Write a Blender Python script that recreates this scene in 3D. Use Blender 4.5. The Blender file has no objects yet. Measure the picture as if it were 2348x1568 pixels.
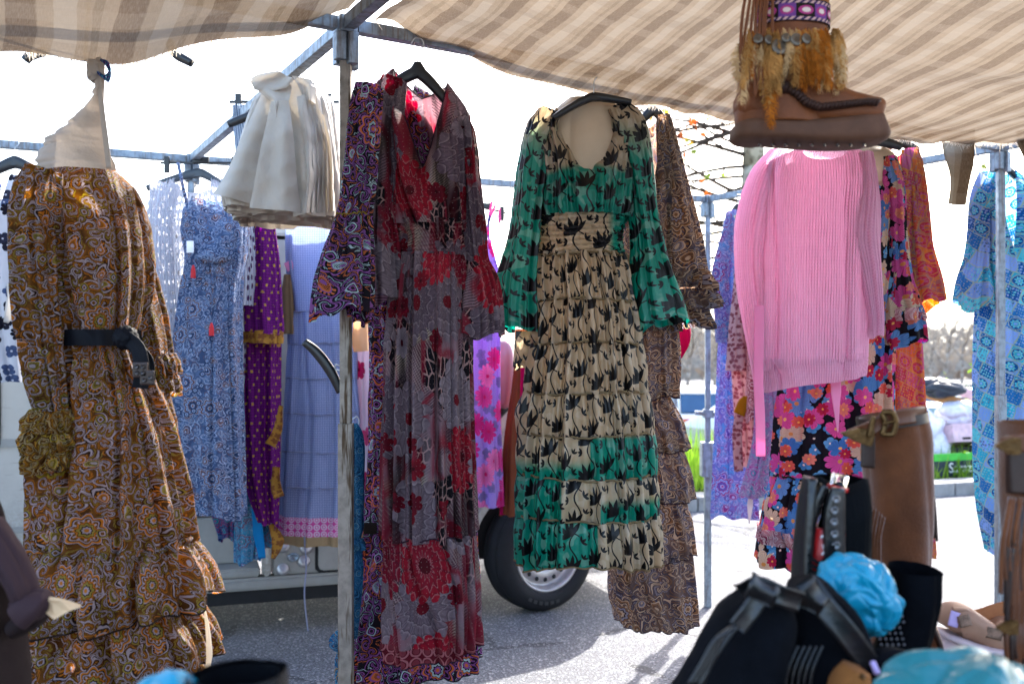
import bpy, bmesh, math, random
import numpy as np
from mathutils import Vector, Matrix
R = math.radians
rng = np.random.default_rng(7)
random.seed(7)
sc = bpy.context.scene
COL = sc.collection

# ------------------------------------------------------------------ camera
CAMZ, F = 1.5, 2348 * 35 / 36.0            # eye height; focal length in units of a 2348 px wide frame
cam = bpy.data.cameras.new('camera'); camo = bpy.data.objects.new('camera', cam); COL.objects.link(camo)
cam.lens = 35; cam.sensor_width = 36; cam.shift_y = 16 / 2348
cam.clip_start = 0.05; cam.clip_end = 3000
camo.location = (0, 0, CAMZ); camo.rotation_euler = (R(90), 0, 0)
cam.dof.use_dof = True; cam.dof.focus_distance = 2.95; cam.dof.aperture_fstop = 3.6; cam.dof.aperture_blades = 9
sc.camera = camo
# ------------------------------------------------------------------ sky and sun
SUN_EL, SUN_AZ = R(37), math.atan2(.41, .91)
w = bpy.data.worlds.new('World'); sc.world = w; w.use_nodes = True
nt = w.node_tree; bg = nt.nodes['Background']
sky = nt.nodes.new('ShaderNodeTexSky'); sky.sky_type = 'NISHITA'; sky.sun_disc = False
sky.sun_elevation = SUN_EL; sky.sun_rotation = SUN_AZ; sky.air_density = 1.0; sky.dust_density = 3.0; sky.ozone_density = 1.0
nt.links.new(sky.outputs[0], bg.inputs[0]); bg.inputs[1].default_value = 0.15
sd = Vector((math.sin(SUN_AZ) * math.cos(SUN_EL), math.cos(SUN_AZ) * math.cos(SUN_EL), math.sin(SUN_EL)))
sl = bpy.data.lights.new('sun', 'SUN'); slo = bpy.data.objects.new('sun', sl); COL.objects.link(slo)
sl.energy = 3.0; sl.angle = R(.55); sl.color = (1, .95, .86)
slo.rotation_euler = sd.to_track_quat('Z', 'Y').to_euler(); slo.location = sd * 60
vs = sc.view_settings; vs.view_transform = 'Standard'; vs.look = 'None'; vs.gamma = 1; vs.use_curve_mapping = False
vs.exposure = 2.6
cy = sc.cycles
cy.max_bounces = 7; cy.diffuse_bounces = 4; cy.glossy_bounces = 2; cy.transmission_bounces = 5; cy.transparent_max_bounces = 12
cy.use_adaptive_sampling = True; cy.adaptive_threshold = .02
cy.use_denoising = True; cy.caustics_reflective = False; cy.caustics_refractive = False

# ------------------------------------------------------------------ helpers: places and objects
def P(px, py, D):                          # a point seen at (px,py) standing D metres in front of the camera
    return ((px - 1174) / F * D, D, CAMZ + (800 - py) / F * D)
def hx(h):
    c = [int(h[i:i + 2], 16) / 255 for i in (0, 2, 4)]
    return tuple(((x + .055) / 1.055) ** 2.4 if x > .04045 else x / 12.92 for x in c) + (1,)
def thing(name, label, cat, group=None, loc=(0, 0, 0)):
    o = bpy.data.objects.new(name, None); COL.objects.link(o); o.location = loc
    o['label'] = label; o['category'] = cat; o.empty_display_size = .1
    if group: o['group'] = group
    return o
def tag(o, label, cat, group=None, kind=None):
    if label: o['label'] = label
    if cat: o['category'] = cat
    if group: o['group'] = group
    if kind: o['kind'] = kind
    return o
def link(name, me, m, par=None, smooth=True):
    o = bpy.data.objects.new(name, me); COL.objects.link(o)
    if m is not None: me.materials.append(m)
    if par is not None:
        o.parent = par; o.matrix_parent_inverse = Matrix.Translation(-Vector(par.location)) if par.type == 'EMPTY' else par.matrix_parent_inverse
    if smooth and len(me.polygons): me.polygons.foreach_set('use_smooth', [True] * len(me.polygons))
    return o
def pyd(name, v, f, m, par=None, smooth=False):
    me = bpy.data.meshes.new(name); me.from_pydata([tuple(x) for x in v], [], [tuple(x) for x in f]); me.update()
    return link(name, me, m, par, smooth)
def grid_obj(name, par, m, V, wrap, UV=None, UV2=None, caps=(0, 0), smooth=True):
    """V: (nz, nth, 3) array -> quad sheet; wrap closes it round (UV keeps nth+1 columns)"""
    nz, nth = V.shape[:2]
    ncol = nth if wrap else nth - 1
    i, j = np.meshgrid(np.arange(nz - 1), np.arange(ncol), indexing='ij')
    j2 = (j + 1) % nth
    q = np.stack([i * nth + j, i * nth + j2, (i + 1) * nth + j2, (i + 1) * nth + j], -1).reshape(-1, 4)
    vv = V.reshape(-1, 3); extra = []; tris = []
    if caps[0]: extra.append(V[0].mean(0)); ci = len(vv); tris += [(ci, (k + 1) % nth, k) for k in range(ncol)]
    if caps[1]:
        extra.append(V[-1].mean(0)); ci = len(vv) + len(extra) - 1; b = (nz - 1) * nth
        tris += [(ci, b + k, b + (k + 1) % nth) for k in range(ncol)]
    if extra: vv = np.vstack([vv, np.array(extra)])
    me = bpy.data.meshes.new(name)
    me.vertices.add(len(vv)); me.vertices.foreach_set('co', vv.astype(np.float32).ravel())
    loops = np.concatenate([q.ravel(), np.array(tris, int).ravel()]) if tris else q.ravel()
    starts = np.concatenate([np.arange(len(q)) * 4, len(q) * 4 + np.arange(len(tris)) * 3])
    me.loops.add(len(loops)); me.loops.foreach_set('vertex_index', loops.astype(np.int32))
    me.polygons.add(len(starts)); me.polygons.foreach_set('loop_start', starts.astype(np.int32))
    for nm, U in (('UVMap', UV), ('cut', UV2)):
        if U is None: continue
        lay = me.uv_layers.new(name=nm)
        jj = j + 1
        a = np.stack([U[i, j], U[i, jj], U[i + 1, jj], U[i + 1, j]], 2).reshape(-1, 2)
        if tris: a = np.vstack([a, np.zeros((len(tris) * 3, 2))])
        lay.data.foreach_set('uv', a.astype(np.float32).ravel())
    me.update(calc_edges=True); me.validate()
    return link(name, me, m, par, smooth)
def cub(xs, ys, q):                        # smooth interpolation through key rows
    xs = np.asarray(xs, float); ys = np.asarray(ys, float)
    if len(xs) < 3: return np.interp(q, xs, ys)
    d = np.diff(ys) / np.diff(xs); t = np.empty(len(xs)); t[1:-1] = (d[1:] + d[:-1]) / 2; t[0], t[-1] = d[0], d[-1]
    t[1:-1] = np.where(d[1:] * d[:-1] <= 0, 0, t[1:-1])
    q = np.clip(q, xs[0], xs[-1]); k = np.clip(np.searchsorted(xs, q, 'right') - 1, 0, len(xs) - 2)
    h = xs[k + 1] - xs[k]; s = (q - xs[k]) / h
    return ((1 + 2 * s) * (1 - s) ** 2 * ys[k] + s * (1 - s) ** 2 * h * t[k] + s * s * (3 - 2 * s) * ys[k + 1] + s * s * (s - 1) * h * t[k + 1])
def wobble(a, s, seed, amp=1.):            # slow irregular field over angle and length
    r = np.random.default_rng(seed); o = 0
    for n in (1, 2, 3, 5):
        o = o + np.cos(n * a + r.uniform(0, 6.3) + s * r.uniform(-2.5, 2.5)) * r.uniform(.5, 1.) / n
    return o * amp
def creases(x, z, seed, amp, n=9, k0=18, k1=70):
    r = np.random.default_rng(seed); o = 0
    for _ in range(n):
        k = r.uniform(k0, k1); th = r.uniform(0, 6.3)
        ph = k * (np.cos(th) * x + np.sin(th) * z) + r.uniform(0, 6.3) + 1.3 * np.sin(k * .4 * (np.sin(th + 1) * x - np.cos(th + 1) * z))
        o = o + (np.abs(np.sin(ph)) - .6) * (18 / k + .3)
    return o * amp / n * 2
def pleat(a, s, folds, seed):
    o = 0
    for k, (n, a0, a1, drift) in enumerate(folds):
        ph = n * (a + wobble(a, s * 1.4, seed + k * 7, .2)) + drift * s + seed * 1.7 + k
        q = np.abs(np.sin(ph / 2)); am = 1 + .45 * wobble(a * 2, s, seed + 31 + k, .6)
        g = .5 * np.cos(ph + .7) - 1.25 * (1 - q) ** 3 + .32
        o = o + g * (a0 + (a1 - a0) * s) * am * (1.55 if n < 26 else 1.2)
    return o
def tube(name, par, m, D, rows, nth=150, nz=110, neck=None, tilt=0, hem=0, hemn=5, folds=(), seed=1, crease=0, pw=.8, yaw=0, uvk=1, hemtilt=0, uvo=(0, 0), puff=0, shir=None, sr=None):
    """cloth tube hanging at D: rows (py, left px, right px, depth m); neck=(half width 0..1, front dip, back dip, shoulder drop, shape)"""
    rows = np.array(rows, float); k = D / F
    a = np.linspace(0, 2 * np.pi, nth, endpoint=False); s = np.linspace(0, 1, nz)
    sn, cs = np.sin(a), np.cos(a)
    y0, y1 = rows[0, 0], rows[-1, 0]
    top = y0 + tilt * sn
    if neck:
        wn, fd, bd, sh, shape = neck; n = np.abs(sn)
        inn = np.clip(1 - n / wn, 0, 1)
        pr = inn if shape == 'v' else np.clip(1 - (n / wn) ** 1.7, 0, 1) if shape == 'u' else np.sqrt(np.clip(1 - (n / wn) ** 2, 0, 1)) * (n < wn)
        top = top + np.where(n < wn, np.where(cs < 0, fd, bd) * pr, sh * (n - wn) / (1 - wn + 1e-6))
    bot = y1 + hemtilt * sn + hem * wobble(a * hemn / 3, np.zeros_like(a), seed + 91)
    Y = top[None] + (bot - top)[None] * s[:, None]
    A = (a[None] + 0 * Y); S = np.clip((Y - y0) / (y1 - y0), 0, 1)
    xl = cub(rows[:, 0], rows[:, 1], Y); xr = cub(rows[:, 0], rows[:, 2], Y); dp = cub(rows[:, 0], rows[:, 3], Y)
    hw = (xr - xl) / 2 * k; cx = (xl + xr) / 2
    if neck:
        dp = dp * (.25 + .75 * np.clip((Y - top[None]) / 70, 0, 1) ** .5)
    ex = np.sign(sn) * np.abs(sn) ** pw; ey = np.sign(cs) * np.abs(cs) ** pw
    x = hw * ex[None]; y = dp * ey[None]
    nx = sn[None] / np.maximum(hw, .02); ny = cs[None] / np.maximum(dp, .02); L = np.hypot(nx, ny); nx, ny = nx / L, ny / L
    d = pleat(A, S if sr is None else (Y - sr[0]) / (sr[1] - sr[0]), folds, seed) if folds else 0 * A
    if crease:
        d = d + creases(x + 3 * (cs[None] > 0), (800 - Y) * k, seed + 5, crease)
    if puff: d = d + puff * (np.sin(np.pi * np.clip(S, 0, 1) ** .7) - .35)
    if shir: d = d + shir[1] * (np.abs(np.cos(np.pi * (Y + 3 * np.sin(3 * A)) / shir[0])) - .5) * (1 + .5 * np.cos(57 * A + np.floor(Y / shir[0]) * 2.4))
    d = d * np.minimum(1, .3 + (Y - top[None]) / 60) if neck else d
    x = x + d * nx * .6; y = y + d * ny
    if yaw:
        c, q = math.cos(yaw), math.sin(yaw); x, y = x + 0 * y, y + x * math.tan(yaw)
    V = np.stack([(cx - 1174) * k + x, D + y, CAMZ + (800 - Y) * k], -1)
    tube.V, tube.sn, tube.cs = V, sn, cs
    per = np.hypot(np.diff(np.append(x.mean(0), x.mean(0)[0])), np.diff(np.append(y.mean(0), y.mean(0)[0])))
    u = np.concatenate([[0], np.cumsum(per)]) * uvk + uvo[0]
    Yc = np.concatenate([Y, Y[:, :1]], 1)
    UV = np.stack([np.broadcast_to(u[None], Yc.shape), (800 - Yc) * k + uvo[1]], -1)
    PX = cx + x / k; PX = np.concatenate([PX, PX[:, :1]], 1)
    UV2 = np.stack([PX / 1000, Yc / 1000], -1)
    return grid_obj(name, par, m, V, True, UV, UV2)
def neck_trim(par, m, r, wn, back=False):
    idx = [i for i in range(len(tube.sn)) if abs(tube.sn[i]) <= wn * 1.02 and (tube.cs[i] < 0) != back]
    if back: h = len(tube.sn) // 2; idx = sorted(idx, key=lambda i: (i + h) % len(tube.sn))
    pts = [tuple(tube.V[0, i] + np.array([0, .004 if back else -.004, 0])) for i in idx]
    return cord('neck_trim', par, m, pts, r, 7, 160, True)
def trace_hem(par, m, r, seg=260):  # cord added along the hem; the dark ones stand in for its shadow
    n = len(tube.sn); pts = [tuple(tube.V[-1, i] + np.array([0, -.001, 0])) for i in range(n) if tube.cs[i] < .35]
    return cord('hem_outline', par, m, pts, r, 5, seg, True)
def sleeve(name, par, m, D, path, nth=80, nz=90, folds=(), seed=1, crease=0, caps=(0, 0), pw=.9, uvk=1, hem=0, D1=None, uvo=(0, 0)):
    """tube along a path: (px, py, half width px, depth m)"""
    p = np.array(path, float); k = D / F
    t = np.concatenate([[0], np.cumsum(np.hypot(np.diff(p[:, 0]), np.diff(p[:, 1])))]); q = np.linspace(0, t[-1], nz)
    cx, cyy, hw, dp = (cub(t, p[:, i], q) for i in range(4))
    tx, ty = np.gradient(cx), np.gradient(cyy); L = np.hypot(tx, ty) + 1e-9; tx, ty = tx / L, ty / L
    a = np.linspace(0, 2 * np.pi, nth, endpoint=False); sn, cs = np.sin(a), np.cos(a)
    A = a[None] + 0 * q[:, None]; S = (q / t[-1])[:, None] + 0 * A
    ex = np.sign(sn) * np.abs(sn) ** pw; ey = np.sign(cs) * np.abs(cs) ** pw
    d = pleat(A, S, folds, seed) if folds else 0 * A
    if crease: d = d + creases(hw[:, None] * k * ex + 3 * (cs > 0), q[:, None] * k, seed + 5, crease)
    off = hw[:, None] * ex + d / k * sn * .6; y = dp[:, None] * ey + d * cs
    hv = hem * wobble(a * 1.6, 0 * a, seed + 3)[None] * S ** 3
    X = cx[:, None] + ty[:, None] * off + tx[:, None] * hv; Yp = cyy[:, None] - tx[:, None] * off + ty[:, None] * hv
    DD = D if D1 is None else D + (D1 - D) * (q / t[-1])[:, None]
    V = np.stack([(X - 1174) * k, DD + y, CAMZ + (800 - Yp) * k], -1)
    per = 2 * np.pi * np.sqrt((np.mean(hw * k) ** 2 + np.mean(dp) ** 2) / 2)
    UV = np.stack([np.broadcast_to(np.linspace(0, per, nth + 1)[None] * uvk + uvo[0], (nz, nth + 1)), np.broadcast_to(-(q * k)[:, None] + uvo[1], (nz, nth + 1))], -1)
    Xc = np.concatenate([X, X[:, :1]], 1); Yc = np.concatenate([Yp, Yp[:, :1]], 1)
    return grid_obj(name, par, m, V, True, UV, np.stack([Xc / 1000, Yc / 1000], -1), caps)
def strip(name, par, m, pts, wid, n=40, twist=0, seed=0, curl=0):
    """ribbon through points (px,py,D), width in m, facing the camera, with thickness"""
    p = np.array([P(*q) for q in pts]); t = np.linspace(0, 1, len(p)); q = np.linspace(0, 1, n)
    c = np.stack([cub(t, p[:, i], q) for i in range(3)], -1)
    tg = np.gradient(c, axis=0); tg /= np.linalg.norm(tg, axis=1)[:, None] + 1e-9
    ww = np.interp(q, np.linspace(0, 1, len(np.atleast_1d(wid))), np.atleast_1d(wid)) if np.ndim(wid) else np.full(n, wid)
    side = np.stack([tg[:, 2], 0 * q, -tg[:, 0]], -1); side /= np.linalg.norm(side, axis=1)[:, None] + 1e-9
    an = twist * np.sin(q * 5 + seed); side = side * np.cos(an)[:, None] + np.array([0, 1, 0]) * np.sin(an)[:, None]
    nrm = np.cross(side, tg); th = .0012
    u = np.linspace(-1, 1, 7)
    fr = c[:, None] + side[:, None] * (u[None, :, None] * ww[:, None, None] / 2) + nrm[:, None] * (curl * (u ** 2)[None, :, None] + th)
    bk = fr[:, ::-1] - nrm[:, None] * 2 * th
    V = np.concatenate([fr, bk], 1)
    UV = np.stack([np.broadcast_to(np.linspace(0, 2, 15)[None] * np.mean(ww), (n, 15)), np.broadcast_to(-np.linspace(0, np.linalg.norm(np.diff(c, axis=0), axis=1).sum(), n)[:, None], (n, 15))], -1)
    return grid_obj(name, par, m, V, True, UV, UV, (1, 1))
def rod(p0, p1, r, n=10, r1=None):
    p0, p1 = Vector(p0), Vector(p1); z = (p1 - p0).normalized(); x = z.orthogonal().normalized(); y = z.cross(x); r1 = r if r1 is None else r1
    v = [p + x * rr * math.cos(2 * math.pi * i / n) + y * rr * math.sin(2 * math.pi * i / n) for p, rr in ((p0, r), (p1, r1)) for i in range(n)]
    f = [(i, (i + 1) % n, n + (i + 1) % n, n + i) for i in range(n)] + [tuple(range(n))[::-1], tuple(range(n, 2 * n))]
    return v, f
def cord(name, par, m, pts, r, n=8, seg=None, world=False):
    """round cord through points; r scalar or list"""
    p = np.array(pts if world else [P(*q) for q in pts], float)
    d = np.concatenate([[0], np.cumsum(np.linalg.norm(np.diff(p, axis=0), axis=1))]); seg = seg or max(8, len(p) * 6)
    q = np.linspace(0, d[-1], seg); c = np.stack([cub(d, p[:, i], q) for i in range(3)], -1)
    rr = np.interp(q / d[-1], np.linspace(0, 1, len(np.atleast_1d(r))), np.atleast_1d(r)) if np.ndim(r) else np.full(seg, r)
    tg = np.gradient(c, axis=0); tg /= np.linalg.norm(tg, axis=1)[:, None] + 1e-9
    ref = np.array([0.13, .97, .21]); x = np.cross(tg, ref); x /= np.linalg.norm(x, axis=1)[:, None] + 1e-9; y = np.cross(tg, x)
    a = np.linspace(0, 2 * np.pi, n, endpoint=False)
    V = c[:, None] + rr[:, None, None] * (np.cos(a)[None, :, None] * x[:, None] + np.sin(a)[None, :, None] * y[:, None])
    UV = np.stack([np.broadcast_to(np.linspace(0, 6.3, n + 1)[None] * rr.mean(), (seg, n + 1)), np.broadcast_to(q[:, None], (seg, n + 1))], -1)
    return grid_obj(name, par, m, V, True, UV, None, (1, 1))
BOXF = [(0, 1, 3, 2), (4, 6, 7, 5), (0, 4, 5, 1), (2, 3, 7, 6), (0, 2, 6, 4), (1, 5, 7, 3)]
def box(name, par, m, c, size, rot=None, bev=.0, smooth=False):
    bm = bmesh.new(); bmesh.ops.create_cube(bm, size=1)
    for v in bm.verts: v.co = Vector((v.co.x * size[0], v.co.y * size[1], v.co.z * size[2]))
    if bev: bmesh.ops.bevel(bm, geom=bm.edges[:], offset=bev, segments=2, affect='EDGES', profile=.6)
    if rot is not None: bmesh.ops.transform(bm, matrix=rot.to_4x4(), verts=bm.verts)
    for v in bm.verts: v.co += Vector(c)
    me = bpy.data.meshes.new(name); bm.to_mesh(me); bm.free()
    return link(name, me, m, par, smooth)
def beam(name, par, m, p0, p1, wd, ht=None, bev=.002):
    p0, p1 = Vector(p0), Vector(p1); d = p1 - p0; q = d.to_track_quat('Z', 'Y').to_matrix()
    return box(name, par, m, (p0 + p1) / 2, (wd, ht or wd, d.length), q, bev)
def prism(name, par, m, pts, y0, y1, T=None, bev=0, smooth=False):
    """outline in (x,z), extruded in y; T places it"""
    bm = bmesh.new(); n = len(pts)
    a = [bm.verts.new((x, y0, z)) for x, z in pts]; b = [bm.verts.new((x, y1, z)) for x, z in pts]
    bm.faces.new(a[::-1]); bm.faces.new(b)
    for i in range(n): bm.faces.new((a[i], a[(i + 1) % n], b[(i + 1) % n], b[i]))
    bmesh.ops.recalc_face_normals(bm, faces=bm.faces)
    if bev: bmesh.ops.bevel(bm, geom=[e for e in bm.edges], offset=bev, segments=2, affect='EDGES')
    if T is not None: bmesh.ops.transform(bm, matrix=T, verts=bm.verts)
    me = bpy.data.meshes.new(name); bm.to_mesh(me); bm.free()
    return link(name, me, m, par, smooth)
def lathe(name, par, m, prof, T, n=32, smooth=True, caps=(1, 1)):
    """profile (r, h) turned about local z, T places it"""
    a = np.linspace(0, 2 * np.pi, n, endpoint=False)
    V = np.array([[T @ Vector((r * math.cos(t), r * math.sin(t), h)) for t in a] for r, h in prof])
    return grid_obj(name, par, m, V, True, None, None, caps, smooth)
def blob(name, par, m, c, size, seed, amp, sub=5, ridged=True, k0=6, k1=20, fn=None, crumple=None):
    bm = bmesh.new(); bmesh.ops.create_icosphere(bm, subdivisions=sub, radius=1)
    co = np.array([v.co[:] for v in bm.verts]); r = np.random.default_rng(seed); d = np.zeros(len(co))
    for _ in range(12):
        k = r.uniform(k0, k1); dv = r.normal(size=3); dv /= np.linalg.norm(dv)
        w1 = r.normal(size=3)
        s = np.sin(k * co @ dv + r.uniform(0, 6) + 1.4 * np.sin(k * .35 * co @ w1))
        d += ((1 - np.abs(s)) * 1.6 - .6 if ridged else s) * (k0 / k) ** .7
    if crumple:
        d = np.zeros(len(co))
        for npt, am in crumple:
            pp = r.normal(size=(npt, 3)); pp /= np.linalg.norm(pp, axis=1)[:, None]; q3 = co + .12 * np.stack([np.sin(5 * co[:, 1] + npt), np.sin(4 * co[:, 2]), np.sin(6 * co[:, 0])], -1)
            ds = np.sort(np.linalg.norm(q3[:, None] - pp[None], axis=2), axis=1) if npt * len(co) < 5e6 else None
            d += am * (ds[:, 1] - ds[:, 0]) * math.sqrt(npt) / 2 - am * .3 + am * .5 * (ds[:, 0] * math.sqrt(npt) / 2 - .5)
        co = co * (1 + d[:, None])
    else: co = co * (1 + amp * d[:, None] / 3)
    if fn is not None: co = fn(co)
    for v, q in zip(bm.verts, co): v.co = Vector((c[0] + q[0] * size[0], c[1] + q[1] * size[1], c[2] + q[2] * size[2]))
    me = bpy.data.meshes.new(name); bm.to_mesh(me); bm.free()
    lay = me.uv_layers.new(name='UVMap'); vi = np.empty(len(me.loops), np.int32); me.loops.foreach_get('vertex_index', vi); q = co * np.array(size)
    lay.data.foreach_set('uv', np.stack([q[vi, 0] + .6 * q[vi, 1], q[vi, 2]], -1).astype(np.float32).ravel())
    return link(name, me, m, par, True)
def text_mesh(name, body, size, m, par, T, extrude=.001):
    fc = bpy.data.curves.new(name, 'FONT'); fc.body = body; fc.size = size; fc.align_x = 'CENTER'; fc.align_y = 'CENTER'; fc.extrude = extrude
    o = bpy.data.objects.new(name, fc); COL.objects.link(o); bpy.context.view_layer.update()
    me = bpy.data.meshes.new_from_object(o.evaluated_get(bpy.context.evaluated_depsgraph_get())); bpy.data.objects.remove(o); me.transform(T); me.name = name; me.materials.clear()
    return link(name, me, m, par, False)

# ------------------------------------------------------------------ node expressions
NT = None
class E:
    __slots__ = ('s',)
    def __init__(self, s): self.s = s
    def __add__(a, b): return mth('ADD', a, b)
    __radd__ = __add__
    def __sub__(a, b): return mth('SUBTRACT', a, b)
    def __rsub__(a, b): return mth('SUBTRACT', b, a)
    def __mul__(a, b): return mth('MULTIPLY', a, b)
    __rmul__ = __mul__
    def __truediv__(a, b): return mth('DIVIDE', a, b)
    def __lt__(a, b): return mth('LESS_THAN', a, b)
    def __gt__(a, b): return mth('GREATER_THAN', a, b)
    def __neg__(a): return mth('MULTIPLY', a, -1.)
def put(x, inp):
    if isinstance(x, E): NT.links.new(x.s, inp)
    else: inp.default_value = x
def mth(op, *a):
    n = NT.nodes.new('ShaderNodeMath'); n.operation = op
    for i, x in enumerate(a): put(x if isinstance(x, E) else float(x), n.inputs[i])
    return E(n.outputs[0])
def sin(x): return mth('SINE', x)
def cos(x): return mth('COSINE', x)
def fab(x): return mth('ABSOLUTE', x)
def fract(x): return mth('FRACT', x)
def floor(x): return mth('FLOOR', x)
def fmin(a, b): return mth('MINIMUM', a, b)
def fmax(a, b): return mth('MAXIMUM', a, b)
def atan2(a, b): return mth('ARCTAN2', a, b)
def fpow(a, b): return mth('POWER', a, b)
def hyp(x, y): return mth('SQRT', x * x + y * y)
def step(lo, hi, x):
    n = NT.nodes.new('ShaderNodeMapRange'); n.interpolation_type = 'SMOOTHSTEP'
    put(x, n.inputs[0]); n.inputs[1].default_value = lo; n.inputs[2].default_value = hi
    return E(n.outputs[0])
def mix(f, a, b):
    n = NT.nodes.new('ShaderNodeMix'); n.data_type = 'RGBA'
    put(f if isinstance(f, E) else float(f), n.inputs[0]); put(a, n.inputs[6]); put(b, n.inputs[7])
    return E(n.outputs[2])
def comb(u, v, w=0.):
    n = NT.nodes.new('ShaderNodeCombineXYZ'); put(u, n.inputs[0]); put(v, n.inputs[1]); put(w, n.inputs[2]); return E(n.outputs[0])
def sep(x):
    n = NT.nodes.new('ShaderNodeSeparateXYZ'); NT.links.new(x.s, n.inputs[0]); return [E(o) for o in n.outputs[:3]]
def uvs(name='UVMap'):
    n = NT.nodes.new('ShaderNodeUVMap'); n.uv_map = name; return sep(E(n.outputs[0]))[:2]
def objc(kind='Object'):
    n = NT.nodes.new('ShaderNodeTexCoord'); return E(n.outputs[kind])
def noise(vec, scale, detail=2., rough=.5, col=False, dist=0.):
    n = NT.nodes.new('ShaderNodeTexNoise'); NT.links.new(vec.s, n.inputs['Vector'])
    n.inputs['Scale'].default_value = scale; n.inputs['Detail'].default_value = detail; n.inputs['Roughness'].default_value = rough; n.inputs['Distortion'].default_value = dist
    return sep(E(n.outputs['Color'])) if col else E(n.outputs[0])
def vor(vec, scale, rand=1., feature='F1'):
    n = NT.nodes.new('ShaderNodeTexVoronoi'); n.voronoi_dimensions = '2D'; n.feature = feature; NT.links.new(vec.s, n.inputs['Vector'])
    n.inputs['Scale'].default_value = scale; n.inputs['Randomness'].default_value = rand
    return n
def motif(u, v, cell, rand=.8, spin=True):
    """nearest motif centre: local x,y in cells, radius, angle, three random numbers"""
    n = vor(comb(u, v), 1 / cell, rand); px, py, _ = sep(E(n.outputs['Position'])); rr = sep(E(n.outputs['Color']))
    x = (u - px) / cell; y = (v - py) / cell
    if spin:
        an = rr[0] * 6.283; c, s = cos(an), sin(an); x, y = x * c - y * s, x * s + y * c
    return x, y, hyp(x, y), atan2(y, x), rr
def ramp(x, cols):                         # constant-step choice between colours by 0..1
    n = NT.nodes.new('ShaderNodeValToRGB'); n.color_ramp.interpolation = 'CONSTANT'; put(x, n.inputs[0])
    el = n.color_ramp.elements
    while len(el) < len(cols): el.new(.5)
    for i, c in enumerate(cols): el[i].position = i / len(cols); el[i].color = c
    return E(n.outputs[0])
def newmat(name):
    global NT
    m = bpy.data.materials.new(name); m.use_nodes = True; NT = m.node_tree; NT.nodes.clear(); return m
def bump(h, strength=.3, dist=.01):
    n = NT.nodes.new('ShaderNodeBump'); n.inputs['Strength'].default_value = strength; n.inputs['Distance'].default_value = dist
    put(h, n.inputs['Height']); return n.outputs[0]
def out(sh):
    o = NT.nodes.new('ShaderNodeOutputMaterial'); NT.links.new(sh, o.inputs[0])
def principled(col, rough=.7, metal=0., nrm=None, spec=.4, sheen=0., coat=0.):
    n = NT.nodes.new('ShaderNodeBsdfPrincipled'); put(col, n.inputs['Base Color']); put(rough, n.inputs['Roughness']); put(metal, n.inputs['Metallic'])
    n.inputs['Specular IOR Level'].default_value = spec; n.inputs['Sheen Weight'].default_value = sheen; n.inputs['Coat Weight'].default_value = coat
    if nrm is not None: NT.links.new(nrm, n.inputs['Normal'])
    return n.outputs[0]
def mixsh(f, a, b):
    n = NT.nodes.new('ShaderNodeMixShader'); put(f if isinstance(f, E) else float(f), n.inputs[0]); NT.links.new(a, n.inputs[1]); NT.links.new(b, n.inputs[2]); return n.outputs[0]
def cloth(m, col, trans=.3, rough=.75, weave=900, bstr=.15, alpha=None, wr=.35, spec=.25, sat=1.25):
    """finish a cloth material: reflecting and translucent halves, crumple and weave relief"""
    ob = objc(); h = noise(ob, 26, 3, .6) * wr + noise(ob, weave, 0) * .06
    nr = bump(h, .55, .012)
    a = principled(col, rough, 0, nr, spec * .6, 0.)
    t = NT.nodes.new('ShaderNodeBsdfTranslucent'); NT.links.new(nr, t.inputs['Normal'])
    hs = NT.nodes.new('ShaderNodeHueSaturation'); hs.inputs['Saturation'].default_value = sat; hs.inputs['Value'].default_value = 1.05
    put(col, hs.inputs['Color']); NT.links.new(hs.outputs[0], t.inputs[0])
    s = mixsh(min(.58, trans + .17) if trans > .15 else trans, a, t.outputs[0])
    if alpha is not None:
        tr = NT.nodes.new('ShaderNodeBsdfTransparent'); s = mixsh(alpha, tr.outputs[0], s)
    out(s); return m
def plain(name, col, rough=.6, metal=0., spec=.4, var=.15, scale=14, bstr=.2, bscale=60, sheen=0, coat=0.):
    """plain surface with mottling and fine relief"""
    m = newmat(name); ob = objc()
    n = noise(ob, scale, 4, .6); c = hx(col) if isinstance(col, str) else col
    dk = tuple(x * (1 - var) for x in c[:3]) + (1,); lt = tuple(min(1, x * (1 + var)) for x in c[:3]) + (1,)
    cc = mix(step(.3, .7, n), dk, lt)
    out(principled(cc, rough, metal, bump(noise(ob, bscale, 3, .6), bstr, .004), spec, sheen, coat)); return m
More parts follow.
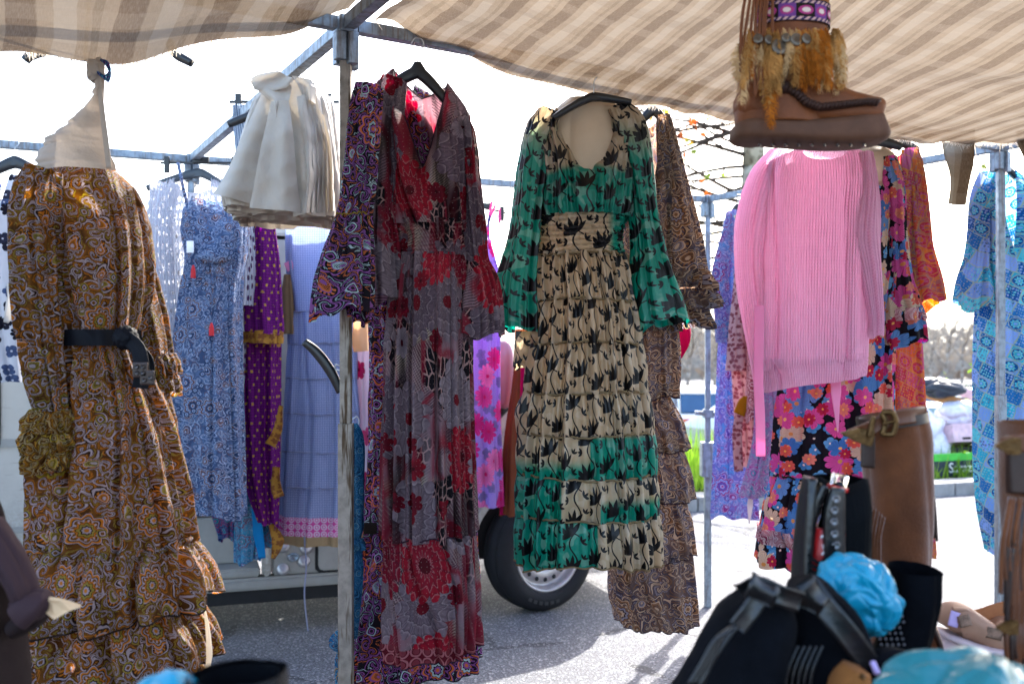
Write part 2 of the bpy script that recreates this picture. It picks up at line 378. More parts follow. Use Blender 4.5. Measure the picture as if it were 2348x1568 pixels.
# ------------------------------------------------------------------ prints
def paisley_col(u, v, pal, s=1.):
    """curls, scalloped medallions and beads; pal: ground, ground2, line, accent, accent2, deep"""
    g0, g1, ln, a1, a2, dk = [hx(c) for c in pal]
    n = noise(comb(u, v), 16 / s, 1, .5, True)
    uu = u + (n[0] - .5) * .055 * s; vv = v + (n[1] - .5) * .055 * s
    c = mix(step(.42, .58, noise(comb(u, v), 11 / s, 2)), g0, g1)
    x, y, r, th, rr = motif(uu, vv, .04 * s, 1.)
    sp = fract(th / 6.283 + r * 1.9 + rr[1])
    c = mix((sp < .34) * (r < .62), c, ln); c = mix((fab(sp - .17) < .05) * (r < .5), c, dk)
    c = mix((fab(sp - .62) < .1) * (r > .14) * (fract(th * 2.4 + r * 9) < .6), c, mix(rr[2] > .5, a1, a2))
    x, y, r, th, rr = motif(uu + .31, vv + .17, .1 * s, .9)
    t = r / (fpow(fab(cos((th + r * 2.2) * .5)), 3.) * .34 + .16); on = rr[2] > .3
    for lim, cc in ((1., dk), (.94, ln), (.84, dk)): c = mix((t < lim) * on, c, cc)
    c = mix((t < .76) * on, c, mix(sin(th * 16) > .0, a1, g0)); c = mix((t < .58) * on, c, ln); c = mix((t < .5) * on, c, mix(rr[1] > .5, a1, a2))
    c = mix((t < .38) * (fract(r * 34) < .5) * on, c, dk); c = mix((t < .2) * on, c, ln)
    x, y, r, th, rr = motif(u + (n[2] - .5) * .02 * s, v, .17 * s, .7)
    k = cos(th * 8) * .03 + fab(cos(th * 4)) * .03
    on = rr[1] > .66
    for lim, cc in ((.36, dk), (.345, ln), (.325, a1), (.285, dk), (.265, ln), (.245, g1), (.19, a1), (.16, dk), (.145, a2), (.1, dk), (.075, ln), (.04, a1)):
        c = mix((r < k * (lim / .35) + lim) * on, c, cc)
    c = mix((sin(th * 16) > .3) * (r > .2) * (r < .25) * on, c, ln)
    x, y, r, th, rr = motif(u, v, .07 * s, .9)
    on = (rr[2] > .74)
    for lim, cc in ((.26, a2), (.2, dk), (.15, ln), (.09, g1)):
        c = mix((fmax(fab(x), fab(y)) * .6 + r * .45 < lim) * on, c, cc)
    return c
def petals(c, u, v, cell, npet, R0, cols, centre, seedoff=0., keep=1., rand=.85, line=None, deep=.35, lw=.12, vein=9., full=0.):
    """layer of open flowers: petals with veins and a centre over colour c"""
    x, y, r, th, rr = motif(u + seedoff, v + seedoff * 1.7, cell, rand)
    k = fab(cos(th * (npet / 2.)))
    Rr = R0 * (fpow(k, .45) * .42 + .58) if not full else R0 * (fpow(k, .5) * full + (1 - full) + (noise(comb(u, v), 30) - .5) * .3)
    ins = (r < Rr) * (rr[1] < keep)
    col = ramp(rr[2], [hx(h) for h in cols]) if len(cols) > 1 else hx(cols[0])
    vn = step(.75, .95, sin(th * npet * vein) * .5 + .5) * .5 + step(.6, 1., r / Rr) * -.25
    dark = mix(.62, col, (0.02, .01, .02, 1))
    pc = mix(step(0., 1., 1 - r / Rr) * deep, col, dark)
    pc = mix(step(.8, .98, fab(sin(th * npet * vein / 2))) * .45 * (r > R0 * .2), pc, dark)
    pc = mix((k < lw) * .8, pc, dark)
    if full:
        arc = fract(r / R0 * 3.2 + k * .35 + fab(cos(th * (npet / 2. - 1))) * .3); pc = mix(step(.72, .98, arc) * .7, pc, dark); pc = mix(step(.25, .0, arc) * .35, pc, mix(.5, col, (.9, .75, .75, 1)))
    if line: pc = mix((r > Rr - .025), pc, hx(line))
    c = mix(ins, c, pc)
    c = mix((r < R0 * .16) * (rr[1] < keep), c, hx(centre))
    return c
def lotus_mask(u, v):
    """black lotus blooms and leaves on wandering stems"""
    W, H = .09, .105
    col = floor(u / W); uu = fract(u / W) - .5; vv = v / H + fract(col * .5) + fract(col * .37) * .4
    row = floor(vv); y = fract(vv) - .5; x = uu * W / H
    alt = fract(row * .5) * 4 - 1
    sx = x - sin(vv * 6.283) * .12 - sin(vv * 2.1) * .05
    stem = fab(sx) < .026
    def fan(cx, cy, ang, R, n, spread, fat):
        dx = (x - cx); dy = y - cy; c, s = math.cos(ang), math.sin(ang)
        if True:
            lx = dx * c - dy * s; ly = dx * s + dy * c
        r = hyp(lx, ly); a = atan2(lx, ly); st = spread * 2 / (n - 1)
        k = floor(a / st + .5); k = fmin(fmax(k, -(n - 1) / 2), (n - 1) / 2); da = fab(a - k * st)
        rn = r / R
        wd = sin(fpow(fmin(rn, 1.), 1.1) * 3.1416) * fat * 1.15
        return (da * r < wd * R) * (rn < 1.)
    m = fmax(stem, fan(.12, -.08, .38, .52, 5, 1.05, .118))
    m = fmax(m, fan(-.22, -.22, -.9, .2, 3, .9, .17))
    m = fmax(m, fan(-.26, .32, -.5, .17, 3, .8, .17))
    m = fmax(m, fan(.3, -.3, 1.5, .17, 3, .8, .18))
    m = fmax(m, (fab(y - .02 - x * .5) < .02) * (fab(x) < .17))
    return m

M = {}
def M_paisley(name, pal, s=1., trans=.3):
    m = newmat(name); u, v = uvs(); M[name] = cloth(m, paisley_col(u, v, pal, s), trans); return m
M_paisley('mustard_paisley', ('4a2e14', '6c441a', 'a4979a', 'b46c22', '8e7c3a', '2a1a10'), .56, .34)
M_paisley('gold_ruffle', ('543414', '7a5020', 'b09a70', 'c88c2c', 'b89c3c', '3a2812'), .5, .36)
M_paisley('black_paisley', ('17131a', '221722', '84528e', 'c06a40', '9fb4b8', '120c12'), .72, .22)
M_paisley('blue_paisley', ('46587a', '62789c', 'a8b6d0', '80625c', '384866', '303e5c'), .62, .25)
M_paisley('taupe_paisley', ('4d4652', '6a5a56', 'c2aa94', '8c6c54', '8f8a96', '3a3038'), .8, .35)
M_paisley('lilac_paisley', ('7f80b4', '6f9cc4', 'c2bcd8', 'a8527e', '7a64a4', '4a4a7c'), .8, .4)
M_paisley('teal_paisley', ('2f6f98', '4f9bc0', '8fb4cc', '8a5a74', '5aa0b0', '244a68'), .5, .3)
M_paisley('rose_paisley', ('b88a90', 'c8a0a4', 'e0c6c6', '94405a', 'a86a74', '70303f'), .8, .4)
M_paisley('magenta_mix', ('8f6f92', '7f86a4', 'b4a8bc', 'b84a98', '5f9aa8', '5a4a78'), .55, .4)
M_paisley('indigo_mix', ('2c3c74', '3c2f64', '6f86b4', 'a02c54', '4aa0b0', '1e2448'), .5, .3)
M_paisley('scarf_blue', ('1c4468', '235a84', '4a88ac', '2a6a8c', '6aa0b8', '12304a'), .45, .2)
M_paisley('belt_blue', ('2a5a88', '3a74a4', '7ab0cc', 'b09a78', '4a90b0', '1c3c60'), .4, .25)

def m_lotus(name, mode):
    m = newmat(name); u, v = uvs(); px, py = uvs('cut')
    be, gr = hx('bca88e'), hx('048c78')
    if mode == 'sleeve': f = step(.32, .43, py + noise(comb(u, v), 6) * .09)
    elif mode == 'bodice': f = fmax(step(.372, .392, py + fab(px - 1.345) * -.28) , step(1.42, 1.47, px) * step(.3, .4, py)) 
    elif mode == 'waist': f = step(1.385, 1.405, px)
    elif mode == 'skirt': f = step(1.0, 1.2, px) * 0.
    elif mode == 'tier5':
        f = mix_f(step(1.343, 1.346, px), step(1.035, 1.07, py), step(.985, 1.0, py))
    elif mode == 'tier6':
        f = mix_f(step(1.363, 1.366, px), 1 - step(1.279, 1.282, px), step(1.12, 1.15, py))
    elif mode == 'tier7': f = 1 - step(1.358, 1.361, px)
    else: f = 1.
    base = mix(f, be, gr) if isinstance(f, E) else (gr if f > .5 else be)
    blotch = noise(comb(u, v), 22, 1)
    base = mix(step(.55, .6, blotch) * .28, base, mix(.5, base, (1, .95, .85, 1)))
    c = mix(lotus_mask(u, v), base, hx('0a0a10'))
    M[name] = cloth(m, c, .3, .33, 700, .2, None, .55, .9)
def mix_f(t, a, b): return a * (1 - t) + b * t
for md in ('sleeve', 'bodice', 'waist', 'skirt', 'tier5', 'tier6', 'tier7', 'green'): m_lotus('lotus_' + md, md)

def m_wine():
    m = newmat('wine_print'); u, v = uvs(); px, py = uvs('cut'); uv = comb(u, v)
    z = noise(uv, 7, 1, .4, True); zz = noise(uv, 5.2, 1, .5, True)
    c = mix(step(.35, .65, z[0]), hx('64424a'), hx('8e727a'))
    ha = fract((u * .7 + v) * 130 + noise(uv, 9) * 2); hb = fract((u - v * .6) * 120)
    c = mix((ha < .38) * (z[1] > .5) * .75, c, hx('2f2428')); c = mix((hb < .3) * (zz[1] > .54) * .6, c, hx('a99a92'))
    zig = fract((v + fab(fract(u * 14) - .5) * .05) * 60)
    c = mix((zig < .4) * (zz[0] < .42) * .6, c, hx('3a2c30'))
    cream = step(.6, .7, zz[2]); c = mix(cream * .7, c, hx('b5a795')); c = mix(cream * (ha < .3), c, hx('4b3a3c'))
    band = step(.05, 0., fab(zz[1] - .47)); c = mix(band * .8, c, hx('8a1f30'))
    ed = vor(comb(u + z[0] * .06, v * .55 + z[1] * .05), 60, .8, 'DISTANCE_TO_EDGE'); net = E(ed.outputs['Distance']) < .085
    blk = step(.57, .6, z[2]); c = mix(blk, c, mix(net, hx('17131a'), hx('b08c88')))
    st_ = noise(comb(u * 22, v * 2.2), 1, 2, .5, True); c = mix(step(.52, .62, st_[0]) * .75, c, hx('861a30')); c = mix(step(.55, .62, st_[1]) * .75, c, hx('171114')); c = mix(step(.58, .66, st_[2]) * .45, c, hx('a08c92'))
    uw, vw = u + (z[0] - .5) * .07, v + (z[1] - .5) * .07
    c = petals(c, uw, vw * .8, .2, 13, .44, ['7f6e76', '8d7d84', '6c5c66'], '6a1420', .03, .6, .7, None, .5, .1, 2., .3)
    c = petals(c, uw, vw * .75, .21, 17, .36, ['a01a2c', 'b02436', '84162a'], '50101a', .33, .26, .75, None, .6, .1, 1., .24)
    c = petals(c, uw, vw, .085, 7, .36, ['8a1626', '8f8088', '701020'], '3c0c14', .71, .22, 1., None, .7, .2, 2.)
    dt = vor(uv, 75, .25); c = mix((E(dt.outputs['Distance']) < .08) * .3, c, hx('c9b4b2'))
    bd = step(1.452, 1.456, py); x, y, r, th, rr = motif(u, v, .03, 0., False)
    bc = mix(fab(r - .42) < .07, hx('5e1722'), hx('a8696e')); bc = mix(r < .2 + .08 * 1, bc, hx('7d3a42'))
    c = mix(bd, c, bc)
    M['wine_print'] = cloth(m, c, .35, .7)
m_wine()

def m_floral(name, ground, layers, trans=.3, extra=None):
    m = newmat(name); u, v = uvs(); c = hx(ground)
    if isinstance(ground, tuple): c = ground
    if extra: c = extra(u, v, c)
    n = noise(comb(u, v), 14, 1, .5, True); uu, vv = u + (n[0] - .5) * .02, v + (n[1] - .5) * .02
    for i, L in enumerate(layers): c = petals(c, uu, vv, *L[:-1], **L[-1])
    M[name] = cloth(m, c, trans)
m_floral('black_floral', '15121a', [
    (.05, 5, .46, ['6fa6d0', '5b8fc0', '15121a'], 'e8d8c8', {'seedoff': .5, 'keep': .75}),
    (.095, 9, .5, ['c85a9c', '6f93c4', 'c8b49c', '5c86ba', 'c0508c'], 'c08a58', {'seedoff': .1, 'keep': .95, 'vein': 3., 'deep': .15}),
    (.1, 7, .36, ['4f78b4', 'c9b8a0', 'cc5a98'], 'e0b070', {'seedoff': .77, 'keep': .6, 'vein': 3., 'deep': .1}),
    (.06, 8, .38, ['d8685c', 'b02848', 'e08a78'], 'e8b060', {'seedoff': .31, 'keep': .6})], .3)
def gingham(u, v, c):
    return mix((fract(u * 130) < .5) * .35 + (fract(v * 130) < .5) * .35, c, hx('c3b4e6'))
m_floral('lilac_floral', '9d82d6', [
    (.075, 5, .42, ['7f76a8', '8a80b6'], '7a709c', {'seedoff': .2, 'keep': .6, 'deep': .2}),
    (.135, 11, .46, ['e85aa4', 'd83a8c', 'f08ac0'], 'c01860', {'seedoff': .43, 'keep': .85, 'vein': 2., 'deep': .5, 'lw': .06})], .4, gingham)
m_floral('white_floral', 'c9bfcc', [(.16, 7, .3, ['a03058', 'c0567c'], '5a1028', {'seedoff': .2, 'keep': .8})], .35)
m_floral('bw_print', 'c4c6cc', [
    (.06, 4, .42, ['20232e', '4a5878', '2c3040'], 'b8bac4', {'seedoff': .2, 'keep': .8, 'vein': 2.}),
    (.1, 8, .3, ['15171f', '3f4c70'], '15171f', {'seedoff': .5, 'keep': .7, 'vein': 2.})], .3)
m_floral('rose_tiny', 'd0b0b0', [(.022, 5, .5, ['9c6068', 'a8707c'], '8a4a50', {'keep': .7, 'rand': 1.})], .4)

def m_tiles(name, cols, ring, s=1., trans=.42):
    m = newmat(name); u0, v0 = uvs(); u = u0 * .92 + v0 * .38; v = v0 * .92 - u0 * .38
    uv = comb(u, v); S = .085 * s
    row = floor(v / S); uu = u / S * .8 + fract(row * .37) * 3; cell = floor(uu)
    wn = NT.nodes.new('ShaderNodeTexWhiteNoise'); wn.noise_dimensions = '2D'; put(comb(cell, row), wn.inputs['Vector'])
    rr = sep(E(wn.outputs['Color'])); x = fract(uu) - .5; y = fract(v / S) - .5
    c = ramp(rr[0], [hx(h) for h in cols])
    q = motif(u, v, .017 * s, .35, False); dots = q[2] < .36
    c = mix(dots * (rr[1] > .35), c, ramp(fract(rr[0] * 7.3 + q[4][0] * .4), [hx(h) for h in cols[::-1]]))
    c = mix(dots * (q[2] < .16), c, hx(ring))
    r = hyp(x, y * 1.05); th = atan2(y, x); big = rr[2] > .55
    c = mix(big * (r < .44), c, hx(ring)); c = mix(big * (r < .4), c, hx(cols[0]))
    star = r < .3 + .08 * 1. * 1; st = r < cos(th * 8) * .06 + .28
    c = mix(big * st, c, hx(cols[2])); c = mix(big * (r < .2), c, hx(ring)); c = mix(big * (r < .17), c, hx(cols[1])); c = mix(big * (r < .08), c, hx(cols[3]))
    c = mix(fmax(fab(x), fab(y)) > .47, c, hx(ring))
    M[name] = cloth(m, c, trans)
m_tiles('turquoise_tiles', ['2a5388', '4fa4b8', '74c0c8', '9aa8d4', '3f74a8', '8aa0cc'], 'a8a894', .72, .5)
m_tiles('orange_tiles', ['a44c60', 'bc7640', 'a8648a', '8e6c74', 'b85c48', 'c08e58'], 'b08862', .66, .36)

def m_purple():
    m = newmat('purple_gold'); u, v = uvs(); n = noise(comb(u, v), 30, 1, .5, True); uu = u + (n[0] - .5) * .008; vv = v + (n[1] - .5) * .008
    g = fmax(fract(uu * 80) < .14, fract(vv * 80) < .14); c = mix(g, hx('741a78'), hx('45104c'))
    row = floor(vv * 34); a = fract(uu * 30 + fract(row * .37)); b = fract(vv * 34)
    big = fract(row * .25) < .2; wd = mix_f(big, .1, .14); ht = mix_f(big, .2, .09)
    c = mix((fab(a - .5) < wd) * (fab(b - .5) < .2) * (noise(comb(u, v), 40) > .42), c, hx('c9973f'))
    M['purple_gold'] = cloth(m, c, .3)
    m = newmat('gold_border'); u, v = uvs(); x, y, r, th, rr = motif(u, v, .035, .4)
    c = mix(r < fab(cos(th * 2.5)) * .2 + .22, hx('b8873c'), hx('8a5a34')); M['gold_border'] = cloth(m, c, .3)
m_purple()
def m_blue_tier():
    m = newmat('blue_tiny'); u, v = uvs(); px, py = uvs('cut')
    x = fract(u * 88) - .5; y = fract(v * 88) - .5; r = hyp(x, y); th = atan2(y, x)
    c = mix((r < fab(cos(th * 2)) * .4 + .08), hx('a4aecc'), hx('7d8ab0')); c = mix(fmax(fab(x), fab(y)) > .46, c, hx('8e99bc'))
    pk = step(1.176, 1.178, py); q = motif(u, v, .034, 0., False)
    pc = mix((fab(q[2] - .36) < .09) + (q[2] < .16), hx('d45a9c'), hx('e0c4d8')); c = mix(pk, c, pc)
    c = mix(step(1.218, 1.22, py), c, hx('a88f6c'))
    M['blue_tiny'] = cloth(m, c, .3)
m_blue_tier()
def m_awning():
    m = newmat('awning_cloth'); u, v = uvs(); n = noise(comb(u, v), 5, 2, .5, True)
    uu = u + (n[0] - .5) * .03
    f = fract(uu / .135); g = fract(v / .2 + (n[1] - .5) * .05)
    c = mix(step(.27, .3, f), hx('76604a'), hx('a08c74')); c = mix((f > .44) * (f < .66), c, hx('b0a08c')); c = mix((f > .8) * (f < .88), c, hx('8e7a62'))
    c = mix((g < .24) * .22, c, hx('7a644c')); c = mix((g > .5) * (g < .72) * .2, c, hx('b8a690'))
    th = noise(comb(u * 900, v * 60), 1, 1) ; c = mix(step(.4, .65, th) * .2, c, hx('c4b4a0'))
    ob = objc(); nr = bump(noise(comb(u * 8, v * 22), 1, 3, .6) * .5 + noise(ob, 600, 0) * .05, .6, .02)
    a = principled(c, .85, 0, nr, .1); t = NT.nodes.new('ShaderNodeBsdfTranslucent'); put(mix(.6, c, (.02, .015, .01, 1)), t.inputs[0]); NT.links.new(nr, t.inputs['Normal'])
    s = mixsh(.36, a, t.outputs[0]); tr = NT.nodes.new('ShaderNodeBsdfTransparent')
    out(mixsh(.992, tr.outputs[0], s)); M['awning_cloth'] = m
m_awning()
def m_knit(name, col, k, hole=0.):
    m = newmat(name); u, v = uvs()
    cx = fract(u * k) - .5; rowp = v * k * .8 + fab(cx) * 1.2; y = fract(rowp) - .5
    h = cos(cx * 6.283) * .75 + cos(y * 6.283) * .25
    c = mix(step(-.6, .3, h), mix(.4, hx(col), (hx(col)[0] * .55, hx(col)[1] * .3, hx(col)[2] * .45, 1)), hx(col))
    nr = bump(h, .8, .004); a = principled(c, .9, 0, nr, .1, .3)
    t = NT.nodes.new('ShaderNodeBsdfTranslucent'); put(hx(col), t.inputs[0]); NT.links.new(nr, t.inputs['Normal'])
    s = mixsh(.42, a, t.outputs[0])
    if hole:
        q = motif(u * 1.0, v * .45, hole, .5, False); al = 1 - (q[2] < .3) * .85
        tr = NT.nodes.new('ShaderNodeBsdfTransparent'); s = mixsh(al, tr.outputs[0], s)
    out(s); M[name] = m
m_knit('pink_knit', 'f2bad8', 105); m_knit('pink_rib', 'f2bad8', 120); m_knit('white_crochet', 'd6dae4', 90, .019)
def m_cloth(name, col, trans=.25, rough=.8, var=.1, wr=.35, spec=.2, weave=900):
    m = newmat(name); n = noise(objc(), 9, 3); c = hx(col)
    cc = mix(n, tuple(x * (1 - var) for x in c[:3]) + (1,), tuple(min(1, x * (1 + var)) for x in c[:3]) + (1,))
    M[name] = cloth(m, cc, trans, rough, weave, .2, None, wr, spec)
for a in (('cream_coat', 'b3a99b', .1, .45, .06, .5, .4), ('khaki', '8a7256', .2), ('torn_cream', 'a3968a', .12, .85, .2, .8), ('black_belt', '0d0f16', .05, .6), ('magenta', 'b0105c', .35), ('rust', '7a4630', .2),
          ('tan_hem', '9c8464', .2), ('coral', 'd84a50', .3), ('pink_tie', 'efa8cc', .3), ('seam_tan', '8d7a5c', .2), ('white_lining', 'd4cfc8', .3), ('orange_silk', 'b04a20', .3), ('mustard_cloth', 'b88420', .3),
          ('bright_blue', '1c88c4', .3), ('pale_strip', 'd8d0d4', .4), ('brown_tape', '241a16', .0), ('dark_plum', '3a2a38', .2), ('peach', 'c8a888', .3), ('grey_yarn', '8f92a8', .2), ('tote_black', '0b0d12', .02, .5),
          ('brown_wool', '241a1a', .05), ('mauve_wool', '3e2e32', .08), ('yellow_trim', '9c8430', .25)): m_cloth(*a)
m = newmat('striped_trousers'); u, v = uvs(); M['striped_trousers'] = cloth(m, mix(fract(u * 110) < .4, hx('a8b2c0'), hx('5c6c80')), .3)
m = newmat('fray'); M['fray'] = cloth(m, hx('ded6ca'), .45)
# ------------------------------------------------------------------ other surfaces
M['hanger'] = plain('hanger', '12161c', .35, 0, .5, .2, 30, .1)
M['hanger_grey'] = plain('hanger_grey', '3c444c', .4, 0, .5)
M['wire'] = plain('wire', 'b8bcc0', .3, 1.)
M['form_skin'] = plain('form_skin', 'b8a48c', .5, 0, .4, .08, 6, .1)
def m_steel(name, base, rust, dirt, rough=.42, metal=.75):
    m = newmat(name); ob = objc(); n = noise(ob, 35, 4, .65); n2 = noise(ob, 7, 3, .6); x, y, z = sep(ob)
    c = mix(step(.35, .7, n), hx(base), tuple(v * .72 for v in hx(base)[:3]) + (1,))
    sc_ = noise(comb(x * 60, y * 60, z * 5), 1, 3, .7)
    c = mix(step(.5, .62, sc_) * dirt, c, hx(rust)); c = mix(step(.62, .75, n2) * dirt * .7, c, hx(rust))
    out(principled(c, step(.2, .8, n) * .25 + rough, metal, bump(n, .15, .002), .4)); M[name] = m
m_steel('galvanised', '8e9aa6', '6a5a4c', .5); m_steel('weathered_steel', '968e84', '46341f', .95, .6, .35)
m = newmat('asphalt'); ob = objc(); n1 = noise(ob, 160, 4, .75); n2 = noise(ob, .7, 4, .6); vo = vor(ob, 110); vd = E(vo.outputs['Color'])
n1 = noise(ob, 95, 4, .8); c = mix(step(.34, .68, n1), hx('2c2c31'), hx('7c7e86')); c = mix(step(.35, .7, n2) * .35, c, hx('58585a'))
c = mix(step(.62, .7, noise(ob, 5, 4, .7)) * .35, c, hx('55565a')); cr = vor(ob, .9, 1., 'DISTANCE_TO_EDGE'); nb = noise(ob, 2.3, 5, .7); cre = (E(cr.outputs['Distance']) + (nb - .5) * .25) < .008; c = mix(cre * .6, c, hx('232326')); c = mix(step(.6, .72, noise(ob, .35, 3, .6)) * .4, c, hx('4a4a4c')); st = sep(vd)[0]; c = mix((st > .9) * .45, c, hx('b0b0b2')); c = mix((st < .1) * .4, c, hx('3a3a3e'))
out(principled(c, .85, 0, bump(n1 * .7 + E(vo.outputs['Distance']) * .5, .9, .006), .3)); M['asphalt'] = m
M['kerb'] = plain('kerb', '8c8a88', .85, 0, .2, .2, 5, .4, 40)
M['soil'] = plain('soil', '4f5a2c', .9, 0, .1, .35, 2, .5, 20)
def m_leafy(name, c0, c1, tr=.5):
    m = newmat(name); n = NT.nodes.new('ShaderNodeObjectInfo'); nn = noise(objc('Object'), 3, 2)
    c = mix(step(.3, .7, nn), hx(c0), hx(c1)); t = NT.nodes.new('ShaderNodeBsdfTranslucent'); put(c, t.inputs[0])
    out(mixsh(tr, principled(c, .6, 0, None, .3), t.outputs[0])); M[name] = m
m_leafy('grass', '5f8a1c', '88a838'); m_leafy('leaf_orange', 'c06a20', 'a8421c'); m_leafy('leaf_yellow', 'c8a42c', 'b8862c'); m_leafy('leaf_green', '6a8a2c', '8a9a3a')
m = newmat('plane_bark'); ob = objc(); n = noise(ob, 6, 3, .6); n2 = noise(ob, 14, 2)
c = mix(step(.45, .55, n), hx('8a8272'), hx('b5ac98')); c = mix(step(.55, .62, n2), c, hx('6a6252')); out(principled(c, .85, 0, bump(n2, .4, .02), .2)); M['plane_bark'] = m  # mottled bark
M['twig'] = plain('twig', '4a4038', .9, 0, .1)
def m_far(name, c0, c1, sc_): 
    m = newmat(name); n = noise(objc(), sc_, 5, .65); out(principled(mix(step(.35, .65, n), hx(c0), hx(c1)), .95, 0, None, .1)); M[name] = m
m_far('hillside', '9a9486', 'b4ae9e', .12); m_far('far_wall', '8c7f76', 'a08f84', 1.5); m_far('wall_teal', '7d9a98', '94a8a4', 2); m_far('wall_orange', 'b0886c', 'c09a80', 2); m_far('far_twigs', '847a70', '9c9286', 2)
m = newmat('van_paint'); ob = objc(); x, y, z = sep(ob); n = noise(ob, 3, 4, .6); dz = step(.95, .2, z + (n - .5) * .5); sp = noise(ob, 70, 3, .7)
c = mix(step(.3, .7, n), hx('a4a19b'), hx('b0ada7')); c = mix(dz * .55 * step(.35, .6, sp), c, hx('6e6456')); c = mix(step(.66, .74, noise(comb(x * 9, y * 9, z * 40), 1, 2)) * .35, c, hx('7a7368'))
out(principled(c, dz * .3 + .3, .25, bump(sp, .03, .004), .5, 0, .3)); M['van_paint'] = m
M['van_inner'] = plain('van_inner', '8d8c88', .45, .25, .5, .12, 5, .1)
M['van_dark'] = plain('van_dark', '1a1a1c', .7, 0, .3)
M['rubber'] = plain('rubber', '15161a', .75, 0, .3, .2, 20, .3, 90)
M['black_plastic'] = plain('black_plastic', '16181c', .45, 0, .5, .15)
M['rim_steel'] = plain('rim_steel', 'a8a4a4', .35, .6, .5, .15, 12)
M['mirror_red'] = plain('mirror_red', 'a8707c', .3, .1, .6, .1, 4, .05, 30, 0, .6)
M['lamp_red'] = plain('lamp_red', 'b81c24', .25, 0, .6); M['lamp_clear'] = plain('lamp_clear', 'd0d4d8', .15, 0, .6)
m = newmat('car_glass'); out(principled(mix(step(.3, .7, noise(objc(), 1.5)), hx('2a4a6c'), hx('3c6488')), .12, 0, None, .7)); M['car_glass'] = m
M['car_silver'] = plain('car_silver', 'b8bcc2', .3, .4, .5, .05, 2, .03, 30, 0, .5); M['car_white'] = plain('car_white', 'd4d4d4', .3, 0, .5, .04, 2, .03, 30, 0, .5)
M['car_blue'] = plain('car_blue', '8ea6bc', .3, .3, .5, .05, 2, .03, 30, 0, .5)
M['white_canvas'] = plain('white_canvas', 'e0e0e0', .8, 0, .2, .05, 3)
M['brown_suede'] = plain('brown_suede', '653a20', .95, 0, .05, .18, 18, .35, 220, .5)
M['brown_leather'] = plain('brown_leather', '5c3118', .45, 0, .45, .25, 16, .25, 90)
M['dark_leather'] = plain('dark_leather', '2c1a14', .4, 0, .45, .2, 16, .2, 90)
M['mocca'] = plain('mocca', '6f3d1e', .6, 0, .3, .22, 14, .3, 120)
M['braid'] = plain('braid', '33190f', .7); M['sole_brown'] = plain('sole_brown', '5a3c2c', .7, 0, .3, .15, 20, .3)
M['black_suede'] = plain('black_suede', '0b0d12', .95, 0, .08, .3, 12, .5, 120, 0)
M['black_leather'] = plain('black_leather', '0c0e12', .3, 0, .55, .2, 20, .25, 110); M['black_knit'] = plain('black_knit', '0b0d10', .9, 0, .1)
M['brass'] = plain('brass', '5c4426', .4, .8, .5, .3, 60, .5, 120); M['chrome'] = plain('chrome', '6a6a6e', .35, 1.)
def m_bag(name, col, sc_):
    m = newmat(name); ob = objc(); n = NT.nodes.new('ShaderNodeTexVoronoi'); NT.links.new((ob).s, n.inputs['Vector']); n.inputs['Scale'].default_value = sc_; n.distance = 'MANHATTAN'
    n2 = NT.nodes.new('ShaderNodeTexVoronoi'); NT.links.new((ob).s, n2.inputs['Vector']); n2.inputs['Scale'].default_value = sc_ * 2.7; c = hx(col)
    h = E(n.outputs['Distance']) + E(n2.outputs['Distance']) * .25 + noise(ob, sc_ * 2, 3) * .3
    out(principled(mix(noise(ob, sc_ * .6, 2), tuple(x * .8 for x in c[:3]) + (1,), c), .33, 0, bump(h, .55, .02), .5)); M[name] = m
m_bag('blue_plastic', '0892b4', 15); m_bag('teal_plastic', '14747c', 13)
M['sneaker_tan'] = plain('sneaker_tan', '9c7660', .6, 0, .35, .08, 20, .2); M['sneaker_sole'] = plain('sneaker_sole', 'c0acb0', .6, 0, .35, .06); M['sneaker_lining'] = plain('sneaker_lining', '9a5f38', .8); M['lilac_patch'] = plain('lilac_patch', 'b4a0d0', .6)
M['snake'] = plain('snake', '7c6252', .6, 0, .3, .5, 60)
M['feather'] = plain('feather', 'a87842', .9, 0, .1, .35, 25); M['feather_pale'] = plain('feather_pale', 'bf9c70', .9, 0, .1, .2, 25); M['feather_rust'] = plain('feather_rust', 'a05a1c', .9, 0, .1, .3, 25)
M['coin'] = plain('coin', '6a6258', .45, .7, .5, .3, 60); M['felt_ochre'] = plain('felt_ochre', '8a5626', .95)
m = newmat('woven_band'); u, v = uvs(); x = fract(u * 34) - .5; y = (v + .0); cellr = fract(floor(u * 34) * .5); 
yy = fract(y / .042) - .5; c = mix(cellr > .2, hx('1c1a14'), hx('6d3f84')); r = hyp(x * .75, yy * 1.5); c = mix(r < .3, c, hx('a83c78')); c = mix(r < .17, c, hx('d8c8c0'))
c = mix(fab(yy) > .3, c, mix(fract(u * 90 + y * 90) < .5, hx('c8a09a'), hx('3c2c54'))); c = mix(fab(yy) > .44, c, hx('14121c')); M['woven_band'] = cloth(m, c, .0)
M['bottle_clear'] = None
m = newmat('bottle_clear'); g = NT.nodes.new('ShaderNodeBsdfGlass'); g.inputs['Roughness'].default_value = .05; g.inputs['IOR'].default_value = 1.35; g.inputs[0].default_value = (.95, .97, .97, 1); out(g.outputs[0]); M['bottle_clear'] = m
M['label_red'] = plain('label_red', 'c01c1c', .35, 0, .5, .05); M['white_ink'] = plain('white_ink', 'e8e8e8', .5)
M['card'] = plain('card', 'd8b48c', .7, 0, .2, .06); M['plank'] = plain('plank', 'b8875a', .8, 0, .2, .2, 8); M['pink_crate'] = plain('pink_crate', 'd8b4bc', .6); M['crate_black'] = plain('crate_black', '1c1c20', .6)
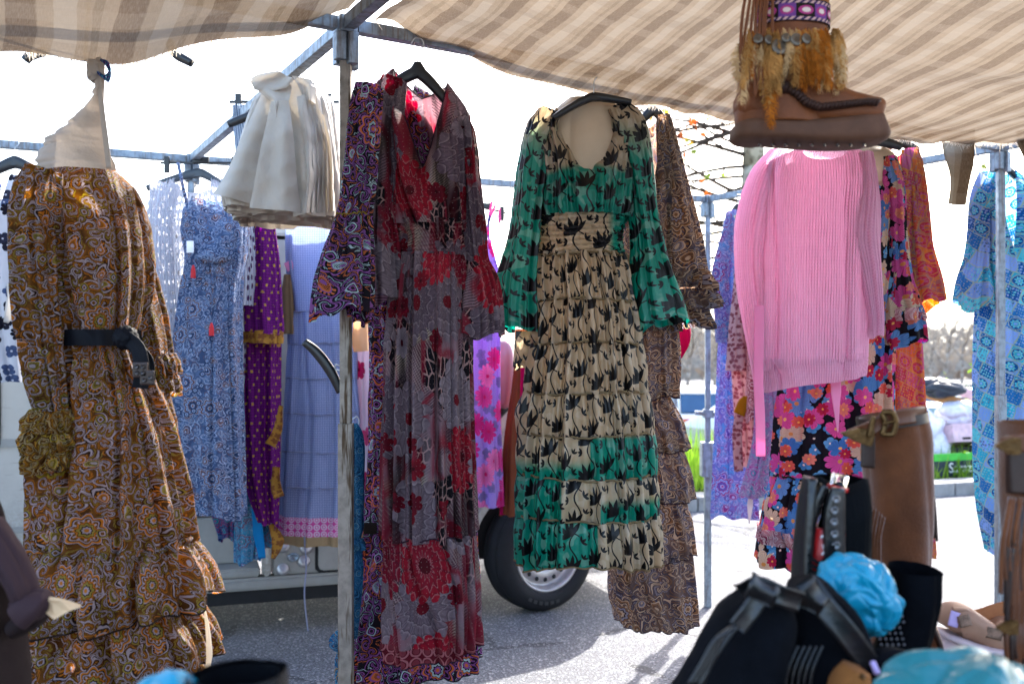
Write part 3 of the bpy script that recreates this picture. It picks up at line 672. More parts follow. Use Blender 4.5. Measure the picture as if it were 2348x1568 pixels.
M['banner_green'] = plain('banner_green', '3fae3a', .6); M['banner_dark'] = plain('banner_dark', '1e2c38', .6); M['leather_bag'] = plain('leather_bag', '2f343e', .5); M['plastic_white'] = plain('plastic_white', 'd8d4e0', .5)
M['table_board'] = plain('table_board', '5a4c40', .8, 0, .2, .2, 10)
M['red_dull'] = plain('red_dull', 'b03030', .6)
# ------------------------------------------------------------------ the setting
# street runs along ST; kerb line through (1.72, 9.2)
ST = Vector((.942, .336, 0)); SN = Vector((-.336, .942, 0)); K0 = Vector((1.72, 9.2, 0))
def S_(a, b, z=0): return K0 + ST * a + SN * b + Vector((0, 0, z))
ZL = -.75                                  # the lot beyond the verge lies lower
g = pyd('ground', [S_(-900, -900), S_(900, -900), S_(900, 2.2), S_(-900, 2.2)], [(0, 1, 2, 3)], M['asphalt'])
lot = pyd('lower_ground', [S_(-900, 2.25, ZL), S_(900, 2.25, ZL), S_(900, 900, ZL), S_(-900, 900, ZL)], [(0, 1, 2, 3)], M['asphalt']); tag(lot, 'lower car park surface beyond the verge', None, None, 'structure'); tag(g, 'grey asphalt car park ground', None, None, 'structure')
T = Matrix(((ST.x, SN.x, 0, K0.x), (ST.y, SN.y, 0, K0.y), (0, 0, 1, 0), (0, 0, 0, 1)))
kb = thing('kerb', 'pale concrete kerb along the grass verge', 'kerb'); kb['kind'] = 'structure'; del kb['category']
for i in range(-8, 16):
    o = box('kerb_stone', kb, M['kerb'], (0, 0, 0), (.985, .3, .34), None, .012); o.matrix_parent_inverse = T @ Matrix.Translation((i + .5, .15, -.04))
vg = pyd('verge', [S_(-60, .3, .11), S_(60, .3, .11), S_(60, 2.3, .13), S_(-60, 2.3, .13), S_(-60, .3, -.2), S_(60, .3, -.2), S_(60, 2.3, -.8), S_(-60, 2.3, -.8)],
         [(0, 1, 2, 3), (4, 5, 1, 0), (7, 6, 2, 3), (0, 3, 7, 4), (1, 5, 6, 2)], M['soil']); tag(vg, 'narrow grassy verge behind the kerb', None, None, 'structure')
# grass blades
n = 15000; a = rng.uniform(-7, 9, n); b = rng.uniform(.34, 2.25, n); h = rng.uniform(.06, .24, n) * (.5 + .5 * b) * (1 + .8 * (np.sin(a * 2.1) > .2)); an = rng.uniform(0, 6.3, n); wv = rng.uniform(.006, .014, n); ln = rng.normal(0, .05, (n, 2))
base = np.array(K0)[None] + a[:, None] * np.array(ST)[None] + b[:, None] * np.array(SN)[None]; base[:, 2] = .12
dx = np.stack([np.cos(an) * wv, np.sin(an) * wv, 0 * an], -1); tip = base + np.stack([ln[:, 0], ln[:, 1], h], -1)
V = np.stack([base - dx, base + dx, tip], 1).reshape(-1, 3)
gr = pyd('grass', V, np.arange(3 * n).reshape(-1, 3), M['grass']); tag(gr, 'bright green grass on the verge behind the kerb', 'grass', None, 'stuff')

# far ground rise, wall, trees
def far_hill():
    X = np.linspace(-260, 420, 90); rows = []
    for d, hh in ((60, 0), (90, 1.5), (130, 5.), (190, 10.5), (260, 14.)):
        rows.append([(x * d / 200 * 1.0, d * 1.15 + 8 * math.sin(x * .02), ZL + hh * (1 + .22 * math.sin(x * .021 + d) + .1 * math.sin(x * .083 + d * 2)) - .05 * (hh == 0)) for x in X])
    V = np.array(rows); return grid_obj('hill', None, M['hillside'], V, False)
tag(far_hill(), 'hazy brown hillside on the horizon', None, None, 'structure')
# low wall behind the parked cars
fw = thing('boundary_wall', 'low brown wall behind the parked cars', 'wall')
for i, (a0, a1) in enumerate([(-26 + 4 * i, -22.05 + 4 * i) for i in range(20)]):
    p0, p1 = S_(a0, 17.), S_(a1, 17.); o = box('panel', fw, M[('far_wall', 'wall_teal', 'far_wall', 'wall_orange')[i % 4]], (0, 0, 0), (3.95, .25, 1.05), None, .02); o.matrix_parent_inverse = T @ Matrix.Translation(((a0 + a1) / 2, 17, ZL + .52))
    o = box('coping', fw, M['kerb'], (0, 0, 0), (3.97, .34, .09), None, .01); o.matrix_parent_inverse = T @ Matrix.Translation(((a0 + a1) / 2, 17, ZL + 1.09))
def branchy(p0, d, L, r, depth, V, Fc, tips, r_, spread=.55, droop=0.):
    """recursive limbs collected into one mesh"""
    n = 3; p = p0.copy(); dd = d.copy()
    for i in range(n):
        q = p + dd * (L / n); rr0 = r * (1 - .45 * i / n); rr1 = r * (1 - .45 * (i + 1) / n)
        v, f = rod(p, q, rr0, 7 if depth > 1 else 5, rr1); b = len(V); V += v; Fc += [tuple(b + k for k in ff) for ff in f]
        p = q; dd = (dd + Vector((r_.uniform(-1, 1), r_.uniform(-1, 1), r_.uniform(-.7, .9) - droop)) * .22).normalized()
        if depth > 0 and i > 0 or (depth > 0 and r_.random() < .5):
            nd = (dd + Vector((r_.uniform(-1, 1), r_.uniform(-1, 1), r_.uniform(-.5, .8))) * spread * 1.6).normalized()
            branchy(p, nd, L * r_.uniform(.5, .75), rr1 * .62, depth - 1, V, Fc, tips, r_, spread, droop)
        if depth <= 1: tips.append(p.copy())
    if depth > 0:
        branchy(p, dd, L * .7, r * .5, depth - 1, V, Fc, tips, r_, spread, droop)
leaf_me = []
for mm in ('leaf_orange', 'leaf_yellow', 'leaf_green'):
    pts = [(0, -.5), (.12, -.2), (.5, -.25), (.28, 0), (.42, .3), (.15, .2), (0, .55), (-.15, .2), (-.42, .3), (-.28, 0), (-.5, -.25), (-.12, -.2)]
    me = bpy.data.meshes.new('leaf'); me.from_pydata([(x, .12 * abs(x), z) for x, z in pts], [], [(0, 1, 11), (1, 2, 3), (3, 4, 5), (5, 6, 7), (7, 8, 9), (9, 10, 11), (1, 3, 5, 7, 9, 11)]); me.materials.append(M[mm]); leaf_me.append(me)
def tree(name, label, base, h_tr, r0, limbs, seed, nleaf, depth=3, spread=.5, bark='plane_bark', group=None, lsize=(.1, .17), keep=None):
    r_ = random.Random(seed); t = thing(name, label, 'tree', group, base); b = Vector(base)
    V, Fc = [], []; p = b.copy(); n = 6; lean = Vector((r_.uniform(-.05, .05), r_.uniform(-.05, .05), 1))
    for i in range(n):
        q = p + lean * (h_tr / n) + Vector((r_.uniform(-.04, .04), r_.uniform(-.04, .04), 0)) * r0 * 3
        v, f = rod(p, q, r0 * (1 - .4 * i / n), 14, r0 * (1 - .4 * (i + 1) / n)); k = len(V); V += v; Fc += [tuple(k + x for x in ff) for ff in f]; p = q
    pyd('trunk', V, Fc, M[bark], t, True)
    tips = []
    for L in limbs:
        V, Fc = [], []; st = b + lean * (h_tr * L[0]); branchy(st, Vector(L[1]).normalized(), L[2], L[3], depth, V, Fc, tips, r_, spread)
        pyd('branch', V, Fc, M[bark if L[3] > .05 else 'twig'], t, True)
    if keep: tips = [q for q in tips if keep(q)] or tips
    for i in range(nleaf):
        q = r_.choice(tips) + Vector((r_.uniform(-.12, .12), r_.uniform(-.12, .12), r_.uniform(-.15, .08)))
        o = bpy.data.objects.new('leaf', r_.choice(leaf_me[:2] + leaf_me)); COL.objects.link(o); o.parent = t; s = r_.uniform(*lsize)
        o.matrix_parent_inverse = Matrix.Translation(-b); o.location = q; o.scale = (s, s, s); o.rotation_euler = (r_.uniform(-1.5, 1.5), r_.uniform(-.6, .6), r_.uniform(0, 6.3))
    return t
bx = P(1716, 800, 12.)
rt = random.Random(3); b_x = bx[0]
tree('plane_tree', 'plane tree with pale mottled trunk and sparse orange leaves behind the stall', (bx[0], 12., .12), 4.3, .2,
     [(.54 + .027 * q, (-1, rt.uniform(-.5, .3), rt.uniform(-.35, .35)), rt.uniform(.75, 1.05), rt.uniform(.02, .03)) for q in range(17)] + [(.6, (.8, -.2, .2), .7, .03), (.8, (.8, .2, .1), .7, .03), (.95, (-1, -.1, -.35), 1.4, .026)], 5, 300, 4, .6, lsize=(.07, .15), keep=lambda q: q.x < b_x + .1 and q.x > b_x - 1.6 and 2.6 < q.z < 5.)
bx = P(2560, 800, 16.)
tree('bare_tree', 'thin bare branched tree at the far edge beyond the turquoise kaftan', (bx[0], 16., ZL), 4.0, .12,
     [(.8, (-1, 0, .3), 1.3, .03), (.95, (-.9, .2, .4), 1.3, .03), (.98, (-.7, .3, .5), 1.2, .03), (.7, (-.9, -.2, .2), 1.1, .03)], 11, 25, 3, .5)
k = 0
for px, D, hh, lab in ((1575, 42, 4.2, 'small bare tree just beside the taupe dress in the distance'), (1640, 50, 3.6, 'bare grey tree far behind the stall pole with clamps'), (2165, 44, 4.6, 'bare far tree between the orange kaftan and turquoise kaftan'), (2205, 60, 5.2, 'tall bare tree on the far slope nearest the turquoise kaftan'), (2135, 66, 4., 'low bare tree on the far slope nearest the orange kaftan')):
    bx = P(px, 800, D)
    tree('far_tree', lab, (bx[0], D, ZL), hh * .45, .1, [(.7, (-.6, 0, .8), hh * .3, .06), (.9, (.7, .2, .9), hh * .3, .06), (1, (0, -.3, 1), hh * .3, .06), (.8, (.3, .3, .8), hh * .3, .05)], 20 + k, 0, 3, .5, 'far_twigs', 'bare trees on the far slope'); k += 1
# scrub in the far distance: one mass
n = 9000; D = rng.uniform(70, 150, n); px = rng.uniform(1450, 2450, n); zz = rng.uniform(0, 1, n) ** 1.5 * (D - 55) * .06; x = (px - 1174) / F * D
s = rng.uniform(.25, .8, n); an = rng.uniform(0, 6.3, n); c = np.stack([x, D * 1.02, ZL + zz], -1)
d1 = np.stack([np.cos(an), np.sin(an) * .3, rng.uniform(-.6, .6, n)], -1) * s[:, None]; d2 = np.stack([-np.sin(an) * .4, rng.uniform(-.3, .3, n), np.abs(np.cos(an)) + .3], -1) * s[:, None]
V = np.stack([c - d1, c + d1, c + d2], 1).reshape(-1, 3); o = pyd('scrub', V, np.arange(3 * n).reshape(-1, 3), M['far_twigs']); tag(o, 'brownish bare scrub covering the far slope', 'scrub', None, 'stuff')

# ------------------------------------------------------------------ stall frame
ZT = 2.37
J0 = Vector((-.447, 2.68, ZT)); JR = Vector((2.11, 4.3, ZT)); JL = Vector((-1.47, 4.57, ZT)); JB = Vector((1.14, 5.8, ZT))
fd = (JR - J0).normalized(); JFL = J0 - fd * 1.9; sd_ = (J0 - JL).normalized(); JC = J0 + sd_ * 2.6; farL = JL + (JL - JB).normalized() * 1.6; JRC = JR + sd_ * 2.6; JFC = JFL + sd_ * 2.
fr = thing('stall_frame', 'galvanised steel market stall frame of square poles and rails', 'stall frame', None, (J0.x, J0.y, 0))
def rail(a, b, mat='galvanised', w_=.034, h_=.034): return beam('rail', fr, M[mat], a, b, w_, h_, .003)
def trimmed(a, b, t=.03): d = (b - a).normalized(); return a + d * t, b - d * t
for a, b in ((J0, JR), (JFL, J0), (J0, JL), (JL, JB), (farL, JL), (JB, JR), (J0, JC), (JR, JRC)): rail(*trimmed(a, b))
JZ = {'J0': J0, 'JR': JR, 'JL': JL, 'JB': JB, 'JFL': JFL}
for nm, j in JZ.items():
    base = Vector((j.x, j.y, 0.)); mt = 'weathered_steel' if nm in ('J0',) else 'galvanised'
    beam('pole', fr, M[mt], base + Vector((0, 0, 1.3 if nm != 'JB' else .95)), j + Vector((0, 0, -.05)), .03, .03, .003)
    beam('pole_sleeve', fr, M['weathered_steel' if nm == 'J0' else 'galvanised'], base, base + Vector((0, 0, 1.3 if nm != 'JB' else .95)), .038, .038, .003)
    rz = Matrix.Rotation(math.atan2(fd.y, fd.x), 3, 'Z')
    for dx, dy, hh in ((-.02, -.009, .075), (.009, -.02, .085), (.023, .012, .09), (-.009, .023, .08)):
        off = rz @ Vector((dx * 1.05, dy * 1.05, 0)); box('joint', fr, M['galvanised'], j + off + Vector((0, 0, -.068 + (.09 - hh) / 2)), (.028, .028, hh), rz, .003)
    box('joint_cap', fr, M['galvanised'], j + Vector((0, 0, .0)), (.05, .05, .045), rz, .004)
# clamp and plate on the far pole
for dz, w_ in ((1.06, .075),):
    box('collar', fr, M['galvanised'], (JB.x, JB.y - .01, .86), (.085, .085, .2), None, .006)
    v, f = rod((JB.x - .08, JB.y - .03, 1.13), (JB.x + .08, JB.y - .03, 1.12), .013); pyd('clamp', fr and 0 or v, f, M['galvanised'], fr) if False else pyd('clamp', v, f, M['galvanised'], fr)
    v, f = rod((JB.x + .06, JB.y - .04, 1.13), (JB.x + .075, JB.y - .05, 1.0), .008); pyd('clamp_lever', v, f, M['galvanised'], fr)
    box('clamp_body', fr, M['galvanised'], (JB.x, JB.y - .012, 1.125), (.06, .06, .05), None, .006)
# a second upright leaning beside the weathered pole
# ------------------------------------------------------------------ awning cloths
def awning_sheet(name, label, edge, inner, nu, nv, seed, sag, usc=1.):
    """edge, inner: lists of world points (front edge and rear edge); a loose cloth between"""
    r_ = np.random.default_rng(seed); e = np.array([tuple(p) for p in edge]); q = np.array([tuple(p) for p in inner])
    te = np.linspace(0, 1, nu); ts = np.concatenate([[0], np.cumsum(np.linalg.norm(np.diff(e, axis=0), axis=1))]); ts /= ts[-1]
    E0 = np.stack([cub(ts, e[:, i], te) for i in range(3)], -1); Q0 = np.stack([np.interp(te, np.linspace(0, 1, len(q)), q[:, i]) for i in range(3)], -1)
    tv = np.linspace(0, 1, nv) ** 1.5
    V = E0[None] * (1 - tv)[:, None, None] + Q0[None] * tv[:, None, None]
    L = np.linalg.norm(np.diff(e, axis=0), axis=1).sum(); Wd = np.linalg.norm(Q0 - E0, axis=1).mean()
    U_, W_ = np.meshgrid(te * L, tv * Wd)
    dz = -sag * np.sin(np.pi * tv)[:, None] * (.6 + .4 * np.sin(np.pi * te))[None]
    rid = 0
    for _ in range(10):
        kx, ky = r_.uniform(1.5, 9), r_.uniform(4, 17); ph = kx * U_ * r_.choice([-1, 1]) + ky * W_ + r_.uniform(0, 6)
        rid = rid + (np.abs(np.sin(ph / 2 + .8 * np.sin(1.7 * U_ + _))) - .6) * 9 / (kx + ky) * .006
    V[:, :, 2] += dz + rid * np.clip(W_ * 6, .25, 1) + .006 * np.sin(U_ * 21 + 2 * np.sin(U_ * 5)) * np.exp(-W_ * 5)
    V[:, :, 1] += .012 * np.sin(U_ * 13 + seed) * np.exp(-W_ * 6)
    UV = np.stack([U_ * usc, W_ * usc], -1)
    t = thing(name, label, 'awning', None)
    grid_obj('cloth', t, M['awning_cloth'], V, False, UV, UV)
    # frayed threads along the free edge
    n = int(L * 520); k = r_.uniform(0, nu - 1.001, n); i = k.astype(int); f = (k - i)[:, None]
    p = V[0, i] * (1 - f) + V[0, np.minimum(i + 1, nu - 1)] * f; ln = r_.uniform(.004, .017, n) * (1 + (r_.random(n) > .93) * 1.2)
    dr = np.stack([r_.normal(0, .5, n), r_.normal(0, .4, n) , -np.abs(r_.normal(.9, .3, n))], -1) * ln[:, None]; wd = np.stack([r_.uniform(.0006, .0012, n), 0 * ln, 0 * ln], -1)
    VV = np.stack([p - wd, p + wd, p + dr + wd * .5, p + dr - wd * .5], 1).reshape(-1, 3)
    o = pyd('fringe', VV, np.arange(4 * n).reshape(-1, 4), M['fray'], t); o['kind'] = 'stuff'
    return t
edR = [P(858, 47, 2.7), P(900, 55, 2.75), P(960, 90, 2.8), P(1080, 132, 2.9), P(1200, 178, 3.0), P(1350, 218, 3.12), P(1500, 246, 3.28), P(1740, 284, 3.55), P(1900, 307, 3.72), P(2050, 322, 3.87), P(2200, 330, 4.0), P(2420, 318, 4.2)]
off = sd_ * 2.1
inR = [Vector(edR[0]) + off * .95 + Vector((0, 0, .1)), Vector(edR[5]) + off + Vector((0, 0, .2)), Vector(edR[-1]) + off + Vector((.5, 0, .25))]
awning_sheet('awning_wide', 'wide beige and brown checked awning cloth stretched over the dresses', edR, inR, 260, 170, 3, .03)
edL = [P(-260, 80, 2.05), P(-120, 110, 2.12), P(0, 124, 2.2), P(205, 137, 2.33), P(290, 140, 2.39), P(428, 116, 2.48), P(596, 85, 2.57), P(700, 60, 2.63), P(800, 20, 2.69)]
inL = [Vector(edL[0]) + off * .9 + Vector((0, 0, .3)), Vector(edL[4]) + off + Vector((0, 0, .45)), Vector(edL[-1]) + off + Vector((.05, 0, .2))]
awning_sheet('awning_narrow', 'smaller checked awning cloth with frayed sagging edge above the mustard dress', edL, inL, 200, 150, 8, .02, .6)
for (pts, wd, lab) in (([(2196, 300, 4.05), (2195, 380, 4.05), (2188, 470, 4.05)], [.125, .115, .075], 'beige checked cloth tail hanging down beside the orange kaftan'), ([(2346, 300, 4.1), (2350, 350, 4.1), (2362, 410, 4.1)], [.06, .06, .04], 'beige checked cloth tail hanging at the right edge of the photo')):
    o = strip('cloth_tail', None, M['awning_cloth'], pts, wd, 40, .35, 1, .02); tag(o, lab, 'cloth tail', 'loose tails of awning cloth')

# ------------------------------------------------------------------ van (local: x forward along its side, y into the van, z up)
VX = Vector((.951, .309, 0)); VY = Vector((-.309, .951, 0)); VO = Vector((.17, 5.72, 0))
TV = Matrix(((VX.x, VY.x, 0, VO.x), (VX.y, VY.y, 0, VO.y), (0, 0, 1, 0), (0, 0, 0, 1)))
van = thing('parked_van', 'silver grey van with open side door parked behind the hanging dresses', 'van', None, tuple(VO))
def vp(name, mat, pts, y0, y1, bev=0, par=None): return prism(name, par or van, M[mat], pts, y0, y1, TV, bev)
rear = vp('side_panel', 'van_paint', [(-4.3, .3), (-2.63, .3), (-2.63, 2.02), (-2.68, 2.1), (-4.2, 2.1), (-4.3, 1.9)], 0, .07, .01)
vp('trim_strip', 'van_inner', [(-4.28, .60), (-2.66, .60), (-2.66, .63), (-4.28, .63)], -.012, -.001)
vp('trim_strip', 'van_inner', [(-4.28, 1.02), (-2.66, 1.02), (-2.66, 1.06), (-4.28, 1.06)], -.010, -.001)
hd = vp('handle_recess', 'black_plastic', [(-3.03, 1.0), (-2.82, 1.0), (-2.8, 1.03), (-2.8, 1.4), (-2.82, 1.43), (-3.03, 1.43)], -.016, -.002, .004)
vp('handle', 'black_plastic', [(-2.98, 1.04), (-2.88, 1.04), (-2.88, 1.42), (-2.98, 1.42)], -.05, -.018, .012, hd)
vp('roof', 'van_paint', [(-4.3, 2.1), (-1.0, 2.1), (-1.0, 2.14), (-4.28, 2.14)], 0, 1.75, .01)
vp('sill', 'van_inner', [(-2.63, .235), (-.45, .235), (-.45, .3), (-2.63, .3)], -.012, .1, .015)
vp('step', 'van_inner', [(-2.62, .303), (-1.57, .303), (-1.57, .35), (-2.62, .35)], .0, .3, .01)
vp('step_riser', 'van_inner', [(-2.62, .352), (-1.57, .352), (-1.57, .6), (-2.62, .6)], .16, .19, .005)
vp('sill_skirt', 'van_dark', [(-4.3, .16), (-.46, .16), (-.46, .233), (-4.3, .233)], .03, .12)
vp('floor', 'van_dark', [(-4.2, .62), (-.9, .62), (-.9, .66), (-4.2, .66)], .2, 1.7)
vp('far_side', 'van_inner', [(-4.3, .3), (.1, .3), (.1, 1.2), (-1.0, 2.1), (-4.3, 2.1)], 1.68, 1.75)
vp('bulkhead', 'van_dark', [(-1.42, .5), (-1.38, .5), (-1.38, 2.05), (-1.42, 2.05)], .12, 1.66)
pil = vp('door_pillar', 'van_inner', [(-1.51, .303), (-.93, .303), (-.93, .9), (-1.16, 1.0), (-1.16, 2.08), (-1.51, 2.08)], .004, .1, .012)
vp('pillar_edge', 'van_paint', [(-1.56, .303), (-1.515, .303), (-1.515, 2.06), (-1.56, 2.06)], -.006, .08, .01)
for x, z in ((-1.45, .455), (-1.335, .44), (-1.455, .335), (-1.345, .37)):
    Tc = TV @ Matrix.Translation((x, -.002, z)) @ Matrix.Rotation(R(90), 4, 'X')
    d_ = lathe('access_cover', van, M['rim_steel'], [(.0, -.004), (.03, -.004), (.033, .002), (.029, .007), (.0, .008)], Tc, 20); lathe('cover_slot', d_, M['van_dark'], [(0, .009), (.009, .009), (.008, .012), (0, .012)], Tc, 8)
Tc = TV @ Matrix.Translation((-1.4, .0, .395)) @ Matrix.Rotation(R(90), 4, 'X') @ Matrix.Scale(1.4, 4, (1, 0, 0)); lathe('door_catch', van, M['galvanised'], [(0, -.002), (.024, -.002), (.022, .01), (.014, .01), (.012, .004), (0, .004)], Tc, 20)
vp('flap_panel', 'van_inner', [(-1.25, .315), (-.98, .315), (-.96, .335), (-.96, .56), (-.98, .58), (-1.25, .58), (-1.27, .56), (-1.27, .335)], -.012, .002, .006)
vp('flap_gap', 'van_dark', [(-1.265, .304), (-.965, .304), (-.945, .325), (-.945, .57), (-.97, .595), (-1.265, .595), (-1.285, .57), (-1.285, .325)], -.003, .0)
vp('front_door', 'van_paint', [(-.93, .303), (-.5, .303), (-.45, .7), (-.3, .98), (-.1, 1.1), (-.1, 1.25), (-1.14, 1.25), (-1.14, .96), (-.93, .9)], .003, .09, .008)
vp('door_window', 'car_glass', [(-1.1, 1.27), (-.12, 1.27), (-.9, 2.0), (-1.1, 2.0)], .05, .06)
vp('pillar_trim', 'van_paint', [(-.1, 1.24), (.03, 1.24), (-.95, 2.12), (-1.08, 2.1)], .01, .07, .008)
vp('windscreen', 'car_glass', [(.04, 1.23), (.06, 1.25), (-.93, 2.12), (-.95, 2.1)], .09, 1.66)
vp('dashboard', 'van_dark', [(-.4, .9), (.05, .9), (.05, 1.2), (-.4, 1.15)], .12, 1.64)
arch = [(.42 * math.cos(t), .33 + .42 * math.sin(t)) for t in np.linspace(R(172), R(8), 22)]
vp('fender', 'van_paint', [(-.5, .3), (-.44, .3)] + arch + [(.44, .4), (.6, .4), (.68, .75), (.62, .98), (.06, 1.24), (-.1, 1.24), (-.1, 1.1), (-.3, .98), (-.45, .7)], -.004, .085, .008)
a2 = [(.455 * math.cos(t), .33 + .455 * math.sin(t)) for t in np.linspace(R(172), R(8), 22)]
vp('arch_lip', 'van_paint', arch + a2[::-1], -.02, -.005)
vp('arch_liner', 'van_dark', [(.41 * math.cos(t), .33 + .41 * math.sin(t)) for t in np.linspace(R(185), R(-5), 22)], .1, .5)
vp('bonnet', 'van_paint', [(.06, 1.2), (.62, .94), (.66, .96), (.07, 1.25)], .085, 1.66, .01)
vp('nose', 'van_paint', [(.58, .4), (.68, .75), (.63, .94), (.5, .9), (.5, .4)], .085, 1.66, .01)
vp('bumper', 'black_plastic', [(.46, .26), (.78, .27), (.8, .5), (.72, .62), (.6, .5), (.46, .45)], -.01, 1.74, .02)
vp('headlamp', 'lamp_clear', [(.4, .72), (.68, .76), (.64, .92), (.42, .95)], -.012, .16, .01)
vp('mudflap', 'rubber', [(-.47, .1), (-.44, .1), (-.41, .42), (-.45, .42)], .02, .3, .004)
# wheel, steered a little
wc = TV @ Vector((0, .04, .335)); Rw = Matrix.Translation(wc) @ Matrix.Rotation(R(18 + 14), 4, 'Z') @ Matrix.Rotation(R(90), 4, 'X')
wh = bpy.data.objects.new('wheel', None); COL.objects.link(wh); wh.parent = van; wh.matrix_parent_inverse = Matrix.Translation(-Vector(VO))
tr = [(.215, .085), (.225, .108), (.27, .115), (.305, .104), (.322, .088), (.330, .07), (.333, .062), (.326, .058), (.326, .052), (.334, .048), (.335, .0), (.334, -.048), (.326, -.052), (.326, -.058), (.333, -.062), (.322, -.09), (.26, -.11), (.215, -.09)]
ty = lathe('tyre', None, M['rubber'], tr, Rw, 72, True, (0, 0)); ty.parent = wh
for i in range(6):                          # raised lettering blocks on the tyre wall
    t0 = R(238 + i * 8); pts = []
    for rr in (.268, .288):
        for tt in (t0, t0 + R(5)): pts.append(Rw @ Vector((rr * math.cos(tt), rr * math.sin(tt), .1165)))
    o = pyd('sidewall_mark', [pts[0], pts[1], pts[3], pts[2]], [(0, 1, 2, 3)], M['black_plastic'], None); o.parent = ty
rm = lathe('rim', None, M['rim_steel'], [(.222, .08), (.222, .1), (.212, .106), (.203, .1), (.198, .075), (.192, .05), (.18, .045), (.16, .06), (.13, .066), (.1, .06), (.075, .035), (.07, .05), (.055, .065), (.03, .072), (0.001, .072)], Rw, 60, True, (0, 0)); rm.parent = wh
for i in range(16):
    t0 = 2 * math.pi * i / 16; o = lathe('vent_hole', None, M['van_dark'], [(0, .064), (.013, .064), (.0125, .0655), (0, .0655)], Rw @ Matrix.Translation((.155 * math.cos(t0), .155 * math.sin(t0), .0)), 14); o.parent = rm
# door mirror
mc = TV @ Vector((-.27, -.14, 1.36)); blob('mirror_housing', van, M['mirror_red'], tuple(mc), (.066, .07, .19), 4, .02, 4, False, 2, 4, lambda c: np.sign(c) * np.abs(c) ** .75)
v, f = rod(TV @ Vector((-.27, -.12, 1.2)), TV @ Vector((-.28, .02, 1.15)), .05, 12, .06); pyd('mirror_arm', v, f, M['black_plastic'], van, True)
# square tube offcuts on the van floor
for i in range(9):
    p = TV @ Vector((-2.15 + (i % 4) * .12 + random.uniform(-.02, .02), .5 + random.uniform(0, .2), .66 + .042 + (i // 4) * .085)); q = p + Vector((.05, .9, .02))
    d = (q - p).normalized(); qt = d.to_track_quat('Z', 'Y').to_matrix(); s = .034; ww = .004; V = []; Fc = []
    for zz in (0, .9):
        for hs in (s, s - ww):
            for sx, sy in ((-1, -1), (1, -1), (1, 1), (-1, 1)): V.append(p + qt @ Vector((sx * hs, sy * hs, zz)))
    for k in range(4):
        k2 = (k + 1) % 4; Fc += [(k, k2, 4 + k2, 4 + k), (k, k2, 8 + k2, 8 + k), (4 + k, 4 + k2, 12 + k2, 12 + k), (8 + k, 8 + k2, 12 + k2, 12 + k)]
    o = pyd('steel_tube', V, Fc, M['galvanised']); tag(o, 'short square steel tube lying in the open van', 'steel tube', 'steel tubes in the van')

# ------------------------------------------------------------------ parked cars and market clutter beyond the kerb
def car(name, label, paint, loc, yaw, L=4.1, H=1.45, plate=None, group='cars parked beyond the verge'):
    t = thing(name, label, 'car', group, loc); Tm = Matrix.Translation(loc) @ Matrix.Rotation(yaw, 4, 'Z'); W = 1.68
    def bdy(nm, mat, pts, y0, y1, bev=.0, par=None): return prism(nm, par or t, M[mat], pts, y0, y1, Tm, bev)
    h = L / 2
    bdy('body', paint, [(-h, .35), (-h + .03, .8), (-h + .25, .95), (-.55, 1.0), (h - .95, .93), (h - .1, .75), (h, .5), (h - .03, .28), (-h + .05, .25)], -W / 2, W / 2, .05)
    bdy('cabin', 'car_glass', [(-h + .22, .94), (-h + .5, H - .06), (.25, H - .05), (h - .95, .95)], -W / 2 + .07, W / 2 - .07, .03)
    bdy('roof', paint, [(-h + .42, H - .1), (-h + .55, H), (.1, H + .01), (.36, H - .1)], -W / 2 + .05, W / 2 - .05, .03)
    for y in (-W / 2 + .06, W / 2 - .06):
        for x0, x1 in ((-h + .28, -h + .5), (-.25, -.3), (h - 1.0, .2)):
            v, f = rod(Tm @ Vector((x0, y, .95)), Tm @ Vector((x1, y, H - .06)), .03, 8); pyd('window_pillar', v, f, M[paint], t, True)
    for x in (-h + .75, h - .75):
        for y in (-W / 2 - .02, W / 2 + .02):
            Tw = Tm @ Matrix.Translation((x, y, .31)) @ Matrix.Rotation(R(90) * (1 if y < 0 else -1), 4, 'X'); w_ = lathe('wheel', t, M['rubber'], [(0, -.1), (.31, -.1), (.31, .05), (.28, .07), (.2, .07), (0, .05)], Tw, 28); lathe('rim', w_, M['rim_steel'], [(0, .052), (.2, .072), (.18, .085), (.05, .06), (0, .065)], Tw, 20)
    for y in (-W / 2 + .18, W / 2 - .18):
        bdy('tail_lamp', 'lamp_red', [(-h - .02, .68), (-h + .12, .68), (-h + .14, .84), (-h + .01, .84)], y - .17, y + .17, .01); bdy('headlamp', 'lamp_clear', [(h - .22, .6), (h - .02, .58), (h - .1, .74), (h - .3, .78)], y - .17, y + .17, .01)
    if plate:
        b = bdy('number_plate', 'white_ink', [(-h - .012, .48), (-h + .02, .48), (-h + .02, .59), (-h - .012, .59)], -.26, .26, 0)
        text_mesh('plate_text', plate, .11, M['van_dark'], b, Tm @ Matrix.Translation((-h - .015, 0, .535)) @ Matrix.Rotation(R(-90), 4, 'Z') @ Matrix.Rotation(R(90), 4, 'X'))
    return t
def gp(px, D, z=0.): x, y, _ = P(px, 800, D); return (x, y, z)
car('parked_car', 'white car with red tail lamps and number plate seen between taupe dress and far pole', 'car_white', gp(1622, 22., ZL), R(86), 4.0, 1.42, '0 54 35')
car('parked_car', 'silver car parked with blue windows just right of the orange kaftan', 'car_silver', gp(2290, 18.5, ZL), R(28), 4.3, 1.5)
car('parked_car', 'pale blue car whose tail shows beside the brown suede boot', 'car_blue', gp(2090, 16.2, ZL), R(150), 4.0, 1.35)
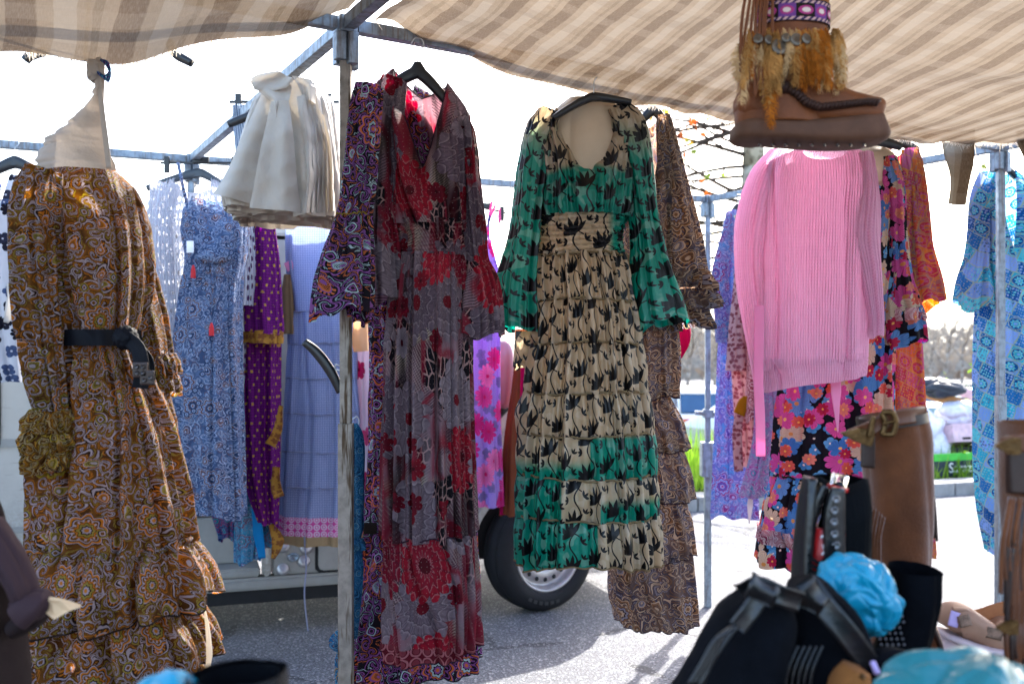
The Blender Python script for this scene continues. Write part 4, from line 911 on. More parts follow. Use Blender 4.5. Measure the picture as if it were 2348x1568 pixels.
# white parasol canopy behind the far pole
pc = thing('market_parasol', 'white pointed parasol canopy behind the far pole', 'parasol', None, gp(1680, 19, ZL)); x0, y0, _ = gp(1684, 19)
lathe('canopy', pc, M['white_canvas'], [(1.0, 1.0), (1.02, 1.06), (.02, 1.62), (0, 1.63)], Matrix.Translation((x0, y0, -1.0)), 8, False); v, f = rod((x0, y0, ZL), (x0, y0, .55), .025); pyd('pole', v, f, M['galvanised'], pc)
# market clutter on the verge
cx, cyv, _ = gp(2155, 11.6)
def clutter(name, label, cat, fn): t = thing(name, label, cat, None, (cx, cyv, .12)); fn(t); return t
def cl_banner(t):
    T2 = Matrix.Translation((cx - .02, cyv - .75, .12)) @ Matrix.Rotation(R(20), 4, 'Z')
    prism('panel', t, M['banner_dark'], [(-.45, .0), (.5, .0), (.5, .17), (-.45, .17)], 0, .02, T2); prism('top_band', t, M['banner_green'], [(-.46, .172), (.5, .172), (.5, .25), (-.46, .25)], -.004, .02, T2)
    text_mesh('lettering', 'Sarazunc', .15, M['white_ink'], t, T2 @ Matrix.Translation((0, -.008, .09)) @ Matrix.Rotation(R(90), 4, 'X'))
clutter('market_banner', 'dark banner with green top band and white lettering on the verge', 'banner', cl_banner)
def openbox(t, mat, c, s, rz, tilt=0, slats=False):
    Rm = Matrix.Rotation(rz, 3, 'Z') @ Matrix.Rotation(tilt, 3, 'X'); c = Vector(c); w_, d_, h_ = s; th = .02
    for off, sz in (((0, -d_ / 2, h_ / 2), (w_, th, h_)), ((0, d_ / 2, h_ / 2), (w_, th, h_)), ((-w_ / 2 + th / 2, 0, h_ / 2), (th, d_ - th, h_)), ((w_ / 2 - th / 2, 0, h_ / 2), (th, d_ - th, h_))):
        if not slats: box('side', t, M[mat], c + Rm @ Vector(off), sz, Rm, .003)
        else:
            for q in (.15, .5, .85): box('slat', t, M[mat], c + Rm @ Vector((off[0], off[1], h_ * q)), (sz[0], sz[1], h_ * .2), Rm, .003)
    box('base', t, M[mat], c + Rm @ Vector((0, 0, .012)), (w_ - .04, d_ - .04, th), Rm, .002)
def cl_pink(t): openbox(t, 'pink_crate', (cx + .16, cyv - .2, .42), (.55, .36, .2), R(20), R(-12)); prism('hand_slot', t, M['van_dark'], [(-.06, .1), (.06, .1), (.06, .13), (-.06, .13)], -.003, .0, Matrix.Translation((cx + .16 - .03, cyv - .2 - .2, .38)) @ Matrix.Rotation(R(20), 4, 'Z'))
clutter('pale_box', 'pale pink box resting tilted on the clutter heap', 'crate', cl_pink)
clutter('black_crate', 'black slatted crate at the end of the clutter heap', 'crate', lambda t: openbox(t, 'crate_black', (cx + .75, cyv - .2, .12), (.6, .4, .3), R(20), 0, True))
clutter('black_crate', 'black slatted crate stacked on top of another black crate', 'crate', lambda t: openbox(t, 'crate_black', (cx + .8, cyv - .15, .44), (.55, .38, .26), R(14), 0, True))
clutter('black_crate', 'low black crate under the pale pink box', 'crate', lambda t: openbox(t, 'crate_black', (cx + .1, cyv - .1, .12), (.62, .45, .28), R(20), 0, True))
o = blob('plastic_sack', None, M['plastic_white'], (cx - .34, cyv - .2, .45), (.3, .25, .36), 3, .1, 5, crumple=((9, .3), (40, .12))); tag(o, 'big translucent white plastic sack on the verge', 'sack')
o = blob('plastic_sack', None, M['plastic_white'], (cx + .25, cyv + .0, .74), (.22, .18, .13), 5, .12, 5, crumple=((9, .35), (40, .12))); tag(o, 'small white plastic bag lying above the pink box', 'sack')
o = blob('dark_bag', None, M['leather_bag'], (cx + .02, cyv + .1, 1.04), (.2, .14, .1), 6, .08, 5, crumple=((7, .45), (30, .2))); tag(o, 'dark leather bag on top of the clutter heap', 'bag')
for i, (p, q, lab) in enumerate((((cx - .15, cyv + .25, 1.0), (cx + .75, cyv + .05, .72), 'wooden plank sloping across the clutter heap'), ((cx + .1, cyv + .32, 1.12), (cx + .95, cyv + .12, .74), 'pale plank lying behind the other plank on the heap'))):
    o = beam('plank', None, M[('plank', 'pink_crate')[i]], p, q, .03, .12, .003); tag(o, lab, 'plank')
o = openbox(thing('support_crate', 'black crate hidden low behind the plank and dark bag', 'crate', None, (cx, cyv + .3, .12)), 'crate_black', (cx + .2, cyv + .3, .12), (1.3, .4, .55), R(18), 0, True)
for i, (px, D) in enumerate(((2222, 12.4), (2200, 10.9), (2178, 10.85))):
    x, y, z = gp(px, D, .12); hh = (.9, .16, .14)[i]; t = thing('shrub', ('sunlit green shrub behind the clutter heap', 'small weed tuft on the kerb by the black crate', 'small weed tuft on the kerb below the banner')[i], 'shrub', None, (x, y, z))
    n = 500 if i == 0 else 160; c = rng.normal(0, 1, (n, 3)) * np.array([.22, .2, .3]) * hh + np.array([x, y, z + hh * .5]); c[:, 2] = np.maximum(c[:, 2], z + .02); s = .035 * (1 if i == 0 else .7)
    d1 = rng.normal(0, s, (n, 3)); d2 = rng.normal(0, s, (n, 3)); V = np.stack([c, c + d1, c + d1 + d2, c + d2], 1).reshape(-1, 3); o = pyd('foliage', V, np.arange(4 * n).reshape(-1, 4), M['grass'], t); o['kind'] = 'stuff'
    v, f = rod((x, y, z), (x, y, z + hh * .5), .012); pyd('stem', v, f, M['twig'], t)
# ------------------------------------------------------------------ hangers
def hanger(label, cx, cyp, D, lx, rx, ly, ry, hook=None, mat='hanger', group=None, name='coat_hanger', thick=.011, neckh=26):
    """cx,cyp: neck; (lx,ly),(rx,ry): arm ends"""
    t = thing(name, label, 'hanger', group, P(cx, cyp, D)); k = D / F
    for ex, ey in ((lx, ly), (rx, ry)):
        if ex is None: continue
        q = np.linspace(0, 1, 14); x = cx + (ex - cx) * q; y = cyp + (ey - cyp) * (q ** 1.25)
        path = [(xx, yy, (thick / k) * (1.5 - .55 * qq), .012 + .006 * qq) for xx, yy, qq in zip(x, y, q)]
        sleeve('arm', t, M[mat], D, path, 16, 30, (), 1, 0, (1, 1), .7)
    sleeve('shoulder_piece', t, M[mat], D, [(cx, cyp - neckh, .010 / k, .011), (cx, cyp - neckh * .4, .02 / k, .012), (cx, cyp + 10, .034 / k, .013)], 16, 14, (), 1, 0, (1, 1), .6)
    hk = hook or cyp - neckh - 75; top = hk; r = 17 / 2.75 * 2.75 * (2.8 / D) * .9; y0 = cyp - neckh
    cord('hook', t, M['wire'], [(cx, y0 + 4, D), (cx, y0 - (y0 - top) * .4, D), (cx + r * .9, top + r * 1.1, D), (cx + r * .6, top + .2 * r, D), (cx - r * .3, top, D), (cx - r, top + r * .8, D)], .0017, 6, 40)
    return t
def clip_hanger(label, cx, cyp, D, hwid, tilt=0, hook=None):
    t = thing('clip_hanger', label, 'hanger', 'black clip hangers', P(cx, cyp, D)); k = D / F
    a, b = Vector(P(cx - hwid, cyp - tilt, D)), Vector(P(cx + hwid, cyp + tilt, D)); beam('bar', t, M['hanger'], a, b, .008, .011, .002)
    for s in (-.82, .82):
        p = Vector(P(cx + hwid * s, cyp + tilt * s, D)); cl = box('clip', t, M['hanger'], p + Vector((0, -.012, -.01)), (.024, .014, .075), None, .004); box('jaw', cl, M['hanger'], p + Vector((0, -.013, -.055)), (.04, .016, .026), None, .004); box('spring', cl, M['chrome'], p + Vector((0, -.02, .0)), (.01, .006, .022), None, .001)
    pl = Vector(P(cx, cyp, D)); box('centre_plate', t, M['hanger'], pl + Vector((0, -.008, .012)), (.075, .012, .03), None, .005)
    r = 15; hk = hook or cyp - 60; cord('hook', t, M['wire'], [(cx, cyp - 6, D), (cx, cyp - (cyp - hk) * .45, D), (cx + r, hk + r, D), (cx + r * .5, hk, D), (cx - r * .4, hk, D), (cx - r, hk + r * .8, D)], .0017, 6, 40)
    return t
GR = 'garments hung on the stall rails'
def gar(name, label, cat='dress', at=(0, 0, 0)): return thing(name, label, cat, GR, P(*at) if at[2] else (0, 0, 0))
def ring_seam(par, mat, D, rows, py, seed, amp=3., r=.004, dx=0):
    """ruffled seam edge round a tube at height py"""
    rows = np.array(rows, float); k = D / F; a = np.linspace(R(65), R(295), 130)
    xl, xr, dp = (float(cub(rows[:, 0], rows[:, i], np.array([py]))[0]) for i in (1, 2, 3)); r_ = np.random.default_rng(seed)
    pts = []
    for t in a:
        x = (xl + xr) / 2 + (xr - xl) / 2 * 1.01 * np.sign(math.sin(t)) * abs(math.sin(t)) ** .8; y = (dp + .006) * np.sign(math.cos(t)) * abs(math.cos(t)) ** .8 + .006 * math.sin(22 * t + seed)
        yy = py + amp * math.sin(17 * t + seed) + amp * .6 * r_.uniform(-1, 1) + 2 * amp * math.sin(3 * t + seed)
        q = P(x, yy, D); pts.append((q[0], D + y, q[2]))
    return cord('seam', par, M[mat], pts, r, 5, 300, True)

# ------------------------------------------------------------------ wine print dress
D = 2.74
hanger('black hanger holding up the wine red print dress', 958, 166, D, 872, 1046, 215, 262, 88, neckh=22, thick=.012)
g = gar('maxi_dress', 'long wine red and grey floral print dress with bell sleeves beside the weathered pole', 'dress', (980, 1490, D))
rows = [(176, 858, 1072, .07), (250, 856, 1078, .09), (330, 862, 1078, .1), (430, 875, 1072, .1), (520, 905, 1066, .09), (560, 912, 1066, .085), (600, 905, 1068, .09), (760, 893, 1074, .11), (1000, 888, 1080, .125), (1222, 886, 1085, .13)]
tube('bodice', g, M['wine_print'], D, [r for r in rows if r[0] <= 520] + [(520, 905, 1066, .09)][:0], 220, 110, (.5, 215, 45, 55, 'v'), 34, 0, 5, ((9, .014, .02, 3), (23, .005, .007, 2)), 3, .006)
neck_trim(g, M['dark_plum'], .003, .5); neck_trim(g, M['dark_plum'], .0025, .5, True)
tube('waistband', g, M['wine_print'], D, [(508, 903, 1068, .09), (545, 912, 1066, .086), (590, 907, 1070, .09)], 260, 60, None, 0, 2, 5, ((50, .003, .003, 2), (16, .008, .008, 1)), 5, .002, shir=(9, .006))
tube('skirt', g, M['wine_print'], D, [(584, 906, 1068, .09), (640, 900, 1070, .1), (760, 893, 1074, .11), (1000, 888, 1080, .125), (1222, 886, 1085, .13)], 300, 170, None, 0, 4, 5, ((13, .012, .026, 1.5), (33, .007, .004, 2)), 11, .004, uvo=(.3, .4))
tube('hem_tier', g, M['wine_print'], D, [(1214, 888, 1084, .13), (1300, 889, 1088, .135), (1486, 888, 1092, .14)], 300, 90, None, 0, 7, 6, ((12, .012, .028, 1), (40, .005, .003, 2)), 17, .003, hemtilt=-10, uvo=(.1, .13))
trace_hem(g, M['dark_plum'], .0018)
ring_seam(g, 'dark_plum', D, rows, 1218, 3, 2, .002)
sleeve('sleeve', g, M['wine_print'], D - .04, [(905, 182, 26, .035), (888, 240, 36, .055), (882, 400, 36, .05), (880, 500, 31, .045), (880, 540, 36, .055), (880, 630, 44, .07), (881, 690, 50, .08)], 110, 130, ((7, .006, .016, 3), (17, .003, .004, 4)), 4, .005, hem=14, uvo=(.7, 0))
sleeve('sleeve', g, M['wine_print'], D + .01, [(1050, 262, 18, .03), (1066, 310, 22, .05), (1078, 420, 21, .05), (1086, 540, 24, .045), (1090, 600, 25, .045), (1098, 645, 38, .065), (1100, 710, 46, .08), (1099, 765, 50, .085)], 110, 130, ((8, .004, .016, 3), (19, .003, .005, 4)), 9, .005, hem=16, uvo=(1.1, .3))
# ------------------------------------------------------------------ black and purple paisley dress behind it
D = 2.9
g = gar('maxi_dress', 'black dress with purple and orange paisley half hidden behind the wine dress', 'dress', (900, 1540, D))
tube('bodice', g, M['black_paisley'], D, [(192, 838, 990, .06), (260, 832, 1000, .08), (420, 850, 1010, .085), (600, 862, 1020, .08)], 120, 70, (.4, 120, 40, 20, 'v'), 10, 0, 5, ((8, .01, .014, 2),), 4, .004)
tube('skirt', g, M['black_paisley'], D, [(590, 860, 1030, .08), (740, 850, 1060, .09), (900, 852, 1075, .09), (1060, 850, 1080, .1), (1222, 838, 1088, .1)], 170, 120, None, 0, 3, 5, ((10, .012, .02, 2), (25, .005, .004, 2)), 5, .003)
tube('hem_tier', g, M['black_paisley'], D, [(1214, 838, 1088, .1), (1360, 815, 1092, .12), (1540, 802, 1094, .13)], 190, 90, None, 0, 9, 5, ((11, .014, .026, 1), (30, .005, .003, 2)), 8, .003, hemtilt=-26, uvo=(.2, .1))
trace_hem(g, M['black_belt'], .0018)
sleeve('sleeve', g, M['black_paisley'], D - .36, [(845, 196, 30, .03), (836, 260, 34, .05), (824, 400, 33, .05), (812, 490, 34, .05), (802, 560, 48, .07), (790, 640, 60, .085), (782, 722, 62, .09)], 120, 130, ((8, .004, .018, 2), (19, .003, .004, 2)), 14, .004, hem=20, uvo=(.3, .2))
sleeve('sleeve_lining', g, M['black_paisley'], D + .03, [(850, 640, 40, .05), (848, 700, 52, .06), (846, 742, 56, .06)], 60, 30, ((9, .006, .012, 2),), 6, 0, hem=8, uvo=(.8, .2))
ring_seam(g, 'yellow_trim', D - .37, [(500, 776, 846, .06), (510, 775, 846, .06), (520, 774, 846, .06)], 496, 4, 1.5, .0016)
sleeve('tape_patch', g, M['brown_tape'], D - .1, [(834, 1211, 13, .004), (886, 1211, 14, .004)], 12, 10, (), 1, 0, (1, 1))
cord('loose_thread', g, M['orange_silk'], [(893, 1500, D - .1), (897, 1540, D - .1), (905, 1556, D - .1)], .0012, 5)
# ------------------------------------------------------------------ green and beige lotus dress
D = 3.05
hanger('black hanger over the pale bust form wearing the green lotus dress', 1362, 222, D - .07, 1268, 1447, 272, 236, 150, neckh=6, thick=.009)
bf = thing('bust_form', 'pale cream plastic bust form inside the green lotus dress', 'bust form', None, P(1345, 420, D))
tube('torso', bf, M['form_skin'], D + .02, [(224, 1305, 1392, .02), (250, 1275, 1420, .055), (300, 1250, 1445, .07), (400, 1252, 1440, .075), (520, 1268, 1425, .07)], 120, 60, None, 0, 0, 5, ((3, .004, .006, .3), (6, .001, .003, .4)), 1)
g = gar('tiered_dress', 'green and beige tiered dress printed with black lotus flowers and long sleeves', 'dress', (1350, 1280, D))
tube('bodice', g, M['lotus_bodice'], D, [(246, 1238, 1462, .075), (300, 1228, 1462, .09), (400, 1236, 1458, .1), (470, 1234, 1452, .11), (500, 1240, 1445, .1)], 260, 110, (.6, 132, 10, 46, 'u'), -8, 2, 5, ((18, .012, .018, 1.2), (37, .005, .004, 2)), 6, .008)
neck_trim(g, M['lotus_skirt'], [.004, .009, .005, .01, .004, .009, .005, .01, .006, .01, .005, .009, .005, .01, .006, .009, .005, .01, .005, .009, .004], .6)
tube('waist', g, M['lotus_waist'], D, [(497, 1238, 1434, .1), (545, 1240, 1424, .095), (592, 1234, 1430, .1)], 340, 90, None, 0, 3, 6, ((60, .003, .003, 1), (14, .006, .006, 2)), 7, .002, shir=(11.5, .009))
TR = [(585, 1234, 1428, .1), (690, 1232, 1450, .12), (786, 1222, 1465, .13), (897, 1206, 1478, .14), (990, 1196, 1494, .15), (1084, 1194, 1497, .155), (1176, 1190, 1501, .16), (1278, 1188, 1511, .165)]
tm = ['skirt', 'skirt', 'skirt', 'skirt', 'tier5', 'tier6', 'tier7']
for i in range(7):
    a, b = TR[i], TR[i + 1]; mid = tuple((x + y) / 2 for x, y in zip(a, b)); mid = (mid[0], mid[1] - 1, mid[2] + 1, mid[3] + .004)
    tube('skirt_tier', g, M['lotus_' + tm[i]], D, [(a[0] - 4, a[1] + 2, a[2] - 2, a[3] - .004), mid, (b[0] + 3, b[1], b[2], b[3])], 300, 46, None, 0, 2 if i < 6 else 8, 8, ((17, .022, .028, .5), (46, .005, .003, .9)), 20, .007, uvo=(.07 * i, 0.), puff=.007, sr=(560, 1290))
    if i == 6: trace_hem(g, M['seam_tan'], .003)
    if i: ring_seam(g, 'seam_tan', D - .008, TR, a[0], i, 1.6, .0032)
ring_seam(g, 'seam_tan', D - .008, TR, 587, 9, 1.5, .0035)
sleeve('sleeve', g, M['lotus_sleeve'], D - .01, [(1262, 256, 24, .04), (1246, 300, 38, .06), (1226, 380, 36, .065), (1214, 470, 34, .06), (1203, 560, 38, .06), (1190, 640, 48, .075), (1184, 710, 55, .085), (1184, 748, 54, .085)], 130, 140, ((6, .008, .016, 2), (15, .004, .005, 3)), 5, .007, hem=16)
sleeve('sleeve', g, M['lotus_sleeve'], D - .02, [(1410, 246, 22, .04), (1437, 290, 40, .06), (1460, 380, 32, .06), (1472, 470, 28, .055), (1486, 560, 33, .055), (1496, 640, 47, .075), (1506, 700, 58, .085), (1514, 745, 62, .09)], 130, 140, ((6, .008, .018, 2), (15, .004, .005, 3)), 12, .007, hem=18)
for i, pts in enumerate(([(1208, 760, 24, .03), (1206, 800, 26, .035), (1204, 842, 24, .035)], [(1214, 910, 18, .03), (1208, 950, 26, .04), (1214, 1000, 24, .035)])):
    sleeve('cuff_flounce', g, M['lotus_skirt'], D + .03, pts, 50, 30, ((7, .004, .01, 1),), 3 + i, .006, hem=8)
# ------------------------------------------------------------------ taupe paisley dress
D = 3.32
hanger('dark hanger of the taupe paisley dress', 1498, 252, D, 1462, 1532, 290, 292, 190, neckh=8, thick=.012)
g = gar('tiered_dress', 'taupe grey paisley dress with ruffled cuffs behind the green lotus dress', 'dress', (1500, 1410, D))
tube('bodice', g, M['taupe_paisley'], D, [(262, 1440, 1538, .05), (320, 1430, 1545, .07), (450, 1425, 1550, .08), (620, 1430, 1545, .08), (760, 1420, 1556, .09)], 120, 90, (.5, 190, 30, 16, 'v'), 6, 0, 5, ((9, .008, .016, 2), (21, .004, .004, 2)), 4, .005)
TT = [(752, 1420, 1556, .09), (905, 1410, 1550, .1), (1022, 1405, 1580, .11), (1136, 1400, 1588, .12), (1262, 1398, 1590, .125), (1415, 1414, 1594, .13)]
for i in range(5):
    a, b = TT[i], TT[i + 1]; q = 18 if i in (1, 2, 3) else 4
    tube('skirt_tier', g, M['taupe_paisley'], D + .004 * i, [(a[0] - 6, a[1] + 6, a[2] - q * 1.5, a[3] - .01), ((a[0] + b[0]) / 2, a[1] + 2, (a[2] - q + b[2]) / 2, a[3]), (b[0] + 6, b[1], b[2], b[3] + .008)], 170, 50, None, 0, 5, 7, ((11, .012, .02, .8), (30, .006, .003, 1.5)), 30 + i, .008, uvo=(.05 * i, .03 * i), puff=.01)
    trace_hem(g, M['dark_plum'], .0018)
sleeve('sleeve', g, M['taupe_paisley'], D - .02, [(1520, 266, 12, .03), (1530, 330, 20, .05), (1546, 440, 30, .06), (1562, 540, 38, .07), (1572, 640, 42, .07)], 90, 100, ((6, .008, .018, 2), (14, .004, .004, 2)), 7, .005, hem=4)
for i, (cx_, cy_, hw) in enumerate(((1566, 648, 60), (1572, 690, 68), (1562, 730, 58))):
    sleeve('cuff_ruffle', g, M['taupe_paisley'], D - .03, [(cx_ - 2, cy_ - 26, hw * .8, .07), (cx_, cy_, hw, .085), (cx_ + 2, cy_ + 22, hw * 1.06, .09)], 150, 24, ((15, .018, .034, 1), (31, .006, .01, 2)), 40 + i, .008, hem=9, uvo=(.2 * i, 0))
cord('loose_thread', g, M['seam_tan'], [(1452, 1415, D - .1), (1455, 1428, D - .1), (1450, 1438, D - .1), (1458, 1446, D - .1)], .0012, 5)
o = sleeve('magenta_cloth', None, M['magenta'], D + .3, [(1556, 735, 24, .03), (1562, 770, 22, .04), (1545, 815, 16, .03)], 40, 30, ((5, .004, .008, 1),), 3, .004, (1, 1)); tag(o, 'bright magenta cloth peeking out beside the taupe dress cuff', 'garment', GR)
# ------------------------------------------------------------------ pink knitted sweater
D = 3.55
g = gar('knit_sweater', 'pale pink ribbed knitted sweater hanging under the fringed boot', 'sweater', (1870, 870, D))
tube('body', g, M['pink_knit'], D, [(334, 1788, 1998, .06), (372, 1764, 2006, .075), (440, 1752, 2002, .085), (560, 1748, 1994, .095), (700, 1745, 1988, .105), (835, 1742, 1984, .115)], 380, 150, (.42, 34, 4, 34, 'r'), -2, 3, 4, ((5, .014, .02, .6), (64, .0016, .0016, .3)), 6, .007, hemtilt=-18)
tube('hem_rib', g, M['pink_rib'], D, [(822, 1744, 1984, .116), (850, 1748, 1982, .116), (878, 1754, 1978, .112)], 380, 24, None, 0, 3, 4, ((5, .02, .02, .6), (60, .002, .002, 0)), 6, 0, hemtilt=-22)
sleeve('sleeve', g, M['pink_knit'], D + .05, [(1790, 352, 22, .04), (1756, 410, 34, .06), (1730, 500, 36, .07), (1720, 590, 31, .065), (1728, 690, 30, .06), (1742, 790, 27, .05), (1756, 882, 25, .045)], 160, 140, ((3, .012, .014, 2), (24, .002, .002, .4)), 5, .005, hem=6)
sleeve('sleeve', g, M['pink_knit'], D - .045, [(1984, 350, 14, .03), (1986, 430, 26, .05), (1977, 540, 38, .065), (1988, 620, 30, .06), (1999, 700, 22, .05), (2003, 740, 19, .045), (2003, 770, 19, .04)], 160, 140, ((3, .01, .012, 2), (24, .002, .002, .4)), 8, .005, hem=6)
sleeve('sleeve_cuff', g, M['pink_rib'], D - .005, [(1762, 850, 24, .045), (1764, 894, 34, .05)], 120, 16, ((24, .002, .002, 0),), 2, 0)
strip('tie_belt', g, M['pink_tie'], [(1741, 700, D - .11), (1739, 860, D - .12), (1743, 960, D - .12), (1744, 1046, D - .12)], .034, 50, .15)
strip('tie_belt', g, M['pink_tie'], [(1914, 850, D + .02), (1917, 900, D - .0), (1921, 990, D - .0)], [.036, .036, .004], 30, .1)
# ------------------------------------------------------------------ black floral dress
D = 3.82
hanger('black hanger above the black floral dress and pink sweater', 2010, 322, D - .1, 1940, 2066, 336, 338, 260, neckh=4, thick=.014)
bf = thing('bust_form', 'tan bust form shoulder showing above the black floral dress', 'bust form', None, P(2000, 430, D))
tube('torso', bf, M['form_skin'], D + .02, [(338, 1930, 2030, .03), (360, 1920, 2050, .07), (430, 1915, 2050, .08), (560, 1930, 2040, .07)], 60, 40, None, 0, 0, 5, (), 1)
g = gar('floral_dress', 'black dress with big pink and blue flowers below and behind the pink sweater', 'dress', (1880, 1280, D))
rowsF = [(352, 1920, 2062, .06), (430, 1910, 2062, .09), (560, 1900, 2058, .09), (720, 1860, 2045, .1), (870, 1800, 2040, .13), (990, 1782, 2040, .14), (1092, 1776, 2036, .15)]
tube('body', g, M['black_floral'], D, rowsF, 240, 130, (.45, 60, 20, 30, 'r'), 4, 0, 5, ((10, .01, .024, 1.2), (27, .005, .004, 2)), 4, .005)
tube('hem_tier', g, M['black_floral'], D, [(1086, 1776, 2036, .15), (1160, 1757, 2036, .16), (1286, 1738, 2034, .17)], 240, 60, None, 0, 9, 6, ((12, .01, .028, 1), (36, .006, .003, 2)), 9, .005, uvo=(.2, .1), hemtilt=-4)
tube('border_band', g, M['rose_paisley'], D, [(1206, 1745, 2040, .176), (1222, 1743, 2040, .178), (1240, 1741, 2040, .178)], 200, 8, None, 0, 0, 6, ((12, .022, .022, 1),), 9, 0)
ring_seam(g, 'brown_tape', D - .005, rowsF, 1090, 4, 2, .004)
sleeve('sleeve', g, M['black_floral'], D - .03, [(2036, 360, 16, .03), (2042, 420, 26, .06), (2046, 540, 28, .06), (2052, 640, 34, .06), (2058, 720, 48, .08), (2062, 790, 52, .085)], 100, 110, ((6, .006, .018, 2), (14, .004, .005, 2)), 7, .005, hem=12, uvo=(.4, 0))
sleeve('sleeve_band', g, M['rose_paisley'], D - .03, [(2060, 708, 47, .082), (2062, 736, 51, .087)], 90, 10, ((6, .017, .018, 0),), 7, 0)
# ------------------------------------------------------------------ orange kaftan
D = 4.1
hanger('dark hanger holding the orange kaftan', 2062, 326, D, 2020, 2104, 348, 344, 286, neckh=10, thick=.014)
g = gar('kaftan', 'orange and pink patchwork print kaftan beside the black floral dress', 'dress', (2070, 1260, D))
tube('body', g, M['orange_tiles'], D, [(338, 2012, 2106, .05), (400, 2010, 2104, .08), (600, 2008, 2094, .09), (800, 2010, 2100, .1), (1050, 2014, 2114, .11), (1265, 2018, 2130, .12)], 140, 130, (.4, 60, 20, 12, 'v'), 2, 6, 5, ((9, .01, .022, 1.2), (23, .004, .004, 2)), 4, .004)
sleeve('sleeve', g, M['orange_tiles'], D - .03, [(2086, 342, 18, .03), (2092, 400, 24, .05), (2096, 500, 30, .06), (2100, 570, 32, .06), (2110, 640, 42, .07), (2116, 700, 46, .08)], 100, 110, ((7, .006, .02, 2), (15, .004, .004, 2)), 6, .004, hem=14)
# ------------------------------------------------------------------ turquoise kaftan
D = 4.55
hanger('dark blue hanger behind the pole holding the turquoise kaftan', 2297, 378, D, 2266, 2330, 408, 408, 318, neckh=14, thick=.012)
g = gar('kaftan', 'turquoise and blue patchwork print kaftan behind the pole at the right edge', 'dress', (2310, 1270, D))
tube('body', g, M['turquoise_tiles'], D, [(388, 2250, 2352, .05), (460, 2240, 2372, .08), (700, 2246, 2385, .1), (900, 2244, 2392, .11), (1150, 2252, 2398, .12), (1275, 2276, 2400, .12)], 180, 140, (.35, 200, 16, 26, 'v'), 0, 14, 7, ((9, .012, .024, 1.2), (21, .004, .004, 2)), 5, .004)
sleeve('sleeve', g, M['turquoise_tiles'], D - .03, [(2262, 396, 14, .03), (2252, 450, 22, .05), (2248, 540, 24, .05), (2244, 590, 26, .05), (2240, 650, 40, .07), (2236, 705, 46, .08)], 100, 110, ((7, .006, .02, 2), (15, .004, .004, 2)), 8, .004, hem=12, uvo=(.3, .1))
# ------------------------------------------------------------------ mustard paisley dress (nearest, left)
D = 2.34
g = gar('paisley_dress', 'mustard brown paisley dress with ruffled tiers tied with a black belt', 'dress', (270, 1560, D))
rw = [(374, 92, 268, .05), (420, 96, 302, .08), (500, 136, 328, .09), (620, 150, 338, .095), (740, 168, 320, .08), (780, 172, 310, .075), (840, 162, 336, .085), (960, 122, 382, .11), (1100, 90, 408, .135), (1248, 92, 428, .14)]
tube('bodice', g, M['mustard_paisley'], D, rw[:6], 240, 130, (.62, 8, -4, 62, 'r'), -4, 0, 5, ((7, .004, .022, 1.5), (19, .001, .006, 2)), 4, .007)
tube('skirt', g, M['mustard_paisley'], D, rw[5:], 260, 140, None, 0, 3, 5, ((10, .018, .03, 1.2), (27, .005, .005, 2)), 12, .01, uvo=(.1, .07))
T3 = [(1240, 88, 430, .125, 1388, 62, 486, .2), (1366, 96, 436, .125, 1532, 84, 490, .2), (1505, 130, 430, .12, 1660, 150, 462, .19)]
for i, (y0_, l0, r0_, d0, y1_, l1, r1_, d1) in enumerate(T3):
    tube('ruffle_tier', g, M['mustard_paisley'], D + .01 * i, [(y0_, l0 + 4, r0_ - 8, d0), ((y0_ + y1_) / 2, (l0 + l1) / 2 - 4, (r0_ + r1_) / 2 + 6, (d0 + d1) / 2 + .008), (y1_, l1, r1_, d1)], 300, 70, None, 8, 20, 8, ((11, .018, .045, 1), (33, .01, .004, 1.5)), 50 + i, .01, puff=.006, uvo=(.2 * i, .11 * i), hemtilt=-16)
    trace_hem(g, M['brown_tape'], .0022)
    ring_seam(g, 'mustard_paisley', D, [(y0_ - 2, l0, r0_, d0), (y0_, l0, r0_, d0), (y0_ + 2, l0, r0_, d0)], y0_ + 2, i, 3.5, .006)
sleeve('sleeve', g, M['mustard_paisley'], D - .1, [(108, 388, 28, .04), (92, 440, 44, .055), (84, 540, 48, .06), (88, 660, 48, .06), (100, 790, 46, .055), (116, 900, 40, .05), (124, 950, 34, .045)], 130, 150, ((5, .01, .016, 2), (15, .004, .005, 2)), 6, .008, uvo=(.5, .2))
for i, (cy_, hw) in enumerate(((965, 50), (1010, 60), (1052, 54))):
    sleeve('cuff_ruffle', g, M['gold_ruffle'], D - .11, [(122, cy_ - 26, hw * .8, .06), (122, cy_, hw, .075), (122, cy_ + 24, hw * .98, .07)], 160, 24, ((13, .01, .016, 1), (27, .004, .006, 2)), 60 + i, .008, hem=6, uvo=(.2 * i, .3))
ring_seam(g, 'yellow_trim', D - .085, [(930, 86, 166, .055), (945, 84, 168, .055), (960, 82, 170, .055)], 946, 5, 2, .005)
ring_seam(g, 'yellow_trim', D - .085, [(1000, 64, 182, .07), (1010, 64, 182, .07), (1080, 66, 180, .07)], 1076, 6, 3, .003)
sleeve('sleeve', g, M['mustard_paisley'], D + .09, [(336, 600, 10, .03), (346, 680, 20, .05), (356, 750, 24, .05), (364, 815, 24, .05)], 90, 90, ((5, .008, .012, 2),), 9, .006, uvo=(.9, .1))
for i, (cy_, hw) in enumerate(((838, 30), (880, 34))):
    sleeve('cuff_ruffle', g, M['mustard_paisley'], D + .09, [(366, cy_ - 24, hw * .8, .05), (370, cy_, hw, .06), (372, cy_ + 26, hw, .06)], 110, 20, ((11, .008, .014, 1), (23, .004, .005, 2)), 70 + i, .006, hem=6, uvo=(.3, .2 * i))
